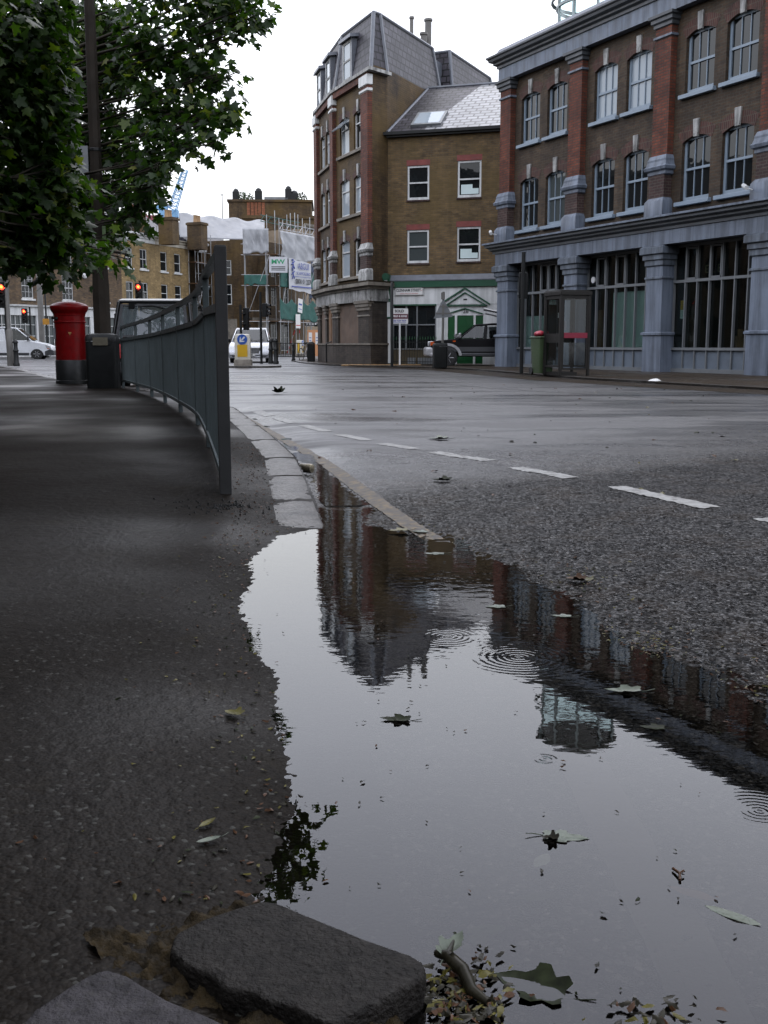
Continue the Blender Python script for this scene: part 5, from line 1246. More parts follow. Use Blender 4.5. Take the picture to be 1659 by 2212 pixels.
b = MB(); b.box(-1.3,-.85,-.965,-.955,.62,1.25); b.build('livery_patch', M['yellow'], VN); b = MB(); b.box(-1.3,-.7,-.965,-.955,1.27,1.45); b.build('livery_patch', M['text_blue'], VN)
for x in (-.85,2.15):
    for y in (-.84,.84): wheel(VN, x, y, .35, .22)

# silver people carrier facing the camera
MV = thing('people_carrier', 'silver people carrier facing the camera behind the keep left bollard', 'car', (-6.78, 55.2, 0), math.radians(-86))
c = Car(MV, 2.0, 1.52, 1.02, 1.74, M['car_silver'])
out_ = [(-2.4,.4),(-2.42,1.0),(-2.3,1.04),(1.15,1.05),(1.9,.95),(2.25,.80),(2.38,.62),(2.42,.42),(2.36,.25)]+arc_notch(1.5,.38,.25)[::-1]+arc_notch(-1.4,.38,.25)[::-1]+[(-2.35,.25)]
c.body(out_, ((-2.35,1.0),(-2.0,1.70),(.15,1.70),(1.2,1.03)), [(-.9,-.85,.09),(.25,.1,.09)], roofpts=[(-1.2,1.76),(-.4,1.77)], th=.10)
c.screen((1.22,1.05),(.18,1.68), M['glass_tint'], 'windscreen', .10); c.screen((-2.38,1.05),(-2.02,1.66), M['glass_tint'], 'rear_window', .1)
c.side([(-2.2,1.05),(.9,1.05),(.15,1.62),(-1.95,1.62)], M['glass_tint'])
b = MB(); b.box(-.3,-.15,-.6,.6,.9,1.35); b.box(-.32,-.2,-.65,-.3,1.35,1.58); b.box(-.32,-.2,.3,.65,1.35,1.58); b.box(.3,.9,-.7,.7,.95,1.08); b.build('seats', M['black_plastic'], MV, bevel=.04)
b = MB(); b.prism([(2.28,-.48,.50),(2.28,.48,.50),(2.26,.60,.74),(2.26,-.60,.74)], [(2.44,-.46,.50),(2.44,.46,.50),(2.33,.58,.74),(2.33,-.58,.74)]); gr = b.build('grille', M['black'], MV)
b = MB()
for i in range(4): z = .54+i*.055; b.box(2.43-(z-.5)*.42, 2.455-(z-.5)*.42, -.48, .48, z-.008, z+.008)
b.box(2.33,2.36,-.6,.6,.735,.765); b.build('grille_bar', M['lens'], gr)
for s_ in (-1,1):
    b = MB(); b.prism([(2.05,s_*.58,.58),(2.42,s_*.58,.58),(2.28,s_*.97,.62),(1.95,s_*.99,.62)], [(1.95,s_*.56,.80),(2.27,s_*.58,.78),(2.02,s_*.97,.84),(1.75,s_*.99,.84)]); b.build('headlight', M['lens'], MV, bevel=.025)
    b = MB(); b.box(.85,.98,s_*1.1-.12,s_*1.1+.12,1.02,1.2); b.build('mirror', M['car_black'], MV, bevel=.03)
    b = MB(); b.box(2.36,2.40,s_*.72-.12,s_*.72+.12,.32,.42); b.build('fog_light', M['lens_dark'], MV, bevel=.015)
b = MB(); b.box(2.3,2.46,-.95,.95,.40,.475); b.box(2.25,2.42,-.6,.6,.26,.36); b.build('bumper', M['car_silver'], MV, bevel=.03)
b = MB(); b.box(2.462,2.475,-.30,.30,.36,.48); pl_ = b.build('number_plate', M['plate_white'], MV)
text('S4 FLR', .13, Matrix.Translation((2.48,0,.42)) @ Matrix.Rotation(PI/2, 4, 'Z'), M['text_black'], pl_, bold=.003)
b = MB(); b.tube([(1.25,-.7,1.06),(1.05,.1,1.2)], .012, 5); b.tube([(1.25,.0,1.06),(1.05,.7,1.2)], .012, 5); b.build('wiper', M['black'], MV)
for x in (1.5,-1.4):
    for y in (-.88,.88): wheel(MV, x, y, .34, .22)

# dark four-by-four in the side street
SV = thing('off_road_car', 'black and grey off road car parked nose left behind the kerbside litter bin', 'car', (3.95, 43.25, .02), PI+math.radians(1))
c = Car(SV, 1.80, 1.48, 1.12, 1.72, M['car_black'])
out_ = [(-2.2,.5),(-2.22,1.1),(-2.1,1.13),(1.05,1.13),(1.95,1.03),(2.12,.92),(2.14,.62),(2.1,.42)]+arc_notch(1.45,.44,.42)[::-1]+arc_notch(-1.25,.44,.42)[::-1]+[(-2.15,.42)]
c.body(out_, ((-2.15,1.1),(-2.02,1.68),(.35,1.68),(1.1,1.12)), [(.0,-.05,.12),(-1.15,-1.15,.1)], roofpts=[(-1.2,1.73),(-.4,1.73)], th=.10, bev=.035)
c.side([(.08,1.15),(.92,1.15),(.38,1.60),(.02,1.60)], M['glass_tint']); c.side([(-1.08,1.15),(-.08,1.15),(-.12,1.60),(-1.08,1.60)], M['glass_tint']); c.side([(-2.0,1.15),(-1.22,1.15),(-1.22,1.6),(-1.95,1.6)], M['glass_tint'])
c.screen((1.12,1.14),(.40,1.66), M['glass_tint'], 'windscreen', .1)
b = MB(); c.prism(b, [(-2.18,.62),(2.1,.62),(2.1,.80),(-2.18,.80)], inset=-.006); b.build('side_stripe', M['car_grey'], SV)
b = MB(); c.prism(b, [(-.75,.44),(1.0,.44),(1.0,.56),(-.75,.56)], inset=-.05); b.build('running_board', M['car_grey'], SV, bevel=.02)
for s_ in (-1,1):
    b = MB(); n = 10
    for i in range(n):
        a0, a1 = PI*i/n*.92+.1, PI*(i+1)/n*.92+.1; p = lambda r, a: (1.45-r*math.cos(a), .42+r*.95*math.sin(a))
        q = [p(.44,a0),p(.55,a0),p(.55,a1),p(.44,a1)]; ys_ = (s_*.86, s_*.955)
        b.prism([(x,ys_[0],z) for x, z in q], [(x,ys_[1],z) for x, z in q])
    b.build('wheel_arch', M['car_pale'], SV, smooth=60)
    b = MB(); b.box(2.02,2.16,s_*.72-.16,s_*.72+.16,.84,1.02); b.build('headlight', M['lens'], SV, bevel=.03); b = MB(); b.box(2.0,2.15,s_*.90-.03,s_*.90+.02,.86,1.0); b.build('indicator', M['lens_amber'], SV)
    b = MB(); b.box(.95,1.05,s_*1.0-.1,s_*1.0+.1,1.14,1.34); b.build('mirror', M['alloy'], SV, bevel=.03)
    b = MB(); b.box(1.15,1.27,s_*.885-.01,s_*.885+.012,1.0,1.04); b.build('repeater', M['lens_amber'], SV)
b = MB(); b.box(2.0,2.32,-.92,.92,.42,.80); b.box(1.95,2.2,-.93,.93,.38,.62); b.build('bumper', M['car_pale'], SV, bevel=.09, seg=3)
b = MB(); b.box(-.5,-.35,-.62,-.2,1.0,1.45); b.box(-.5,-.35,.2,.62,1.0,1.45); b.build('seats', M['black_plastic'], SV, bevel=.04)
for x in (1.45,-1.25):
    for y in (-.80,.80): wheel(SV, x, y, .38, .24)
LD = thing('ladder', 'aluminium ladder slanting up above the off road car roof beside the grey column', 'ladder', (3.95, 43.2, 0))
b = MB(); pa, pb_ = Vector((.0,-.5,2.30)), Vector((2.6,-.5,1.76))
for y in (0,.36): b.box(0,0,0,0,0,0) if False else b.tube([pa+Vector((0,y,0)), pb_+Vector((0,y,0))], .045, 4)
b.build('side_rail', M['alloy'], LD); b = MB()
for i in range(11): p = pa.lerp(pb_, .04+i*.09); b.bar(p, p+Vector((0,.36,0)), .02, 6)
b.build('rung', M['alloy'], LD)
b = MB()
for z0 in (0, .18):
    p = pa.lerp(pb_, .02); b.tube([pa+Vector((.05,.0,-z0)), pb_+Vector((-.6,.0,-z0+.1))], .03, 4)
b.bar((1.3,-.5,1.72),(1.3,-.5,2.05), .03, 6); b.bar((2.4,-.5,1.72),(2.4,-.5,1.85), .03, 6); b.build('roof_bracket', M['alloy'], LD)
# ------------------------------------------------------------------ curved pedestrian railing
FP = [(487,1070),(452,965),(427.5,918),(390,890),(356.5,870),(328,857),(297,847),(266,838)]
fpos = []
for i, (x, y) in enumerate(FP):
    z = float(z_pave(np.array([gnd(x,y,.08).x]), np.array([gnd(x,y,.08).y]))[0]); v = gnd(x, y, z); fpos.append(v)
f0 = fpos[0]
FN = thing('pedestrian_railing', 'curved blue grey steel pedestrian railing on the pavement, tall post nearest the camera', 'railing', (f0.x, f0.y, f0.z))
rel = [p-f0 for p in fpos]
def spl(pts, step):       # catmull-rom through the posts
    out = []
    for i in range(len(pts)-1):
        p0, p1, p2, p3 = pts[max(i-1,0)], pts[i], pts[i+1], pts[min(i+2,len(pts)-1)]
        n = max(2, int((p2-p1).length/step))
        for k in range(n):
            t = k/n; out.append(.5*((2*p1)+(p2-p0)*t+(2*p0-5*p1+4*p2-p3)*t*t+(3*p1-p0-3*p2+p3)*t**3))
    out.append(pts[-1]); return out
cl = spl([Vector((p.x,p.y,0)) for p in rel], .1)
def ribbon(b, line, w, z0, z1):
    off = offset_line([(p.x,p.y) for p in line], w/2); of2 = offset_line([(p.x,p.y) for p in line], -w/2); n = len(line)
    vs = []
    for i in range(n): vs += [(*off[i],z0(i)),(*of2[i],z0(i)),(*of2[i],z1(i)),(*off[i],z1(i))]
    fs = [(i*4+k, i*4+(k+1) % 4, (i+1)*4+(k+1) % 4, (i+1)*4+k) for i in range(n-1) for k in range(4)]+[(3,2,1,0),tuple((n-1)*4+k for k in range(4))]
    b.add(vs, fs)
nL = len(cl); gl_z = lambda i: np.interp(i/(nL-1)*7, range(8), [p.z for p in rel])
T1 = lambda i: gl_z(i)+np.interp(i/(nL-1), [0,1], [1.40,1.16]); T2 = lambda i: gl_z(i)+np.interp(i/(nL-1), [0,1], [1.10,.93]); T3 = lambda i: gl_z(i)+np.interp(i/(nL-1),[0,1],[.125,.17])
b = MB(); ribbon(b, cl, .05, lambda i: T1(i)-.05, T1); b.build('top_rail', M['fence'], FN, smooth=40)
b = MB(); ribbon(b, cl, .055, lambda i: T2(i)-.05, T2); b.build('middle_rail', M['fence'], FN, smooth=40)
b = MB(); ribbon(b, cl, .05, lambda i: T3(i)-.04, T3); b.build('bottom_rail', M['fence'], FN, smooth=40)
for i, p in enumerate(rel):
    b = MB(); ii = 0 if i == 0 else min(range(nL), key=lambda k: (cl[k]-Vector((p.x,p.y,0))).length)
    a = cl[max(ii-1,0)]; c_ = cl[min(ii+1,nL-1)]; ang = math.atan2(c_.y-a.y, c_.x-a.x)
    b.M = frame(p.x, p.y, ang); w_ = .034 if i == 0 else .024
    zt = T1(ii)+.015 if i == 0 else T1(ii)-.05
    b.box(-w_*1.0, w_*1.0, -w_, w_, -.12+p.z, zt)
    if i == 0: b.box(-w_*.9,w_*.9,-w_*.9,w_*.9,zt,zt+.006); b.tube([(0,-w_-.003,zt-.12),(0,-w_+.002,zt-.12)], .006, 8)
    else:
        for zb in (T2(ii)-.03, T1(ii)-.12): b.tube([(0,-w_-.012,zb),(0,w_+.012,zb)], .014, 8)
    b.build('post', M['fence_dk'] if i == 0 else M['fence'], FN, bevel=.004)
for i in range(7):
    k0 = min(range(nL), key=lambda k: (cl[k]-Vector((rel[i].x,rel[i].y,0))).length); k1 = min(range(nL), key=lambda k: (cl[k]-Vector((rel[i+1].x,rel[i+1].y,0))).length)
    b = MB(); seg = cl[k0:k1+1]; n = max(3, int(sum((seg[j+1]-seg[j]).length for j in range(len(seg)-1))/.085))
    for j in range(1, n):
        f = j/n*(len(seg)-1); q = min(int(f), len(seg)-2); p = seg[q].lerp(seg[q+1], f-q); kk = k0+f
        t = (seg[q+1]-seg[q]).normalized(); ang = math.atan2(t.y, t.x); b.M = frame(p.x, p.y, ang); b.box(-.007,.007,-.012,.012,T3(kk)-.02,T2(kk)-.03)
    b.build('bar_panel', M['fence'], FN)

# ------------------------------------------------------------------ pillar box, litter bin, lamp column
pb = gnd(156,828,.10); PX = thing('pillar_box', 'red cylindrical pillar box with black base on the pavement, left of the litter bin', 'post box', (pb.x, pb.y, pb.z-.03))
b = MB(); b.lathe([(.335,0),(.335,.09),(.325,.10),(.325,.50),(.31,.52)], 36); b.build('base', M['black'], PX, smooth=40)
b = MB(); b.lathe([(.31,.50),(.31,1.28),(.325,1.285),(.33,1.30),(.325,1.315),(.315,1.32),(.315,1.42),(.325,1.43),(.325,1.46),(.34,1.49),(.37,1.53),(.385,1.57),(.39,1.60)], 36); b.build('body', M['red'], PX, smooth=40)
b = MB(); b.lathe([(.39,1.60),(.385,1.63),(.33,1.67),(.2,1.71),(.02,1.725)], 36); b.build('cap', M['red'], PX, smooth=40)
b = MB(); b.M = Matrix.Rotation(math.radians(215), 4, 'Z'); b.box(.30,.335,-.15,.15,1.36,1.40); b.build('slot', M['black'], PX)
b = MB(); b.M = Matrix.Rotation(math.radians(195), 4, 'Z'); b.box(.29,.325,-.12,.12,.95,1.18); b.build('notice_plate', M['sign_grey'], PX)
b = MB(); b.M = Matrix.Rotation(math.radians(285), 4, 'Z'); b.box(.30,.318,-.03,.03,1.06,1.09); b.box(.30,.316,-.008,.008,1.03,1.06); b.build('emblem', P('dull_gilt', (.25,.14,.04), .5), PX)
lb = gnd(225,838,.10); LB = thing('litter_bin', 'large black litter bin with domed top in front of the lamp column', 'litter bin', (lb.x, lb.y, lb.z-.03), math.radians(8))
def rrect(hx, hy, r, n=5): return [(sx_*(hx-r)+r*math.cos(a0+PI/2*i/n), sy_*(hy-r)+r*math.sin(a0+PI/2*i/n)) for sx_, sy_, a0 in ((1,1,0),(-1,1,PI/2),(-1,-1,PI),(1,-1,1.5*PI)) for i in range(n+1)]
def loft(b, levels, mi=0):
    n = len(levels[0][0]); vs = [(x,y,z) for pts, z in levels for x, y in pts]
    fs = [(i*n+k, i*n+(k+1) % n, (i+1)*n+(k+1) % n, (i+1)*n+k) for i in range(len(levels)-1) for k in range(n)]+[tuple(range(n-1,-1,-1)), tuple((len(levels)-1)*n+k for k in range(n))]
    b.add(vs, fs, mi)
def bin_(T, hx, hy, h, mat, lm=None):
    b = MB(); loft(b, [(rrect(hx*.97,hy*.97,.07),0),(rrect(hx,hy,.08),.03),(rrect(hx,hy,.08),h*.86)]); b.build('body', mat, T, smooth=40)
    b = MB(); loft(b, [(rrect(hx*1.02,hy*1.02,.08),h*.865),(rrect(hx*1.02,hy*1.02,.08),h*.93),(rrect(hx*.93,hy*.93,.1),h*.98),(rrect(hx*.6,hy*.6,.1),h)]); b.build('lid', mat, T, smooth=40)
    b = MB(); b.box(-hx*.6,hx*.6,-hy-.012,-hy-.002,h*.80,h*.84); b.build('slot', M['black'], T)
    if lm: b = MB(); b.box(-hx*.5,hx*.45,-hy-.02,-hy-.012,h*.79,h*.93); b.build('label_plate', lm, T)
bin_(LB, .285, .285, 1.04, M['black_plastic'], P('faded_bin_label', (.08,.07,.045), .6, var=.3))
lc = at(224,790,21.3); LC = thing('lamp_post', 'tall brown grey octagonal lamp column rising through the foliage behind the litter bin', 'lamp post', (lc.x, 21.3, .07))
b = MB(); b.lathe([(.175,0),(.165,1.9),(.15,2.35),(.125,2.6),(.12,2.62),(.115,5.0),(.09,9.4)], 8); b.build('column', M['column'], LC)
b = MB(); b.lathe([(.128,2.62),(.134,2.63),(.134,2.67),(.128,2.68)], 8); b.lathe([(.12,4.5),(.124,4.51),(.124,4.55),(.118,4.56)], 8); b.build('collar', M['black'], LC)
b = MB(); b.tube([(0,0,9.3),(.1,-.1,9.8),(.7,-.5,10.0),(1.3,-.9,10.0)], .045, 8); b.build('bracket_arm', M['column'], LC)
b = MB(); b.M = Matrix.Translation((1.55,-1.07,9.97)) @ Matrix.Rotation(-.6, 4, 'Z'); loft(b, [(rrect(.2,.08,.05),-.06),(rrect(.38,.13,.08),.0),(rrect(.3,.1,.06),.09)]); b.build('lantern', M['sign_grey'], LC, smooth=40)
b = MB(); b.box(.10,.16,-.11,-.08,2.35,3.1); b.build('sticker_plate', P('green_yellow_sticker', (.10,.16,.06), .6, var=.5, vs=9), LC)
b = MB(); b.box(-.55,-.13,-.06,.0,3.9,4.6); b.build('sign_plate', M['sign_grey'], LC)

# ------------------------------------------------------------------ traffic signals
def signal(label, x, y, Y, zc, facing, lit, hh=.95, hw=.34, zb=.02, zt=None, pole=True, px=None, short=False):
    """signal head centred at pixel x; faces the camera when facing == 0"""
    q = at(x, y, Y); T = thing('traffic_light', label, 'traffic light', (q.x, Y, zb), facing)
    z = q.z-zb; dx = 0 if px is None else px
    if pole: b = MB(); b.tube([(dx,.22,0),(dx,.22,(zt or z+.6))], .057, 10); b.build('pole', M['black'], T)
    b = MB(); b.box(-hw/2,hw/2,-.12,.10,z-hh/2,z+hh/2); b.box(min(dx,0)-.03,max(dx,0)+.03,.10,.20,z+.2,z+.25); b.box(min(dx,0)-.03,max(dx,0)+.03,.10,.20,z-.25,z-.2); b.build('head', M['black_plastic'], T, bevel=.025)
    for k, nm in enumerate(('red','amber','green')):
        zz = z+hh*.30-k*hh*.30; on = lit and k == 0
        b = MB(); b.lathe_y([(.02,-.155),(.07,-.15),(.105,-.13),(.11,-.12)], 20, (0,0,zz)); o = b.build('lens', M['red_lamp'] if on else M['lens_dark'], T, smooth=60)
        if on: b = MB(); b.lathe_y([(.01,-.162),(.05,-.16),(.055,-.15)], 14, (0,0,zz)); b.build('bulb_glow', M['red_core'], o)
        b = MB(); n = 10
        for i in range(n):
            a0, a1 = PI*i/n, PI*(i+1)/n; r = .118
            b.quad((r*math.cos(a0),-.12,zz+r*math.sin(a0)),(r*math.cos(a1),-.12,zz+r*math.sin(a1)),(r*math.cos(a1),-.27,zz+r*math.sin(a1)-.03),(r*math.cos(a0),-.27,zz+r*math.sin(a0)-.03))
        b.build('visor', M['black_plastic'], T)
    return T
signal('red traffic light at the left edge of the photo, beside the pale slim pole', 6, 637, 42.5, 0, 0, True, hh=1.0, hw=.36, zb=.08)
signal('red traffic light low at the far left, above the white van bonnet', 53, 682, 73, 0, 0, True, hh=.98, hw=.36, px=.28)
signal('red traffic light above the black cab roof, before the yellow house', 300, 632, 55, 0, 0, True, hh=.95, hw=.36)
signal('black traffic light with its back to us, left of the people carrier bonnet', 531, 689, 47, 0, math.radians(165), False, hh=.95, hw=.22, px=.16)
tw = signal('black traffic light on a thick pole between people carrier and green netting', 572, 670, 50, 0, math.radians(75), False, hh=.62, hw=.3, zt=3.3)
signal('black traffic light seen from behind on the far kerb, left of the phone box', 1130, 617, 31.5, 0, math.radians(170), False, hh=.74, hw=.26, zb=.08, zt=3.45)
# ------------------------------------------------------------------ more street furniture
def post(name, label, cat, x, Y, h, r, mat, zb=.02, prof=None):
    q = at(x, 745, Y); T = MB(); T.lathe(prof or [(r*1.6,0),(r*1.6,.12),(r,.16),(r,h-.02),(r*.8,h)], 12); o = T.build(name, mat, None, smooth=40); o.location = (q.x, Y, zb); return tag(o, label, cat)
post('slim_pole', 'pale slim pole at the far left, running up into the foliage', 'pole', 20.5, 42.2, 6.2, .075, M['grey_pole'], .08, [(.13,0),(.13,1.35),(.10,1.4),(.08,1.45),(.07,6.0)])
BPROF = [(.13,0),(.13,.10),(.10,.14),(.09,.55),(.11,.57),(.11,.62),(.085,.65),(.08,.88),(.11,.90),(.11,.94),(.07,.99),(.02,1.03)]
post('bollard', 'black cast bollard at the foot of the pale slim pole', 'bollard', 33, 41.8, 1, .1, M['black'], .08, BPROF)
post('wooden_pole', 'weathered timber pole before the white shopfront at the far left', 'pole', 91, 74.5, 9, .16, M['grey_pole'], .02, [(.2,0),(.2,5.9),(.19,5.92),(.15,6.4),(.13,9.0)])
tp = post('sign_pole', 'thin dark pole with small yellow plate before the white shopfront', 'pole', 102, 74, 8.6, .06, M['black'], .02)
q = at(104, 702, 74); b = MB(); b.box(-.22,.22,-.09,-.065,2.25,2.65); b.build('plate', P('orange_plate', (.42,.2,.02), .5), tp)
post('bollard', 'black cast bollard between people carrier and railings, left of the thick pole base', 'bollard', 584, 50.5, 1, .1, M['black'], .02, [(r, z*1.12) for r, z in BPROF])
post('bollard', 'black cast bollard with a round top just right of the thick signal pole', 'bollard', 595, 49.6, 1, .1, M['black'], .02, [(r*1.05, z*1.15) for r, z in BPROF])
post('bollard', 'lone slim black bollard before the far railings', 'bollard', 633, 57.5, 1, .08, M['black'], .05, [(r*.8, z*.9) for r, z in BPROF])
# black stubby bins by the corner building
def stub(label, x, Y, hx, h):
    q = at(x, 745, Y); T = thing('litter_bin', label, 'litter bin', (q.x, Y, .08)); b = MB(); loft(b, [(rrect(hx,hx,.05),0),(rrect(hx,hx,.05),h*.86)]); b.build('body', M['black_plastic'], T, smooth=40)
    b = MB(); loft(b, [(rrect(hx*1.05,hx*1.05,.05),h*.862),(rrect(hx*1.05,hx*1.05,.05),h*.9),(rrect(hx*.5,hx*.5,.05),h)]); b.build('lid', M['black_plastic'], T, smooth=40)
stub('black street bin with pitched lid at the corner building, left of its boarded windows', 671.5, 54, .19, .98)
# keep-left bollard
def keepleft(label, x, Y, zb, rot, sc=1.0):
    q = at(x, 745, Y); T = thing('keep_left_bollard', label, 'traffic bollard', (q.x, Y, zb), rot)
    b = MB(); loft(b, [(rrect(.34*sc,.26*sc,.05),0),(rrect(.33*sc,.25*sc,.05),.20*sc),(rrect(.30*sc,.23*sc,.05),.23*sc)]); b.build('foot', M['stone'], T, smooth=40)
    b = MB(); loft(b, [(rrect(.30*sc,.20*sc,.05),.23*sc),(rrect(.285*sc,.19*sc,.05),1.08*sc),(rrect(.26*sc,.17*sc,.06),1.16*sc),(rrect(.2*sc,.12*sc,.06),1.18*sc)]); b.build('shell', P('off_white_shell', (.45,.43,.36), .45, var=.15, dirt=.1), T, smooth=40)
    y0 = -.20*sc-.004
    b = MB(); b.box(-.19*sc,.19*sc,y0-.006,y0,.33*sc,.78*sc); b.build('yellow_panel', M['yellow'], T)
    b = MB(); b.box(-.304*sc,-.30*sc,-.1*sc,.1*sc,.3*sc,1.0*sc); b.build('side_panel', M['yellow'], T)
    b = MB(); b.lathe_y([(.19*sc,y0),(.19*sc,y0-.008)], 28, (0.0,0,.98*sc)); d = b.build('blue_disc', M['sign_blue'], T)
    b = MB(); b.M = Matrix.Translation((0.0,y0-.010,.98*sc)) @ Matrix.Rotation(math.radians(-45), 4, 'Y') @ Matrix.Scale(sc, 4)
    b.prism_y([(.13,-.028),(.13,.028),(-.03,.028),(-.03,-.028)], -.004, 0)
    b.prism_y([(-.145,0),(-.02,-.11),(.03,-.11),(-.045,-.03),(-.045,.03),(.03,.11),(-.02,.11)], -.004, 0); b.build('arrow', M['plate_white'], d)
    return T
keepleft('white keep left bollard with blue arrow disc and yellow panel on the traffic island', 524, 41.9, .11, math.radians(2), 1.02)
kb = keepleft('distant white bollard with yellow side before the far railings', 648, 76, .05, math.radians(70), 1.0)
# railings at the far road
q = at(596,745,68); RL = thing('street_railing', 'dark iron pedestrian railings across the far road below the scaffolding', 'railing', (q.x, 68, .05), math.radians(14))
b = MB(); b.bar((0,0,.95),(2.1,0,.95),.03); b.bar((0,0,.12),(2.1,0,.12),.03); b.build('rail', M['black'], RL)
for i in range(15): b = MB(); b.bar((i*.15,0,.12),(i*.15,0,.95),.015 if i % 7 else .03,5); b.build('bar', M['black'], RL)
def bicycle(label, x, Y, rot, mat, fm=None):
    q = at(x, 745, Y); T = thing('bicycle', label, 'bicycle', (q.x, Y, .05), rot)
    for xx in (-.52,.52):
        b = MB(); n = 20
        b.tube([(xx+.33*math.cos(2*PI*i/n),0,.34+.33*math.sin(2*PI*i/n)) for i in range(n+1)], .022, 5, cap=False)
        for k in range(8): b.bar((xx,0,.34),(xx+.33*math.cos(k*PI/4),0,.34+.33*math.sin(k*PI/4)), .005, 3)
        b.build('wheel', M['rubber'], T)
    b = MB(); 
    for p, r in (((-.52,.34),(-.15,.3)),((-.15,.3),(-.25,.85)),((-.15,.3),(.35,.8)),((-.22,.78),(.34,.85)),((-.52,.34),(-.22,.78)),((.36,.95),(.52,.34))): b.bar((p[0],0,p[1]),(r[0],0,r[1]), .022, 6)
    b.build('frame', fm or M['alloy'], T); b = MB(); b.tube([(.34,-.26,1.0),(.38,0,.98),(.34,.26,1.0)], .016, 6); b.build('handlebar', M['black'], T)
    b = MB(); loft(b, [(rrect(.13,.06,.04),.88),(rrect(.12,.055,.04),.93)]); b.build('saddle', M['black'], T)
bicycle('bicycle parked before the white shopfront, just right of the van nose', 117, 72, .35, M['black'])
bicycle('bicycle with a white basket leaning near the corner building bin', 659, 58, 1.2, M['black'])

# ------------------------------------------------------------------ right-hand pavement
KX = gnd(1228,812,.08); KR = math.atan2(.345,.938)
PHB = thing('phone_box', 'modern glazed telephone kiosk with crimson band on the far kerb', 'phone box', (KX.x, 29.2, .08), KR)
hw_, H_b = .425, 2.26
for sx_ in (-1,1):
    for sy_ in (-1,1):
        b = MB(); b.box(sx_*hw_-.035,sx_*hw_+.035,sy_*hw_-.035,sy_*hw_+.035,0,H_b-.14); b.build('corner_post', M['kiosk'], PHB, bevel=.008)
b = MB(); b.box(-hw_-.05,hw_+.05,-hw_-.05,hw_+.05,H_b-.14,H_b-.03); b.box(-hw_-.02,hw_+.02,-hw_-.02,hw_+.02,H_b-.03,H_b); b.build('roof', M['kiosk'], PHB, bevel=.01)
b = MB(); b.box(-hw_+.036,.12,-hw_+.036,hw_-.036,0,.10); b.build('plinth', M['kiosk'], PHB)
def side_panel(MX, name, band, low=.22):
    b = MB(); b.M = MX; x = hw_-.036
    b.box(-x,x,-.02,.02,low,low+.05); b.box(-x,x,-.02,.02,H_b-.23,H_b-.141); b.box(-x,-x+.05,-.02,.02,low+.05,H_b-.23); b.box(x-.05,x,-.02,.02,low+.05,H_b-.23)
    if not band: b.box(-x+.05,x-.05,-.02,.02,.88,1.12)
    fo = b.build(name, M['kiosk'], PHB)
    if band: b = MB(); b.M = MX; b.box(-x+.05,x-.02,-.03,.01,1.0,1.14); b.build('band', M['kiosk_red'], fo)
    b = MB(); b.M = MX; b.quad((-x+.05,0,low+.05),(x-.05,0,low+.05),(x-.05,0,.88),(-x+.05,0,.88)); b.quad((-x+.05,0,1.14),(x-.05,0,1.14),(x-.05,0,H_b-.23),(-x+.05,0,H_b-.23)); b.build('pane', M['glass_kiosk'], fo)
for ang, nm, bd in ((0,'door',True),(-PI/2,'side_panel',False),(PI/2,'side_panel',True),(PI,'back_panel',False)):
    side_panel(Matrix.Rotation(ang, 4, 'Z') @ Matrix.Translation((0,-hw_,0)), nm, bd, .22 if ang != 0 else .16)
b = MB(); b.box(-.40,-.15,.28,.40,.4,1.9); b.build('telephone', M['black_plastic'], PHB, bevel=.02)
b = MB(); b.box(-.40,-.26,-.43,-.425,1.22,1.45); b.build('notice', M['sign_grey'], PHB); b = MB(); b.box(-.15,-.02,.22,.24,1.55,1.68); b.build('notice', M['plate_white'], PHB)
wb = at(1168,745,29.4); WB = thing('wheelie_bin', 'green wheelie bin with a red bag on top, against the phone box', 'wheelie bin', (wb.x+.10, 29.75, .08), KR)
b = MB(); loft(b, [(rrect(.20,.22,.03),.05),(rrect(.24,.28,.03),1.0)]); b.build('body', M['bin_green'], WB, smooth=40)
b = MB(); b.box(-.26,.26,-.31,.30,1.002,1.05); b.build('lid', M['bin_green'], WB, bevel=.02)
for s_ in (-1,1): b = MB(); b.M = Matrix.Translation((s_*.2,.25,.11)) @ Matrix.Rotation(PI/2, 4, 'Z'); b.lathe_y([(.1,-.03),(.1,.03)], 14); b.build('wheel', M['rubber'], WB)
def bag(cx, cy, cz, s, mat, label):
    b = MB()
    def fn(u, v):
        a = 2*PI*u; e = PI*v-PI/2; r = s*(1+.25*wob(u*2,v,7,1.0)+.18*math.sin(a*3)*math.cos(e)); return (cx+r*math.cos(a)*math.cos(e), cy+r*math.sin(a)*math.cos(e), cz+.55*r*math.sin(e))
    b.grid(fn, 24, 12); return tag(b.build('plastic_bag', mat, smooth=70), label, 'bag')
bag(wb.x+.0, 29.6, 1.20, .15, M['bag_red'], 'crumpled red plastic bag on the lid of the green wheelie bin')
bag(gnd(1412,831,0).x, gnd(1412,831,0).y-.1, .05, .16, M['plate_white'], 'white scrap of paper lying in the gutter below the shop window')
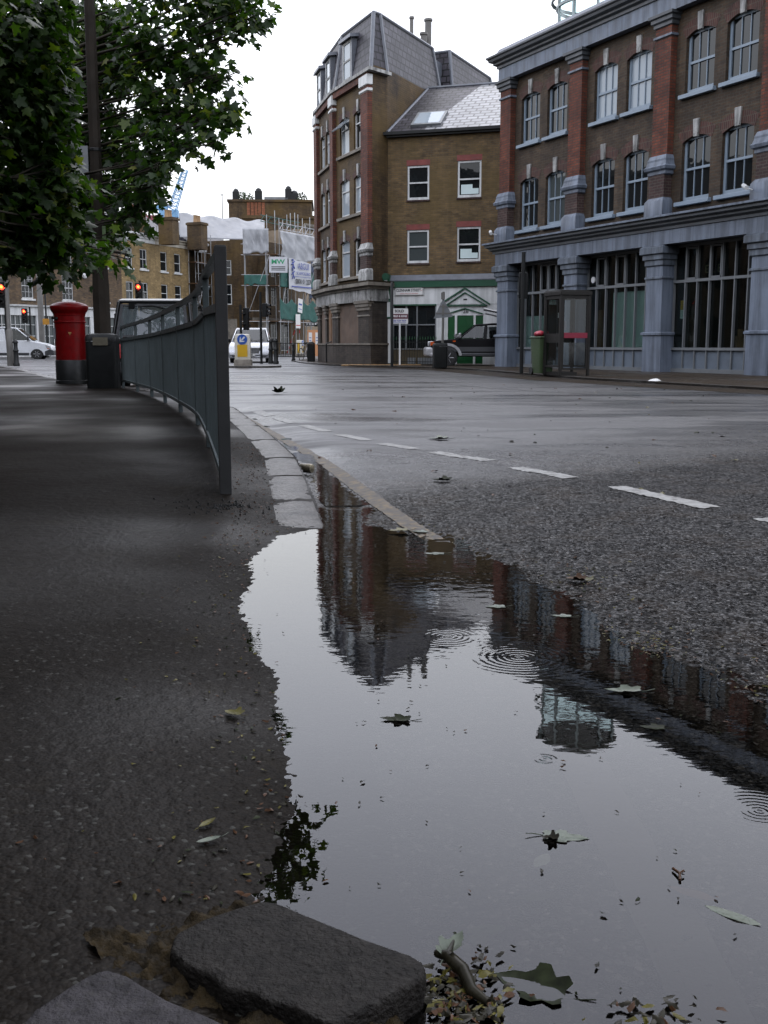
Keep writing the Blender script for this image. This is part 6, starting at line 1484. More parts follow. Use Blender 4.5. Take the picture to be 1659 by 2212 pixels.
# sign pole with the street name's corner, sold board, triangle sign and bin
post('sign_pole', 'bare black pole on the far kerb in front of the CLENNAM STREET plate', 'pole', 846, 40.8, 4, .055, M['black'], .08, [(.08,0),(.08,.02),(.055,.03),(.055,3.1),(.03,3.15)])
sx0 = at(863,745,44.6); SD = thing('sold_board', 'estate agent board on a white post reading SOLD, before the shop railing', 'sign board', (sx0.x, 44.6, .08))
b = MB(); b.box(-.035,.035,-.035,.035,0,1.70); b.build('post', M['white'], SD)
b = MB(); b.box(-.36,.34,-.05,-.02,1.68,2.30); b.build('board', M['plate_white'], SD); b = MB(); b.box(-.355,.335,-.056,-.051,1.88,2.08); b.build('red_band', M['maroon'], SD)
text('SOLD', .15, Matrix.Translation((-.02,-.054,2.19)), M['text_black'], SD, bold=.006); text('FIELD & SONS', .105, Matrix.Translation((-.01,-.060,1.985)), M['text_white'], SD, bold=.003, sx=.92); text('020 7234 9639', .095, Matrix.Translation((-.01,-.054,1.80)), M['text_blue'], SD, bold=.003, sx=.95)
b = MB(); b.box(-.28,.26,-.056,-.051,1.72,1.735); b.build('small_print', M['text_blue'], SD)
ts = at(955,745,39.9); TS = thing('warning_sign', 'grey back of a triangular warning sign on a pole rising behind the kerbside litter bin', 'road sign', (ts.x, 39.9, .08))
b = MB(); b.tube([(0,.04,0),(0.03,.04,2.75)], .045, 8); b.build('pole', M['grey_pole'], TS)
b = MB(); b.prism_y([(-.33,1.78),(.37,1.84),(.05,2.46),(-.01,2.46)], -.012, 0); b.build('plate', M['sign_grey'], TS); b = MB(); b.box(-.25,.3,-.03,-.0125,1.95,1.99); b.box(-.1,.15,-.03,-.0125,2.2,2.24); b.box(-.02,.06,-.045,-.03,1.9,2.3); b.box(-.06,.08,-.05,.02,2.47,2.72); b.build('clamp', M['grey_pole'], TS)
kb_ = at(950,745,39.3); K2 = thing('litter_bin', 'square black litter bin on the kerb in front of the off road car', 'litter bin', (kb_.x, 39.3, .08), .1); bin_(K2, .25, .25, .89, M['black_plastic'])

# ------------------------------------------------------------------ plane trees
def LEAF():
    m, nt, out = newmat('plane_leaf')
    geo = nt.nodes.new('ShaderNodeNewGeometry')
    rnd = geo.outputs['Random Per Island']
    col = ramp(nt, rnd, [(0.0, (0.008,0.018,0.005)), (0.5, (0.014,0.031,0.007)), (0.87, (0.027,0.052,0.011)), (0.97, (0.075,0.10,0.022)), (1.0, (0.13,0.12,0.03))])
    b = N(nt, 'ShaderNodeBsdfPrincipled', Roughness=0.42); b.inputs['Specular IOR Level'].default_value = 0.22
    nt.links.new(col, b.inputs['Base Color'])
    t = nt.nodes.new('ShaderNodeBsdfTranslucent'); c2 = mixc(nt, 'MULTIPLY', 1.0, col, (1.9, 2.3, 0.5)); nt.links.new(c2, t.inputs[0])
    mx = nt.nodes.new('ShaderNodeMixShader'); mx.inputs[0].default_value = 0.40
    nt.links.new(b.outputs[0], mx.inputs[1]); nt.links.new(t.outputs[0], mx.inputs[2]); nt.links.new(mx.outputs[0], out.inputs[0]); return m
M['leaf'] = LEAF()
LO = [(0,0),(.13,.04),(.30,-.06),(.42,.02),(.33,.20),(.52,.34),(.56,.52),(.34,.50),(.22,.56),(.20,.74),(.09,.86),(0,1.02)]
LO = LO+[(-x,y) for x, y in LO[-2:0:-1]]
def leaf_cloud(centres, size, name, parent, mat):
    """leaves hang in small sprays round each centre: (position, radius vector, count)"""
    tpl = np.array([(0,.36,.0)]+[(x,y,-.22*abs(x)-.12*(y-.3)**2) for x, y in LO]); nT = len(tpl); nb = len(LO)
    tri = np.array([(0,1+i,1+(i+1) % nb) for i in range(nb)])
    Vs, Fs, off = [], [], 0
    bx_, by_ = parent.location.x, parent.location.y
    for (c, rad, cnt) in centres:
        ns = max(3, cnt//16); sp = NP.normal(0, 1, (ns,3)); sp /= np.linalg.norm(sp, axis=1)[:,None]; sp *= (NP.rand(ns,1)**.42)
        sp = np.array(c)+sp*np.array(rad); k = NP.randint(0, ns, cnt)
        pos = sp[k]+np.clip(NP.normal(0, 1, (cnt,3)), -1.5, 1.5)*np.array([.20,.20,.15])
        wx, wy = pos[:,0]+bx_, pos[:,1]+by_      # boughs are kept cut back from the lamp column
        keep = ~((wy < 22.6) & (np.abs(wx+0.2606*wy) < 0.011*wy+.05) & (pos[:,2] > 2.75)); pos = pos[keep]; cnt = len(pos)
        if cnt == 0: continue
        out_ = pos-np.array(c); out_ /= (np.linalg.norm(out_, axis=1)[:,None]+1e-6)
        d = out_*np.array([1,1,.3])+NP.normal(0,.55,(cnt,3))+np.array([0,0,-.55]); d /= np.linalg.norm(d, axis=1)[:,None]
        n = NP.normal(0,.8,(cnt,3))+np.array([0,0,1.0])+out_*.3; x = np.cross(d, n); x /= (np.linalg.norm(x, axis=1)[:,None]+1e-6); n = np.cross(x, d)
        s = size*NP.uniform(.5,1.25,(cnt,1,1))
        P_ = (tpl[None,:,0:1]*x[:,None,:]+tpl[None,:,1:2]*d[:,None,:]+tpl[None,:,2:3]*n[:,None,:])*s+pos[:,None,:]
        Vs.append(P_.reshape(-1,3)); f = (tri[None]+ (np.arange(cnt)*nT)[:,None,None]).reshape(-1,3)+off; Fs.append(f); off += cnt*nT
    V = np.concatenate(Vs); Fc = np.concatenate(Fs)
    o = mesh_np(name, V, Fc, mat, smooth=False); o.parent = parent; return o
def tree(label, base, top, clumps, size, seed, r0=.32, limb_from=.35):
    rr = random.Random(seed); T = thing('plane_tree', label, 'tree', base)
    B0 = Vector(base); tp_ = Vector(top)-B0
    tr = MB(); pts = [Vector((0,0,-.1)), Vector((.02,.0,.4)), tp_*.3+Vector((rr.uniform(-.2,.2),rr.uniform(-.2,.2),0)), tp_*.6, tp_*.85, tp_]
    tr.tube(pts, [r0*1.3,r0,r0*.85,r0*.6,r0*.35,r0*.12], 12); tr.build('trunk', M['bark'], T, smooth=180)
    lb_ = MB(); cs = []
    for (p, rad, cnt) in clumps:
        q = Vector(p)-B0; h = min(.92, max(.22, (q.z*.72)/tp_.z)); s = tp_*h
        m_ = s.lerp(q, .5)+Vector((rr.uniform(-.3,.3),rr.uniform(-.3,.3),rr.uniform(.1,.5))); L = (q-s).length
        lb_.tube([s, s.lerp(m_,.5)+Vector((0,0,.1)), m_, m_.lerp(q,.55), q], [.02+.007*L,.018+.005*L,.016+.003*L,.014,.008], 6)
        for _ in range(3): e = q+Vector((rr.gauss(0,1)*rad[0]*.6, rr.gauss(0,1)*rad[1]*.6, rr.gauss(0,1)*rad[2]*.6)); lb_.tube([q.lerp(m_,.25), q.lerp(e,.5)+Vector((0,0,.08)), e], [.014,.010,.005], 4)
        cs.append(((q.x,q.y,q.z), rad, cnt))
    lb_.build('branches', M['bark'], T, smooth=180)
    leaf_cloud(cs, size, 'crown', T, M['leaf']); return T
def cl_(x, y, Y, rpx, cnt, ey=1.2, sq=.8):
    p = at(x, y, Y); r = rpx/2328*Y; return ((p.x,p.y,p.z), (r, r*ey, r*sq), cnt)
# the farther tree: its sprays make the ragged right edge against the sky
far = [cl_(x,y,Y,r,n) for x,y,Y,r,n in (
 (560,42,21,24,34),(520,35,21,36,80),(480,20,22,60,150),(420,30,22,70,190),(528,72,21,20,26),(350,60,22,80,230),(440,95,21.5,45,110),(390,130,22,60,160),(470,165,21,28,45),(495,172,21,18,18),
 (430,170,21.5,45,110),(330,150,22,70,200),(470,245,20.5,40,70),(500,245,20.5,22,26),(425,235,21,42,100),(370,220,21.5,60,180),(440,268,20.5,22,24),(300,240,22,70,210),(345,300,21,55,150),(400,305,20.5,38,70),(440,312,20.3,26,28),(465,308,20.3,14,12),
 (300,330,21.5,60,170),(330,350,20.5,32,75),(346,366,20,14,18),(312,400,20.5,30,66),(328,412,20,14,18),(300,400,21.5,50,130),(320,432,21,26,40),(275,440,21,34,70),(300,468,20.5,18,20),(262,480,20.5,26,40),(245,300,23,70,200),(240,400,23,60,170),(260,180,23,80,230),(260,70,23,90,260),(400,-30,22,70,190),(500,-30,21,45,110),
 (180,120,24,90,260),(150,250,24,90,260),(170,350,24,80,220),(90,180,25,100,270),(60,330,25,90,250),(110,430,25,70,200),(180,460,24,60,170),(60,60,25,100,270),(245,520,20.5,20,24),(200,500,23,40,90),(150,470,23.5,50,160),(180,505,23,40,130),(200,450,23.5,45,150),(180,400,24,60,190),(150,200,24,85,240),(190,290,24,60,200),(140,80,24,95,240),(190,120,24.5,70,200),(180,10,24,90,240),(215,330,23.5,50,150),(225,240,23.5,50,150),(215,150,23.5,55,160),(225,60,23.5,55,160),(230,420,23.5,40,110),(130,540,22.5,26,50),(185,540,22.5,20,36))]
tree('large plane tree whose ragged leafy edge stands against the sky behind the lamp column', (-10.4, 23.0, .08), (-8.6, 23.5, 10.5), far, .185, 3, .34)
near = [cl_(x,y,Y,r,n,1.0,.8) for x,y,Y,r,n in (
 (60,330,13,85,230),(115,330,13.5,55,150),(110,200,13.5,60,150),(110,80,13.5,60,150),(60,150,13,70,200),(120,480,13,32,80),(120,410,13,75,220),(40,450,13,75,220),(90,505,13,45,150),(35,530,13,40,120),(222,548,14,20,32),(140,540,13.5,28,60),(70,220,13,105,260),
 (40,100,13,115,260),(60,0,13,110,260),(85,565,13,18,30),(150,572,13.5,13,16),(275,560,15,9,9),(-60,400,12.5,110,220),(-60,200,12.5,120,220),(-60,520,12.5,70,180),(-80,20,12.5,130,240))]
NV = len(near)
near += [((x,y,z),(r,r,r*.8),n) for x,y,z,r,n in ((-1.16,13.0,5.35,.34,70),(-1.22,13.0,5.75,.42,85),(-1.75,12.8,5.5,.6,150),(-1.6,13.2,6.6,.7,150),(-2.6,11.5,6.5,1.2,330),(-3.6,9.0,5.6,1.2,330),(-3.0,7.5,6.6,1.2,330),(-4.6,6.5,4.8,1.2,330),(-2.4,9.5,7.2,1.2,330),(-3.0,5.0,6.0,1.3,340),(-4.8,3.8,5.0,1.3,340),(-2.2,3.0,6.2,1.3,340),(-3.6,1.4,5.2,1.3,340),(-1.6,.6,6.4,1.3,340),(-2.8,-1.2,5.4,1.3,340),(-5.2,.5,4.6,1.3,340),(-1.6,5.6,7.4,1.2,320),(-1.2,2.2,7.6,1.2,320),(-4.6,-2.6,5.0,1.3,340),(-.9,-1.2,7.0,1.3,330),(-6.5,2.5,4.2,1.3,330),(-6.6,6,4.4,1.3,330),(-7,9.5,4.6,1.3,330),(-1.6,-3.5,5.6,1.3,330),(.2,-2.6,7.2,1.3,320),(-3.0,-4.4,5.0,1.3,330),(-7.2,-1.5,4.4,1.3,330),(-5.6,8.4,3.8,1.2,300),(-7.6,4.6,3.4,1.2,300),(-.4,-5.0,6.4,1.3,320),(-4.0,10.5,4.6,1.0,300),(-5.2,11.5,5.6,1.2,320),(-3.6,3.2,7.6,1.4,330),(-5.4,6.2,7.2,1.4,330),(-5.2,-.6,7,1.4,330),(-8.6,1.5,5.6,1.4,330),(-8.6,7,6,1.4,330))]
near = [(p, r, int(n*(1.6 if i < NV else 1.3))) for i, (p, r, n) in enumerate(near)]
tree('nearest plane tree with large dark leaves hanging low over the left pavement', (-6.2, 8.2, .08), (-4.4, 7.2, 9.6), near, .142, 4, .38)
# houses added out of frame to shade the pavement and darken the shop window reflections
def out_of_frame(label, x0, y0, ang, L, H_):
    T = thing('terraced_house', label, 'house', (x0, y0, 0), ang)
    W = MB(); ops = [(1.2+2.6*i, 2.4+2.6*i, z, z+1.8) for i in range(int((L-2)/2.6)) for z in (1.0, 4.4, 7.6, 10.6) if z+2.2 < H_]
    wall_open(W, 0, L, 0, H_, 0, ops, .15); W.box(0, L, .3, 8, 0, H_); W.build('wall', M['brick_brown'], T)
    g = MB()
    for o in ops: g.quad((o[0],.12,o[2]),(o[1],.12,o[2]),(o[1],.12,o[3]),(o[0],.12,o[3]))
    g.build('window_glass', M['glass'], T)
    b = MB(); cornice(b, 0, L, [(-.2,H_),(.2,H_),(.3,H_+.3),(-.2,H_+.4)]); b.build('cornice', M['stone'], T)
out_of_frame('unseen brown brick row added behind the camera to darken reflections', 34, -16, PI, 56, 13)
out_of_frame('unseen brown brick row added along the left pavement for shade', -15.5, -18, PI/2, 46, 13.5)
out_of_frame('unseen brown brick row added beyond the left edge to darken shop window reflections', -27, 34, PI/2, 26, 12)
# ------------------------------------------------------------------ water
def WATER():
    m, nt, out = newmat('puddle_water')
    pos = nt.nodes.new('ShaderNodeNewGeometry').outputs['Position']
    h = None
    rings = [(gnd(1175,1640), 0.012, 0.036, 0.00007), (gnd(1120,1420), 0.021, 0.21, 0.00006), (gnd(965,1375), 0.019, 0.12, 0.00008), (gnd(638,1301), 0.02, 0.05, 0.00008),
             (gnd(1640,1752), 0.014, 0.10, 0.00004), (gnd(1240,1290), 0.022, 0.12, 0.00007), (gnd(830,1560), 0.02, 0.1, 0.00004)]
    for c, wl, rad, amp in rings:
        d = N(nt, 'ShaderNodeVectorMath', operation='DISTANCE'); nt.links.new(pos, d.inputs[0]); d.inputs[1].default_value = (c.x, c.y, 0)
        dd = d.outputs['Value']
        s = mth(nt, 'SINE', mth(nt, 'MULTIPLY', mth(nt, 'POWER', dd, 0.85), 2*PI/wl*rad**.15))
        mr = nt.nodes.new('ShaderNodeMapRange'); mr.interpolation_type = 'SMOOTHSTEP'
        nt.links.new(dd, mr.inputs[0]); mr.inputs[1].default_value = rad*1.25; mr.inputs[2].default_value = rad*0.25; mr.inputs[3].default_value = 0; mr.inputs[4].default_value = amp
        v = mth(nt, 'MULTIPLY', s, mr.outputs[0]); h = v if h is None else mth(nt, 'ADD', h, v)
    # light trembling of the surface, calmer close by
    sx = nt.nodes.new('ShaderNodeSeparateXYZ'); nt.links.new(pos, sx.inputs[0])
    mp = N(nt, 'ShaderNodeMapping'); mp.inputs['Scale'].default_value = (1, 1.6, 1); nt.links.new(pos, mp.inputs['Vector'])
    far = nt.nodes.new('ShaderNodeMapRange'); nt.links.new(sx.outputs[1], far.inputs[0]); far.inputs[1].default_value = 2.0; far.inputs[2].default_value = 5.0; far.inputs[3].default_value = 0.00010; far.inputs[4].default_value = 0.0006
    h = mth(nt, 'ADD', h, mth(nt, 'MULTIPLY', mth(nt, 'SUBTRACT', noise(nt, mp.outputs[0], 14, 2), 0.5), far.outputs[0]))
    bn = N(nt, 'ShaderNodeBump', Strength=1.0, Distance=1.0); nt.links.new(h, bn.inputs['Height'])
    fr = N(nt, 'ShaderNodeFresnel', IOR=1.333); nt.links.new(bn.outputs[0], fr.inputs['Normal'])
    gl = N(nt, 'ShaderNodeBsdfGlossy', Roughness=0.0); gl.inputs['Color'].default_value = (1, 1, 1, 1); nt.links.new(bn.outputs[0], gl.inputs['Normal'])
    tr = nt.nodes.new('ShaderNodeBsdfTransparent'); tr.inputs[0].default_value = (0.52, 0.51, 0.48, 1)
    mx = nt.nodes.new('ShaderNodeMixShader')
    nt.links.new(fr.outputs[0], mx.inputs[0]); nt.links.new(tr.outputs[0], mx.inputs[1]); nt.links.new(gl.outputs[0], mx.inputs[2])
    nt.links.new(mx.outputs[0], out.inputs[0]); return m
M['water'] = WATER()
w = MB()
w.poly([(-0.85,0.2,0),(1.6,0.2,0),(1.6,2.6,0),(1.3,4.2,0),(0.45,5.3,0),(0.15,5.9,0),(-0.9,5.9,0)])
structure(w.build('puddle', M['water']))
w = MB()
gl_ = [(-0.33,5.95),(-0.55,7.0),(-0.65,7.86),(-0.95,9.4),(-1.29,11.0),(-1.99,14.2)]
ol = offset_line(gl_, -0.42)
for i in range(len(gl_)-1):
    w.quad((*gl_[i],0.0), (*ol[i],0.0), (*ol[i+1],0.0), (*gl_[i+1],0.0))
structure(w.build('gutter_water', M['water']))

# the two kerb stones at the bottom edge
def stone(name, pts, z0, z1, mat, lab, seed, rag=0.006, tilt=0):
    rr = random.Random(seed); b = MB()
    pts = [Vector(p) for p in pts]; dens = []
    pts = [q for i in range(len(pts)) for q in (pts[i].lerp(pts[(i+1) % len(pts)], .15), pts[i].lerp(pts[(i+1) % len(pts)], .85))]
    for i in range(len(pts)):
        a, c = pts[i], pts[(i+1) % len(pts)]; n = max(1, int((c-a).length/0.02))
        for q in range(n): dens.append(a.lerp(c, q/n)+Vector((rr.uniform(-1,1), rr.uniform(-1,1)))*rag*(0.35 if q == 0 else 1))
    ctr = sum(dens, Vector((0,0)))/len(dens); n = len(dens); rings = []
    for f, dz in ((1.0, None), (1.0, -.016), (0.992, -.007), (0.975, -.0015), (0.95, 0.0), (0.8, .0), (0.6, .0005), (0.35, .0), (0.12, .0)):
        rings.append([(ctr.x+(p.x-ctr.x)*f, ctr.y+(p.y-ctr.y)*f, z0 if dz is None else z1+dz+tilt*(p.y-ctr.y)*f+(rr.uniform(-.0003,.0003) if f < .97 else rr.uniform(-.0012,.0012))) for p in dens])
    b.add([p for r in rings for p in r], [(i*n+k_, i*n+(k_+1) % n, (i+1)*n+(k_+1) % n, (i+1)*n+k_) for i in range(len(rings)-1) for k_ in range(n)]+[tuple((len(rings)-1)*n+k_ for k_ in range(n))])
    o = b.build(name, mat, smooth=60); return tag(o, lab, 'kerb stone')
zA = 0.05
def gp(x, y, z): v = gnd(x, y, z); return (v.x, v.y)
stone('kerb_stone', [gp(577,1941,.05), gp(690,1986,.05), gp(810,2035,.05), gp(900,2066,.05), gp(921,2082,.05), gp(915,2108,.05), gp(860,2142,.05), gp(770,2188,.05), gp(722,2213,.05), gp(690,2206,.05), gp(640,2178,.05), gp(568,2160,.05), gp(545,2143,.05), gp(483,2135,.05), gp(454,2105,.05), gp(398,2083,.05), gp(364,2052,.05), gp(372,2018,.05), gp(420,1990,.05), gp(500,1960,.05)],
      -0.12, 0.05, M['kerb_dark'], 'dark worn kerb stone lying at the puddle edge, beside the debris', 3, 0.0012)
stone('kerb_stone', [gp(224,2088,.05), gp(262,2098,.05), gp(341,2147,.05), gp(483,2209,.05), gp(575,2255,.05), gp(600,2400,.05), gp(300,2480,.05), gp(20,2400,.05), gp(-10,2290,.05), gp(45,2210,.05), gp(74,2176,.05), gp(142,2130,.05)],
      -0.12, 0.05, M['kerb_stone_grey'], 'pale grey kerb stone in the bottom left corner', 4, 0.0012)
b = MB(); pts = [gp(560,1965,0), gp(690,2060,.0), gp(900,2260,.0), gp(560,2500,.0), gp(-100,2330,.0), gp(-40,2150,.0), gp(180,2060,.0), gp(360,1990,.0)]
def soil_(u, v):
    a = Vector(pts[0]).lerp(Vector(pts[2]), u); c = Vector(pts[6]).lerp(Vector(pts[3]), u)
    p = a.lerp(c, v); return (p.x, p.y, 0.020+0.020*float(vnoise(np.array([p.x*14]), np.array([p.y*14]), 3)[0])+0.022*float(vnoise(np.array([p.x*60]), np.array([p.y*60]), 4)[0])+R.uniform(-.003,.003))
b.grid(lambda u, v: soil_(u, v), 70, 70)
stuff(b.build('moss', M['soil'], smooth=180), 'brown and green mossy grit in the joint between the kerb stones', 'moss')

# ------------------------------------------------------------------ fallen leaves and debris
M['leaf_wet'] = P('wet_fallen_leaf', (0.013, 0.017, 0.0065), 0.45, var=0.7, vs=45, spec=.06)
M['leaf_pale'] = P('pale_underside_leaf', (0.10, 0.115, 0.09), 0.3, var=0.3, vs=40, spec=.10)
M['leaf_dark'] = P('dark_rotting_leaf', (0.018, 0.016, 0.010), 0.3, var=0.5, vs=50, spec=.10)
M['leaf_brown'] = P('brown_fallen_leaf', (0.055, 0.026, 0.012), 0.35, var=0.4, vs=40, spec=.10)
M['leaf_yellow'] = P('yellow_green_leaf', (0.075, 0.066, 0.014), 0.3, var=0.4, vs=40, spec=.10)

LOBED = [(0,0),(.12,.03),(.28,-.03),(.40,.06),(.34,.22),(.50,.34),(.50,.50),(.34,.52),(.25,.62),(.22,.78),(.10,.90),(0,1.0)]
LOBED = LOBED+[(-x,y) for x, y in LOBED[-2:0:-1]]
LANCE = [(0,0),(.10,.15),(.17,.38),(.16,.6),(.09,.85),(0,1.0),(-.09,.85),(-.16,.6),(-.17,.38),(-.10,.15)]
def fallen(px, py, size, ang, mat, label, shape=LOBED, curl=0.25, z=0.004, stalk=True, group='fallen leaves on the wet ground', name='fallen_leaf', roll=0.0, wd=1.0, zfun=None):
    p0 = gnd(px, py, 0); z0 = z if zfun is None else float(zfun(np.array([p0.x]), np.array([p0.y]))[0])+z
    b = MB(); rr = random.Random(int(px*7+py)); n = len(shape)
    ctr = (0, .42); rings = []
    for f in (1.0, .66, .33):
        ring = []
        for i, (x, y) in enumerate(shape):
            X = (ctr[0]+(x-ctr[0])*f)*wd; Y = ctr[1]+(y-ctr[1])*f
            zz = .55*curl*(abs(X)**1.5)*1.6 + 0.3*curl*(Y-.4)**2 + rr.uniform(-.012,.012)
            if roll: zz += roll*max(X, 0)**1.2*1.5
            ring.append((X, Y-.42, zz))
        rings.append(ring)
    vs = [p for r in rings for p in r]+[(0,0,0)]
    fs = [(i*n+k_, i*n+(k_+1) % n, (i+1)*n+(k_+1) % n, (i+1)*n+k_) for i in range(2) for k_ in range(n)]+[(2*n+k_, 2*n+(k_+1) % n, 3*n) for k_ in range(n)]
    b.M = Matrix.Translation((p0.x, p0.y, z0)) @ Matrix.Rotation(ang, 4, 'Z') @ Matrix.Scale(size, 4)
    b.add(vs, fs)
    if stalk: b.tube([(0,-.42,.0),(.03,-.62,.03),(.10,-.8,.05)], [.014,.012,.008], 5)
    o = b.build(name, mat, smooth=180)
    return tag(o, label, 'leaf', group)
fallen(858,1556,.075, 1.45, M['leaf_wet'], 'curled dark green leaf floating alone in the middle of the puddle', LOBED, 0.7, .000, True, wd=.62)
fallen(1155,2132,.108, 1.05, M['leaf_wet'], 'large torn green leaf with rolled edges floating at the bottom of the puddle', LOBED, 0.35, -.003, wd=.75, roll=.2)
fallen(975,2085,.065, -0.5, M['leaf_pale'], 'folded pale green leaf standing on the debris heap beside the kerb stone', LOBED, 1.6, .025, wd=.6)
fallen(1215,1808,.085, -1.75, M['leaf_pale'], 'pale ragged leaf lying flat in the puddle with a dark bud at its stalk', LOBED, 0.05, .001, wd=.6)
fallen(1172,1852,.06, 2.6, M['leaf_pale'], 'small pale leaf blade under the ragged pale leaf in the puddle', LANCE, 0.0, -.004, False, wd=1.3)
fallen(1164,1921,.075, 1.75, M['leaf_wet'], 'sunken pale green oval leaf left of centre in the puddle', LANCE, 0.0, -.012, False)
fallen(1058,1988,.07, 1.8, M['leaf_wet'], 'upper of two sunken green leaves near the kerb stone', LANCE, 0.0, -.016, False, wd=1.4)
fallen(1035,2010,.085, 1.4, M['leaf_wet'], 'lower of two sunken green leaves near the kerb stone', LANCE, 0.0, -.016, False)
fallen(1505,1925,.085, 0.95, M['leaf_brown'], 'sunken brown leaf by the forked twig at the right of the puddle', LANCE, 0.0, -.006, False)
fallen(1592,1982,.095, 0.85, M['leaf_pale'], 'long pale speckled leaf at the right edge of the puddle', LANCE, 0.05, .001, False, wd=.75)
fallen(1350,1494,.10, 1.55, M['leaf_pale'], 'curled pale leaf with upturned tips on the dark reflection', LOBED, 0.9, .000, wd=.5)
fallen(1412,1572,.06, 1.4, M['leaf_wet'], 'small wet green leaf floating on the right reflection', LOBED, 0.4, .000, wd=.6)
fallen(1072,1311,.07, 1.6, M['leaf_pale'], 'pale flat leaf floating at the left edge of the right building reflection', LOBED, 0.15, .001, wd=.7)
fallen(1214,1331,.07, 1.35, M['leaf_pale'], 'pale leaf by the right rim of the puddle, beside the floating one', LOBED, 0.3, .000, wd=.6)
fallen(862,1150,.10, 1.7, M['leaf_yellow'], 'yellowish leaf at the far tip of the puddle', LOBED, 0.4, .008, wd=.8)
fallen(908,1152,.08, 1.2, M['leaf_pale'], 'whitish leaf beside the yellow one at the far tip of the puddle', LOBED, 0.2, .008, wd=.8)
fallen(940,1196,.09, 1.5, M['leaf_pale'], 'pale leaf floating where the yellow line meets the puddle', LOBED, 0.1, .001, wd=.6)
fallen(948,956,.19, 1.6, M['leaf_pale'], 'white upturned leaf lying on the road beyond the dashed line', LOBED, 0.5, .006, zfun=z_road)
fallen(955,1047,.13, 1.3, M['leaf_wet'], 'green leaf on the coarse asphalt between the yellow and dashed lines', LOBED, 0.6, .006, zfun=z_road)
fallen(600,855,.24, 1.1, M['leaf_wet'], 'clump of green leaf raised on the road just past the railing', LOBED, 1.5, .02, zfun=z_road)
fallen(1245,1262,.075, 1.2, M['leaf_brown'], 'brown curled leaf on the coarse asphalt by a tuft of moss', LOBED, 0.9, .006, zfun=z_road)
fallen(1265,1262,.06, .2, M['leaf_yellow'], 'green leaf scrap touching the brown curled leaf on the asphalt', LOBED, 0.9, .008, zfun=z_road)
fallen(455,1832,.05, 2.2, M['leaf_pale'], 'pale twisted leaf on the dark pavement near the kerb stones', LANCE, 0.9, .006, zfun=z_pave)
fallen(445,1800,.045, -.6, M['leaf_yellow'], 'yellowish stalked leaf scrap just above the twisted leaf on the pavement', LANCE, 0.6, .006, zfun=z_pave)
fallen(505,1555,.05, 1.0, M['leaf_yellow'], 'yellow leaf scrap on the pavement left of the puddle', LOBED, 0.6, .006, zfun=z_pave)
fallen(1190,1815,.03, 1.2, M['leaf_dark'], 'dark bud cluster at the stalk of the ragged pale leaf', LOBED, 1.4, .000, name='leaf_bud')
# floating rolled brown pieces
b = MB(); p0 = gnd(1467,1893); b.M = Matrix.Translation(p0)
b.tube([(-.004,-.018,.003),(.0,0,.006),(-.006,.02,.004)], .0025, 6); b.tube([(0,0,.006),(.009,.005,.008)], .002, 6)
tag(b.build('twig', M['leaf_brown'], smooth=60), 'small forked red brown twig standing out of the puddle', 'twig')
b = MB(); p0 = gnd(1015,2130); b.M = Matrix.Translation(p0)
b.tube([(-.045,.05,.02),(-.03,.03,.028),(-.01,.005,.022),(.0,-.03,.012),(.02,-.05,.008)], [.006,.009,.010,.009,.006], 8); b.tube([(-.03,.03,.03),(-.02,.06,.034)], [.006,.002], 6)
tag(b.build('twig', M['leaf_dark'], smooth=60), 'thick dark rotting stalk hooked over the debris heap', 'twig')

def debris(name, pts, mats, smin, smax, label, cat, zoff=0.003, zfun=None):
    b = MB(); tot = len(mats)
    for (x, y) in pts:
        s = R.uniform(smin, smax); a = R.uniform(0, 2*PI)
        z = zoff + (float(zfun(np.array([x]), np.array([y]))[0]) if zfun else 0)
        b.M = Matrix.Translation((x, y, z)) @ Matrix.Rotation(a, 4, 'Z')
        n = R.choice((5,6,7)); o = [(math.cos(2*PI*i/n)*s*R.uniform(.7,1.2), math.sin(2*PI*i/n)*s*R.uniform(.25,.5)) for i in range(n)]
        zz = [R.uniform(-.2,.45)*s for _ in range(n)]
        b.add([(x_,y_,z_) for (x_,y_), z_ in zip(o, zz)]+[(0,0,.35*s)], [(i,(i+1) % n,n) for i in range(n)], R.randrange(tot))
    b.M = None
    return stuff(b.build(name, mats, smooth=50), label, cat)
def inside(x, y): return float(sdist(np.array([x]), np.array([y]), PUDDLE)[0])
# specks on the water
pts = []
while len(pts) < 130:
    y = 1.35+4.2*R.random()**1.6; x = R.uniform(-.6, 1.0)
    if inside(x, y) < -.03: pts.append((x, y))
for px, py in [(770,1564),(785,1562),(965,1575),(980,1584),(1005,1580),(740,1684),(1296,1640),(1300,1642),(1470,1696),(1510,1716),(1342,1950),(1378,1947),(1035,2048),(1050,2052),(1028,2062),(1340,2140),(1048,2075),(1245,2150)]:
    v = gnd(px, py); pts.append((v.x, v.y))
debris('floating_debris', pts, [M['leaf_dark'], M['leaf_brown'], M['leaf_dark'], M['leaf_wet']], .003, .008, 'tiny dark seeds and leaf scraps floating on the puddle', 'debris')
pts = []
while len(pts) < 260:
    p = gnd(R.gauss(985, 55), R.gauss(2165, 45)); 
    if p.x > .055: pts.append((p.x, p.y))
for _ in range(30):
    p = gnd(R.gauss(1420, 60), R.gauss(2200, 18)); pts.append((p.x, p.y))
debris('leaf_litter', pts, [M['leaf_dark'], M['leaf_brown'], M['leaf_dark'], M['leaf_dark'], M['leaf_yellow']], .004, .014, 'heap of rotting leaf scraps caught against the kerb stone', 'leaf litter', .006)
pts = []
while len(pts) < 900:      # brown seed fluff along the edges of puddle, kerb and pavement
    y = 1.6+7*R.random()**1.4; x = R.uniform(-1.2, 1.6); d = inside(x, y)
    if 0 < d < abs(R.gauss(0, .16)): pts.append((x, y))
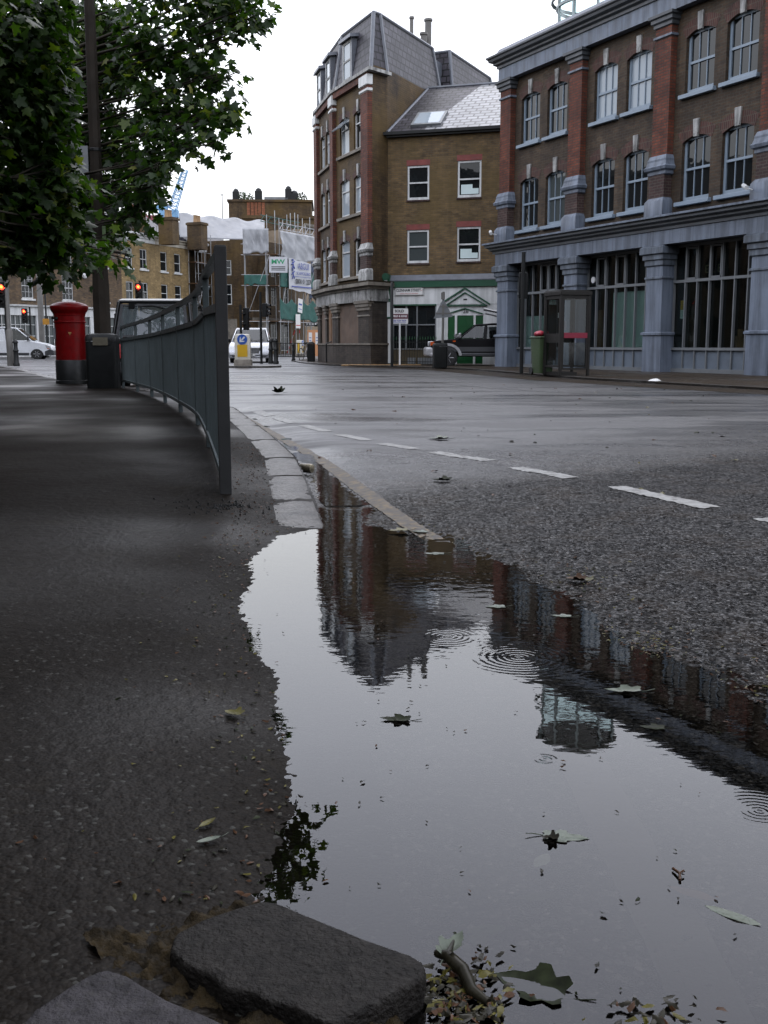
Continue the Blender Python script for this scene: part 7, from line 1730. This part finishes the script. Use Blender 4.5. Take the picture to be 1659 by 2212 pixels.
pa = [p for p in pts if p[0] < float(np.interp(p[1], ky, kx))]; pb = [p for p in pts if p[0] >= float(np.interp(p[1], ky, kx))]
LM = [M['leaf_brown'], M['leaf_dark'], M['leaf_yellow'], M['leaf_brown'], M['leaf_wet']]
debris('leaf_litter', pa, LM, .003, .010, 'brown leaf scraps scattered along the pavement edge of the puddle', 'leaf litter', .002, z_pave)
debris('leaf_litter', pb, LM, .003, .011, 'brown leaf scraps scattered on the road side of the puddle', 'leaf litter', .002, z_road)
pts = []
while len(pts) < 700:
    y = R.uniform(4.2, 9); d = R.gauss(.05, .13); x = float(np.interp(y, ky, kx))-.25-d
    if inside(x, y) > .02 and d > -.03: pts.append((x, y))
debris('leaf_litter', pts, [M['leaf_brown'], M['leaf_brown'], M['leaf_dark']], .003, .011, 'rust brown seed litter along the inner edge of the granite kerb', 'leaf litter', .002, z_pave)
pts = [(R.uniform(-1, 6), R.uniform(6, 24)) for _ in range(110)]; pts = [p for p in pts if p[0] > float(np.interp(p[1], ky, kx))+.2]
debris('leaf_litter', pts, LM, .012, .04, 'few dark leaf scraps scattered over the wet road', 'leaf litter', .004, z_road)
pts = []
for cx, cy in ((1250,1255),(1400,1400),(1430,1410),(1385,1385),(1310,1380),(1270,1240)):
    for _ in range(45):
        p = gnd(R.gauss(cx, 26), R.gauss(cy, 10)); pts.append((p.x, p.y))
debris('moss', pts, [M['leaf_yellow'], M['leaf_brown'], M['leaf_wet']], .003, .009, 'tufts of greenish moss and seed fluff on the coarse asphalt', 'moss', .003, z_road)
# discarded can in the gutter
p0 = gnd(662,1016,.03); cn = MB(); cn.M = Matrix.Translation((p0.x, p0.y, .045)) @ Matrix.Rotation(1.0, 4, 'Z')
cn.lathe_y([(.02,-.05),(.030,-.048),(.033,-.04),(.033,.04),(.028,.055),(.026,.058),(.024,.05)], 20)
tag(cn.build('drink_can', P('tarnished_can', (0.16,0.14,0.10), .3, .7, var=.5, vs=20), smooth=40), 'tarnished drink can lying in the gutter against the granite kerb', 'can')
# black patch at the foot of the first railing post and a stick
b = MB()
fp = gnd(490,1078,.07)
for i in range(240):
    a = R.uniform(0, 2*PI); r = abs(R.gauss(0,.5)); x = fp.x+math.cos(a)*r*.26; y = fp.y+math.sin(a)*r*.33; s = R.uniform(.004,.012)
    z = float(z_pave(np.array([x]), np.array([y]))[0]); h_ = s*R.uniform(.5,1.1)
    b.add([(x-s,y,z),(x+s*.5,y+s,z),(x+s*.6,y-s,z),(x,y,z+h_)], [(0,1,3),(1,2,3),(2,0,3)])
stuff(b.build('tarmac_patch', M['black_plastic']), 'crumbled black tarmac around the foot of the railing post', 'tarmac')

# ------------------------------------------------------------------ sky and sun
wd_ = bpy.data.worlds.new('World'); S.world = wd_; wd_.use_nodes = True
nt = wd_.node_tree; nt.nodes.clear()
out = nt.nodes.new('ShaderNodeOutputWorld'); bg = nt.nodes.new('ShaderNodeBackground'); bg.inputs[1].default_value = 0.1
sky = nt.nodes.new('ShaderNodeTexSky'); sky.sky_type = 'NISHITA'; sky.sun_disc = False
SUN_EL, SUN_ROT = math.radians(48), math.radians(15)
sky.sun_elevation = SUN_EL; sky.sun_rotation = SUN_ROT; sky.air_density = 1.0; sky.dust_density = 3.0
tc = nt.nodes.new('ShaderNodeTexCoord'); sx = nt.nodes.new('ShaderNodeSeparateXYZ'); nt.links.new(tc.outputs['Generated'], sx.inputs[0])
# overcast cloud layer: about three times brighter overhead than at the horizon
cl = ramp(nt, sx.outputs[2], [(0.0, (12.0,12.3,12.8)), (0.2, (19,19.4,20.2)), (0.36, (25.4,26.4,29.6)), (0.6, (28,29.2,35)), (1.0, (22,22.6,24))])
nz = ramp(nt, noise(nt, tc.outputs['Generated'], 2.2, 5), [(0.3, 0.94), (0.7, 1.05)])
cl = mixc(nt, 'MULTIPLY', 1.0, cl, nz)
c = mixc(nt, 'MIX', 0.9, sky.outputs[0], cl)
nt.links.new(c, bg.inputs[0]); nt.links.new(bg.outputs[0], out.inputs[0])
sl = bpy.data.lights.new('sun', 'SUN'); sl.energy = 0.5; sl.angle = math.radians(25); sl.color = (1.0, 0.96, 0.9)
so = bpy.data.objects.new('sun', sl); C.objects.link(so)
so.rotation_euler = (PI/2-SUN_EL, 0, PI-SUN_ROT)
S.view_settings.view_transform = 'Standard'; S.view_settings.look = 'None'; S.view_settings.gamma = 1.0
S.view_settings.exposure = 0.0
S.render.engine = 'CYCLES'
S.cycles.use_denoising = True
S.cycles.max_bounces = 8; S.cycles.transparent_max_bounces = 16; S.cycles.glossy_bounces = 4; S.cycles.diffuse_bounces = 3
S.cycles.caustics_reflective = False; S.cycles.caustics_refractive = False
S.cycles.sample_clamp_indirect = 6
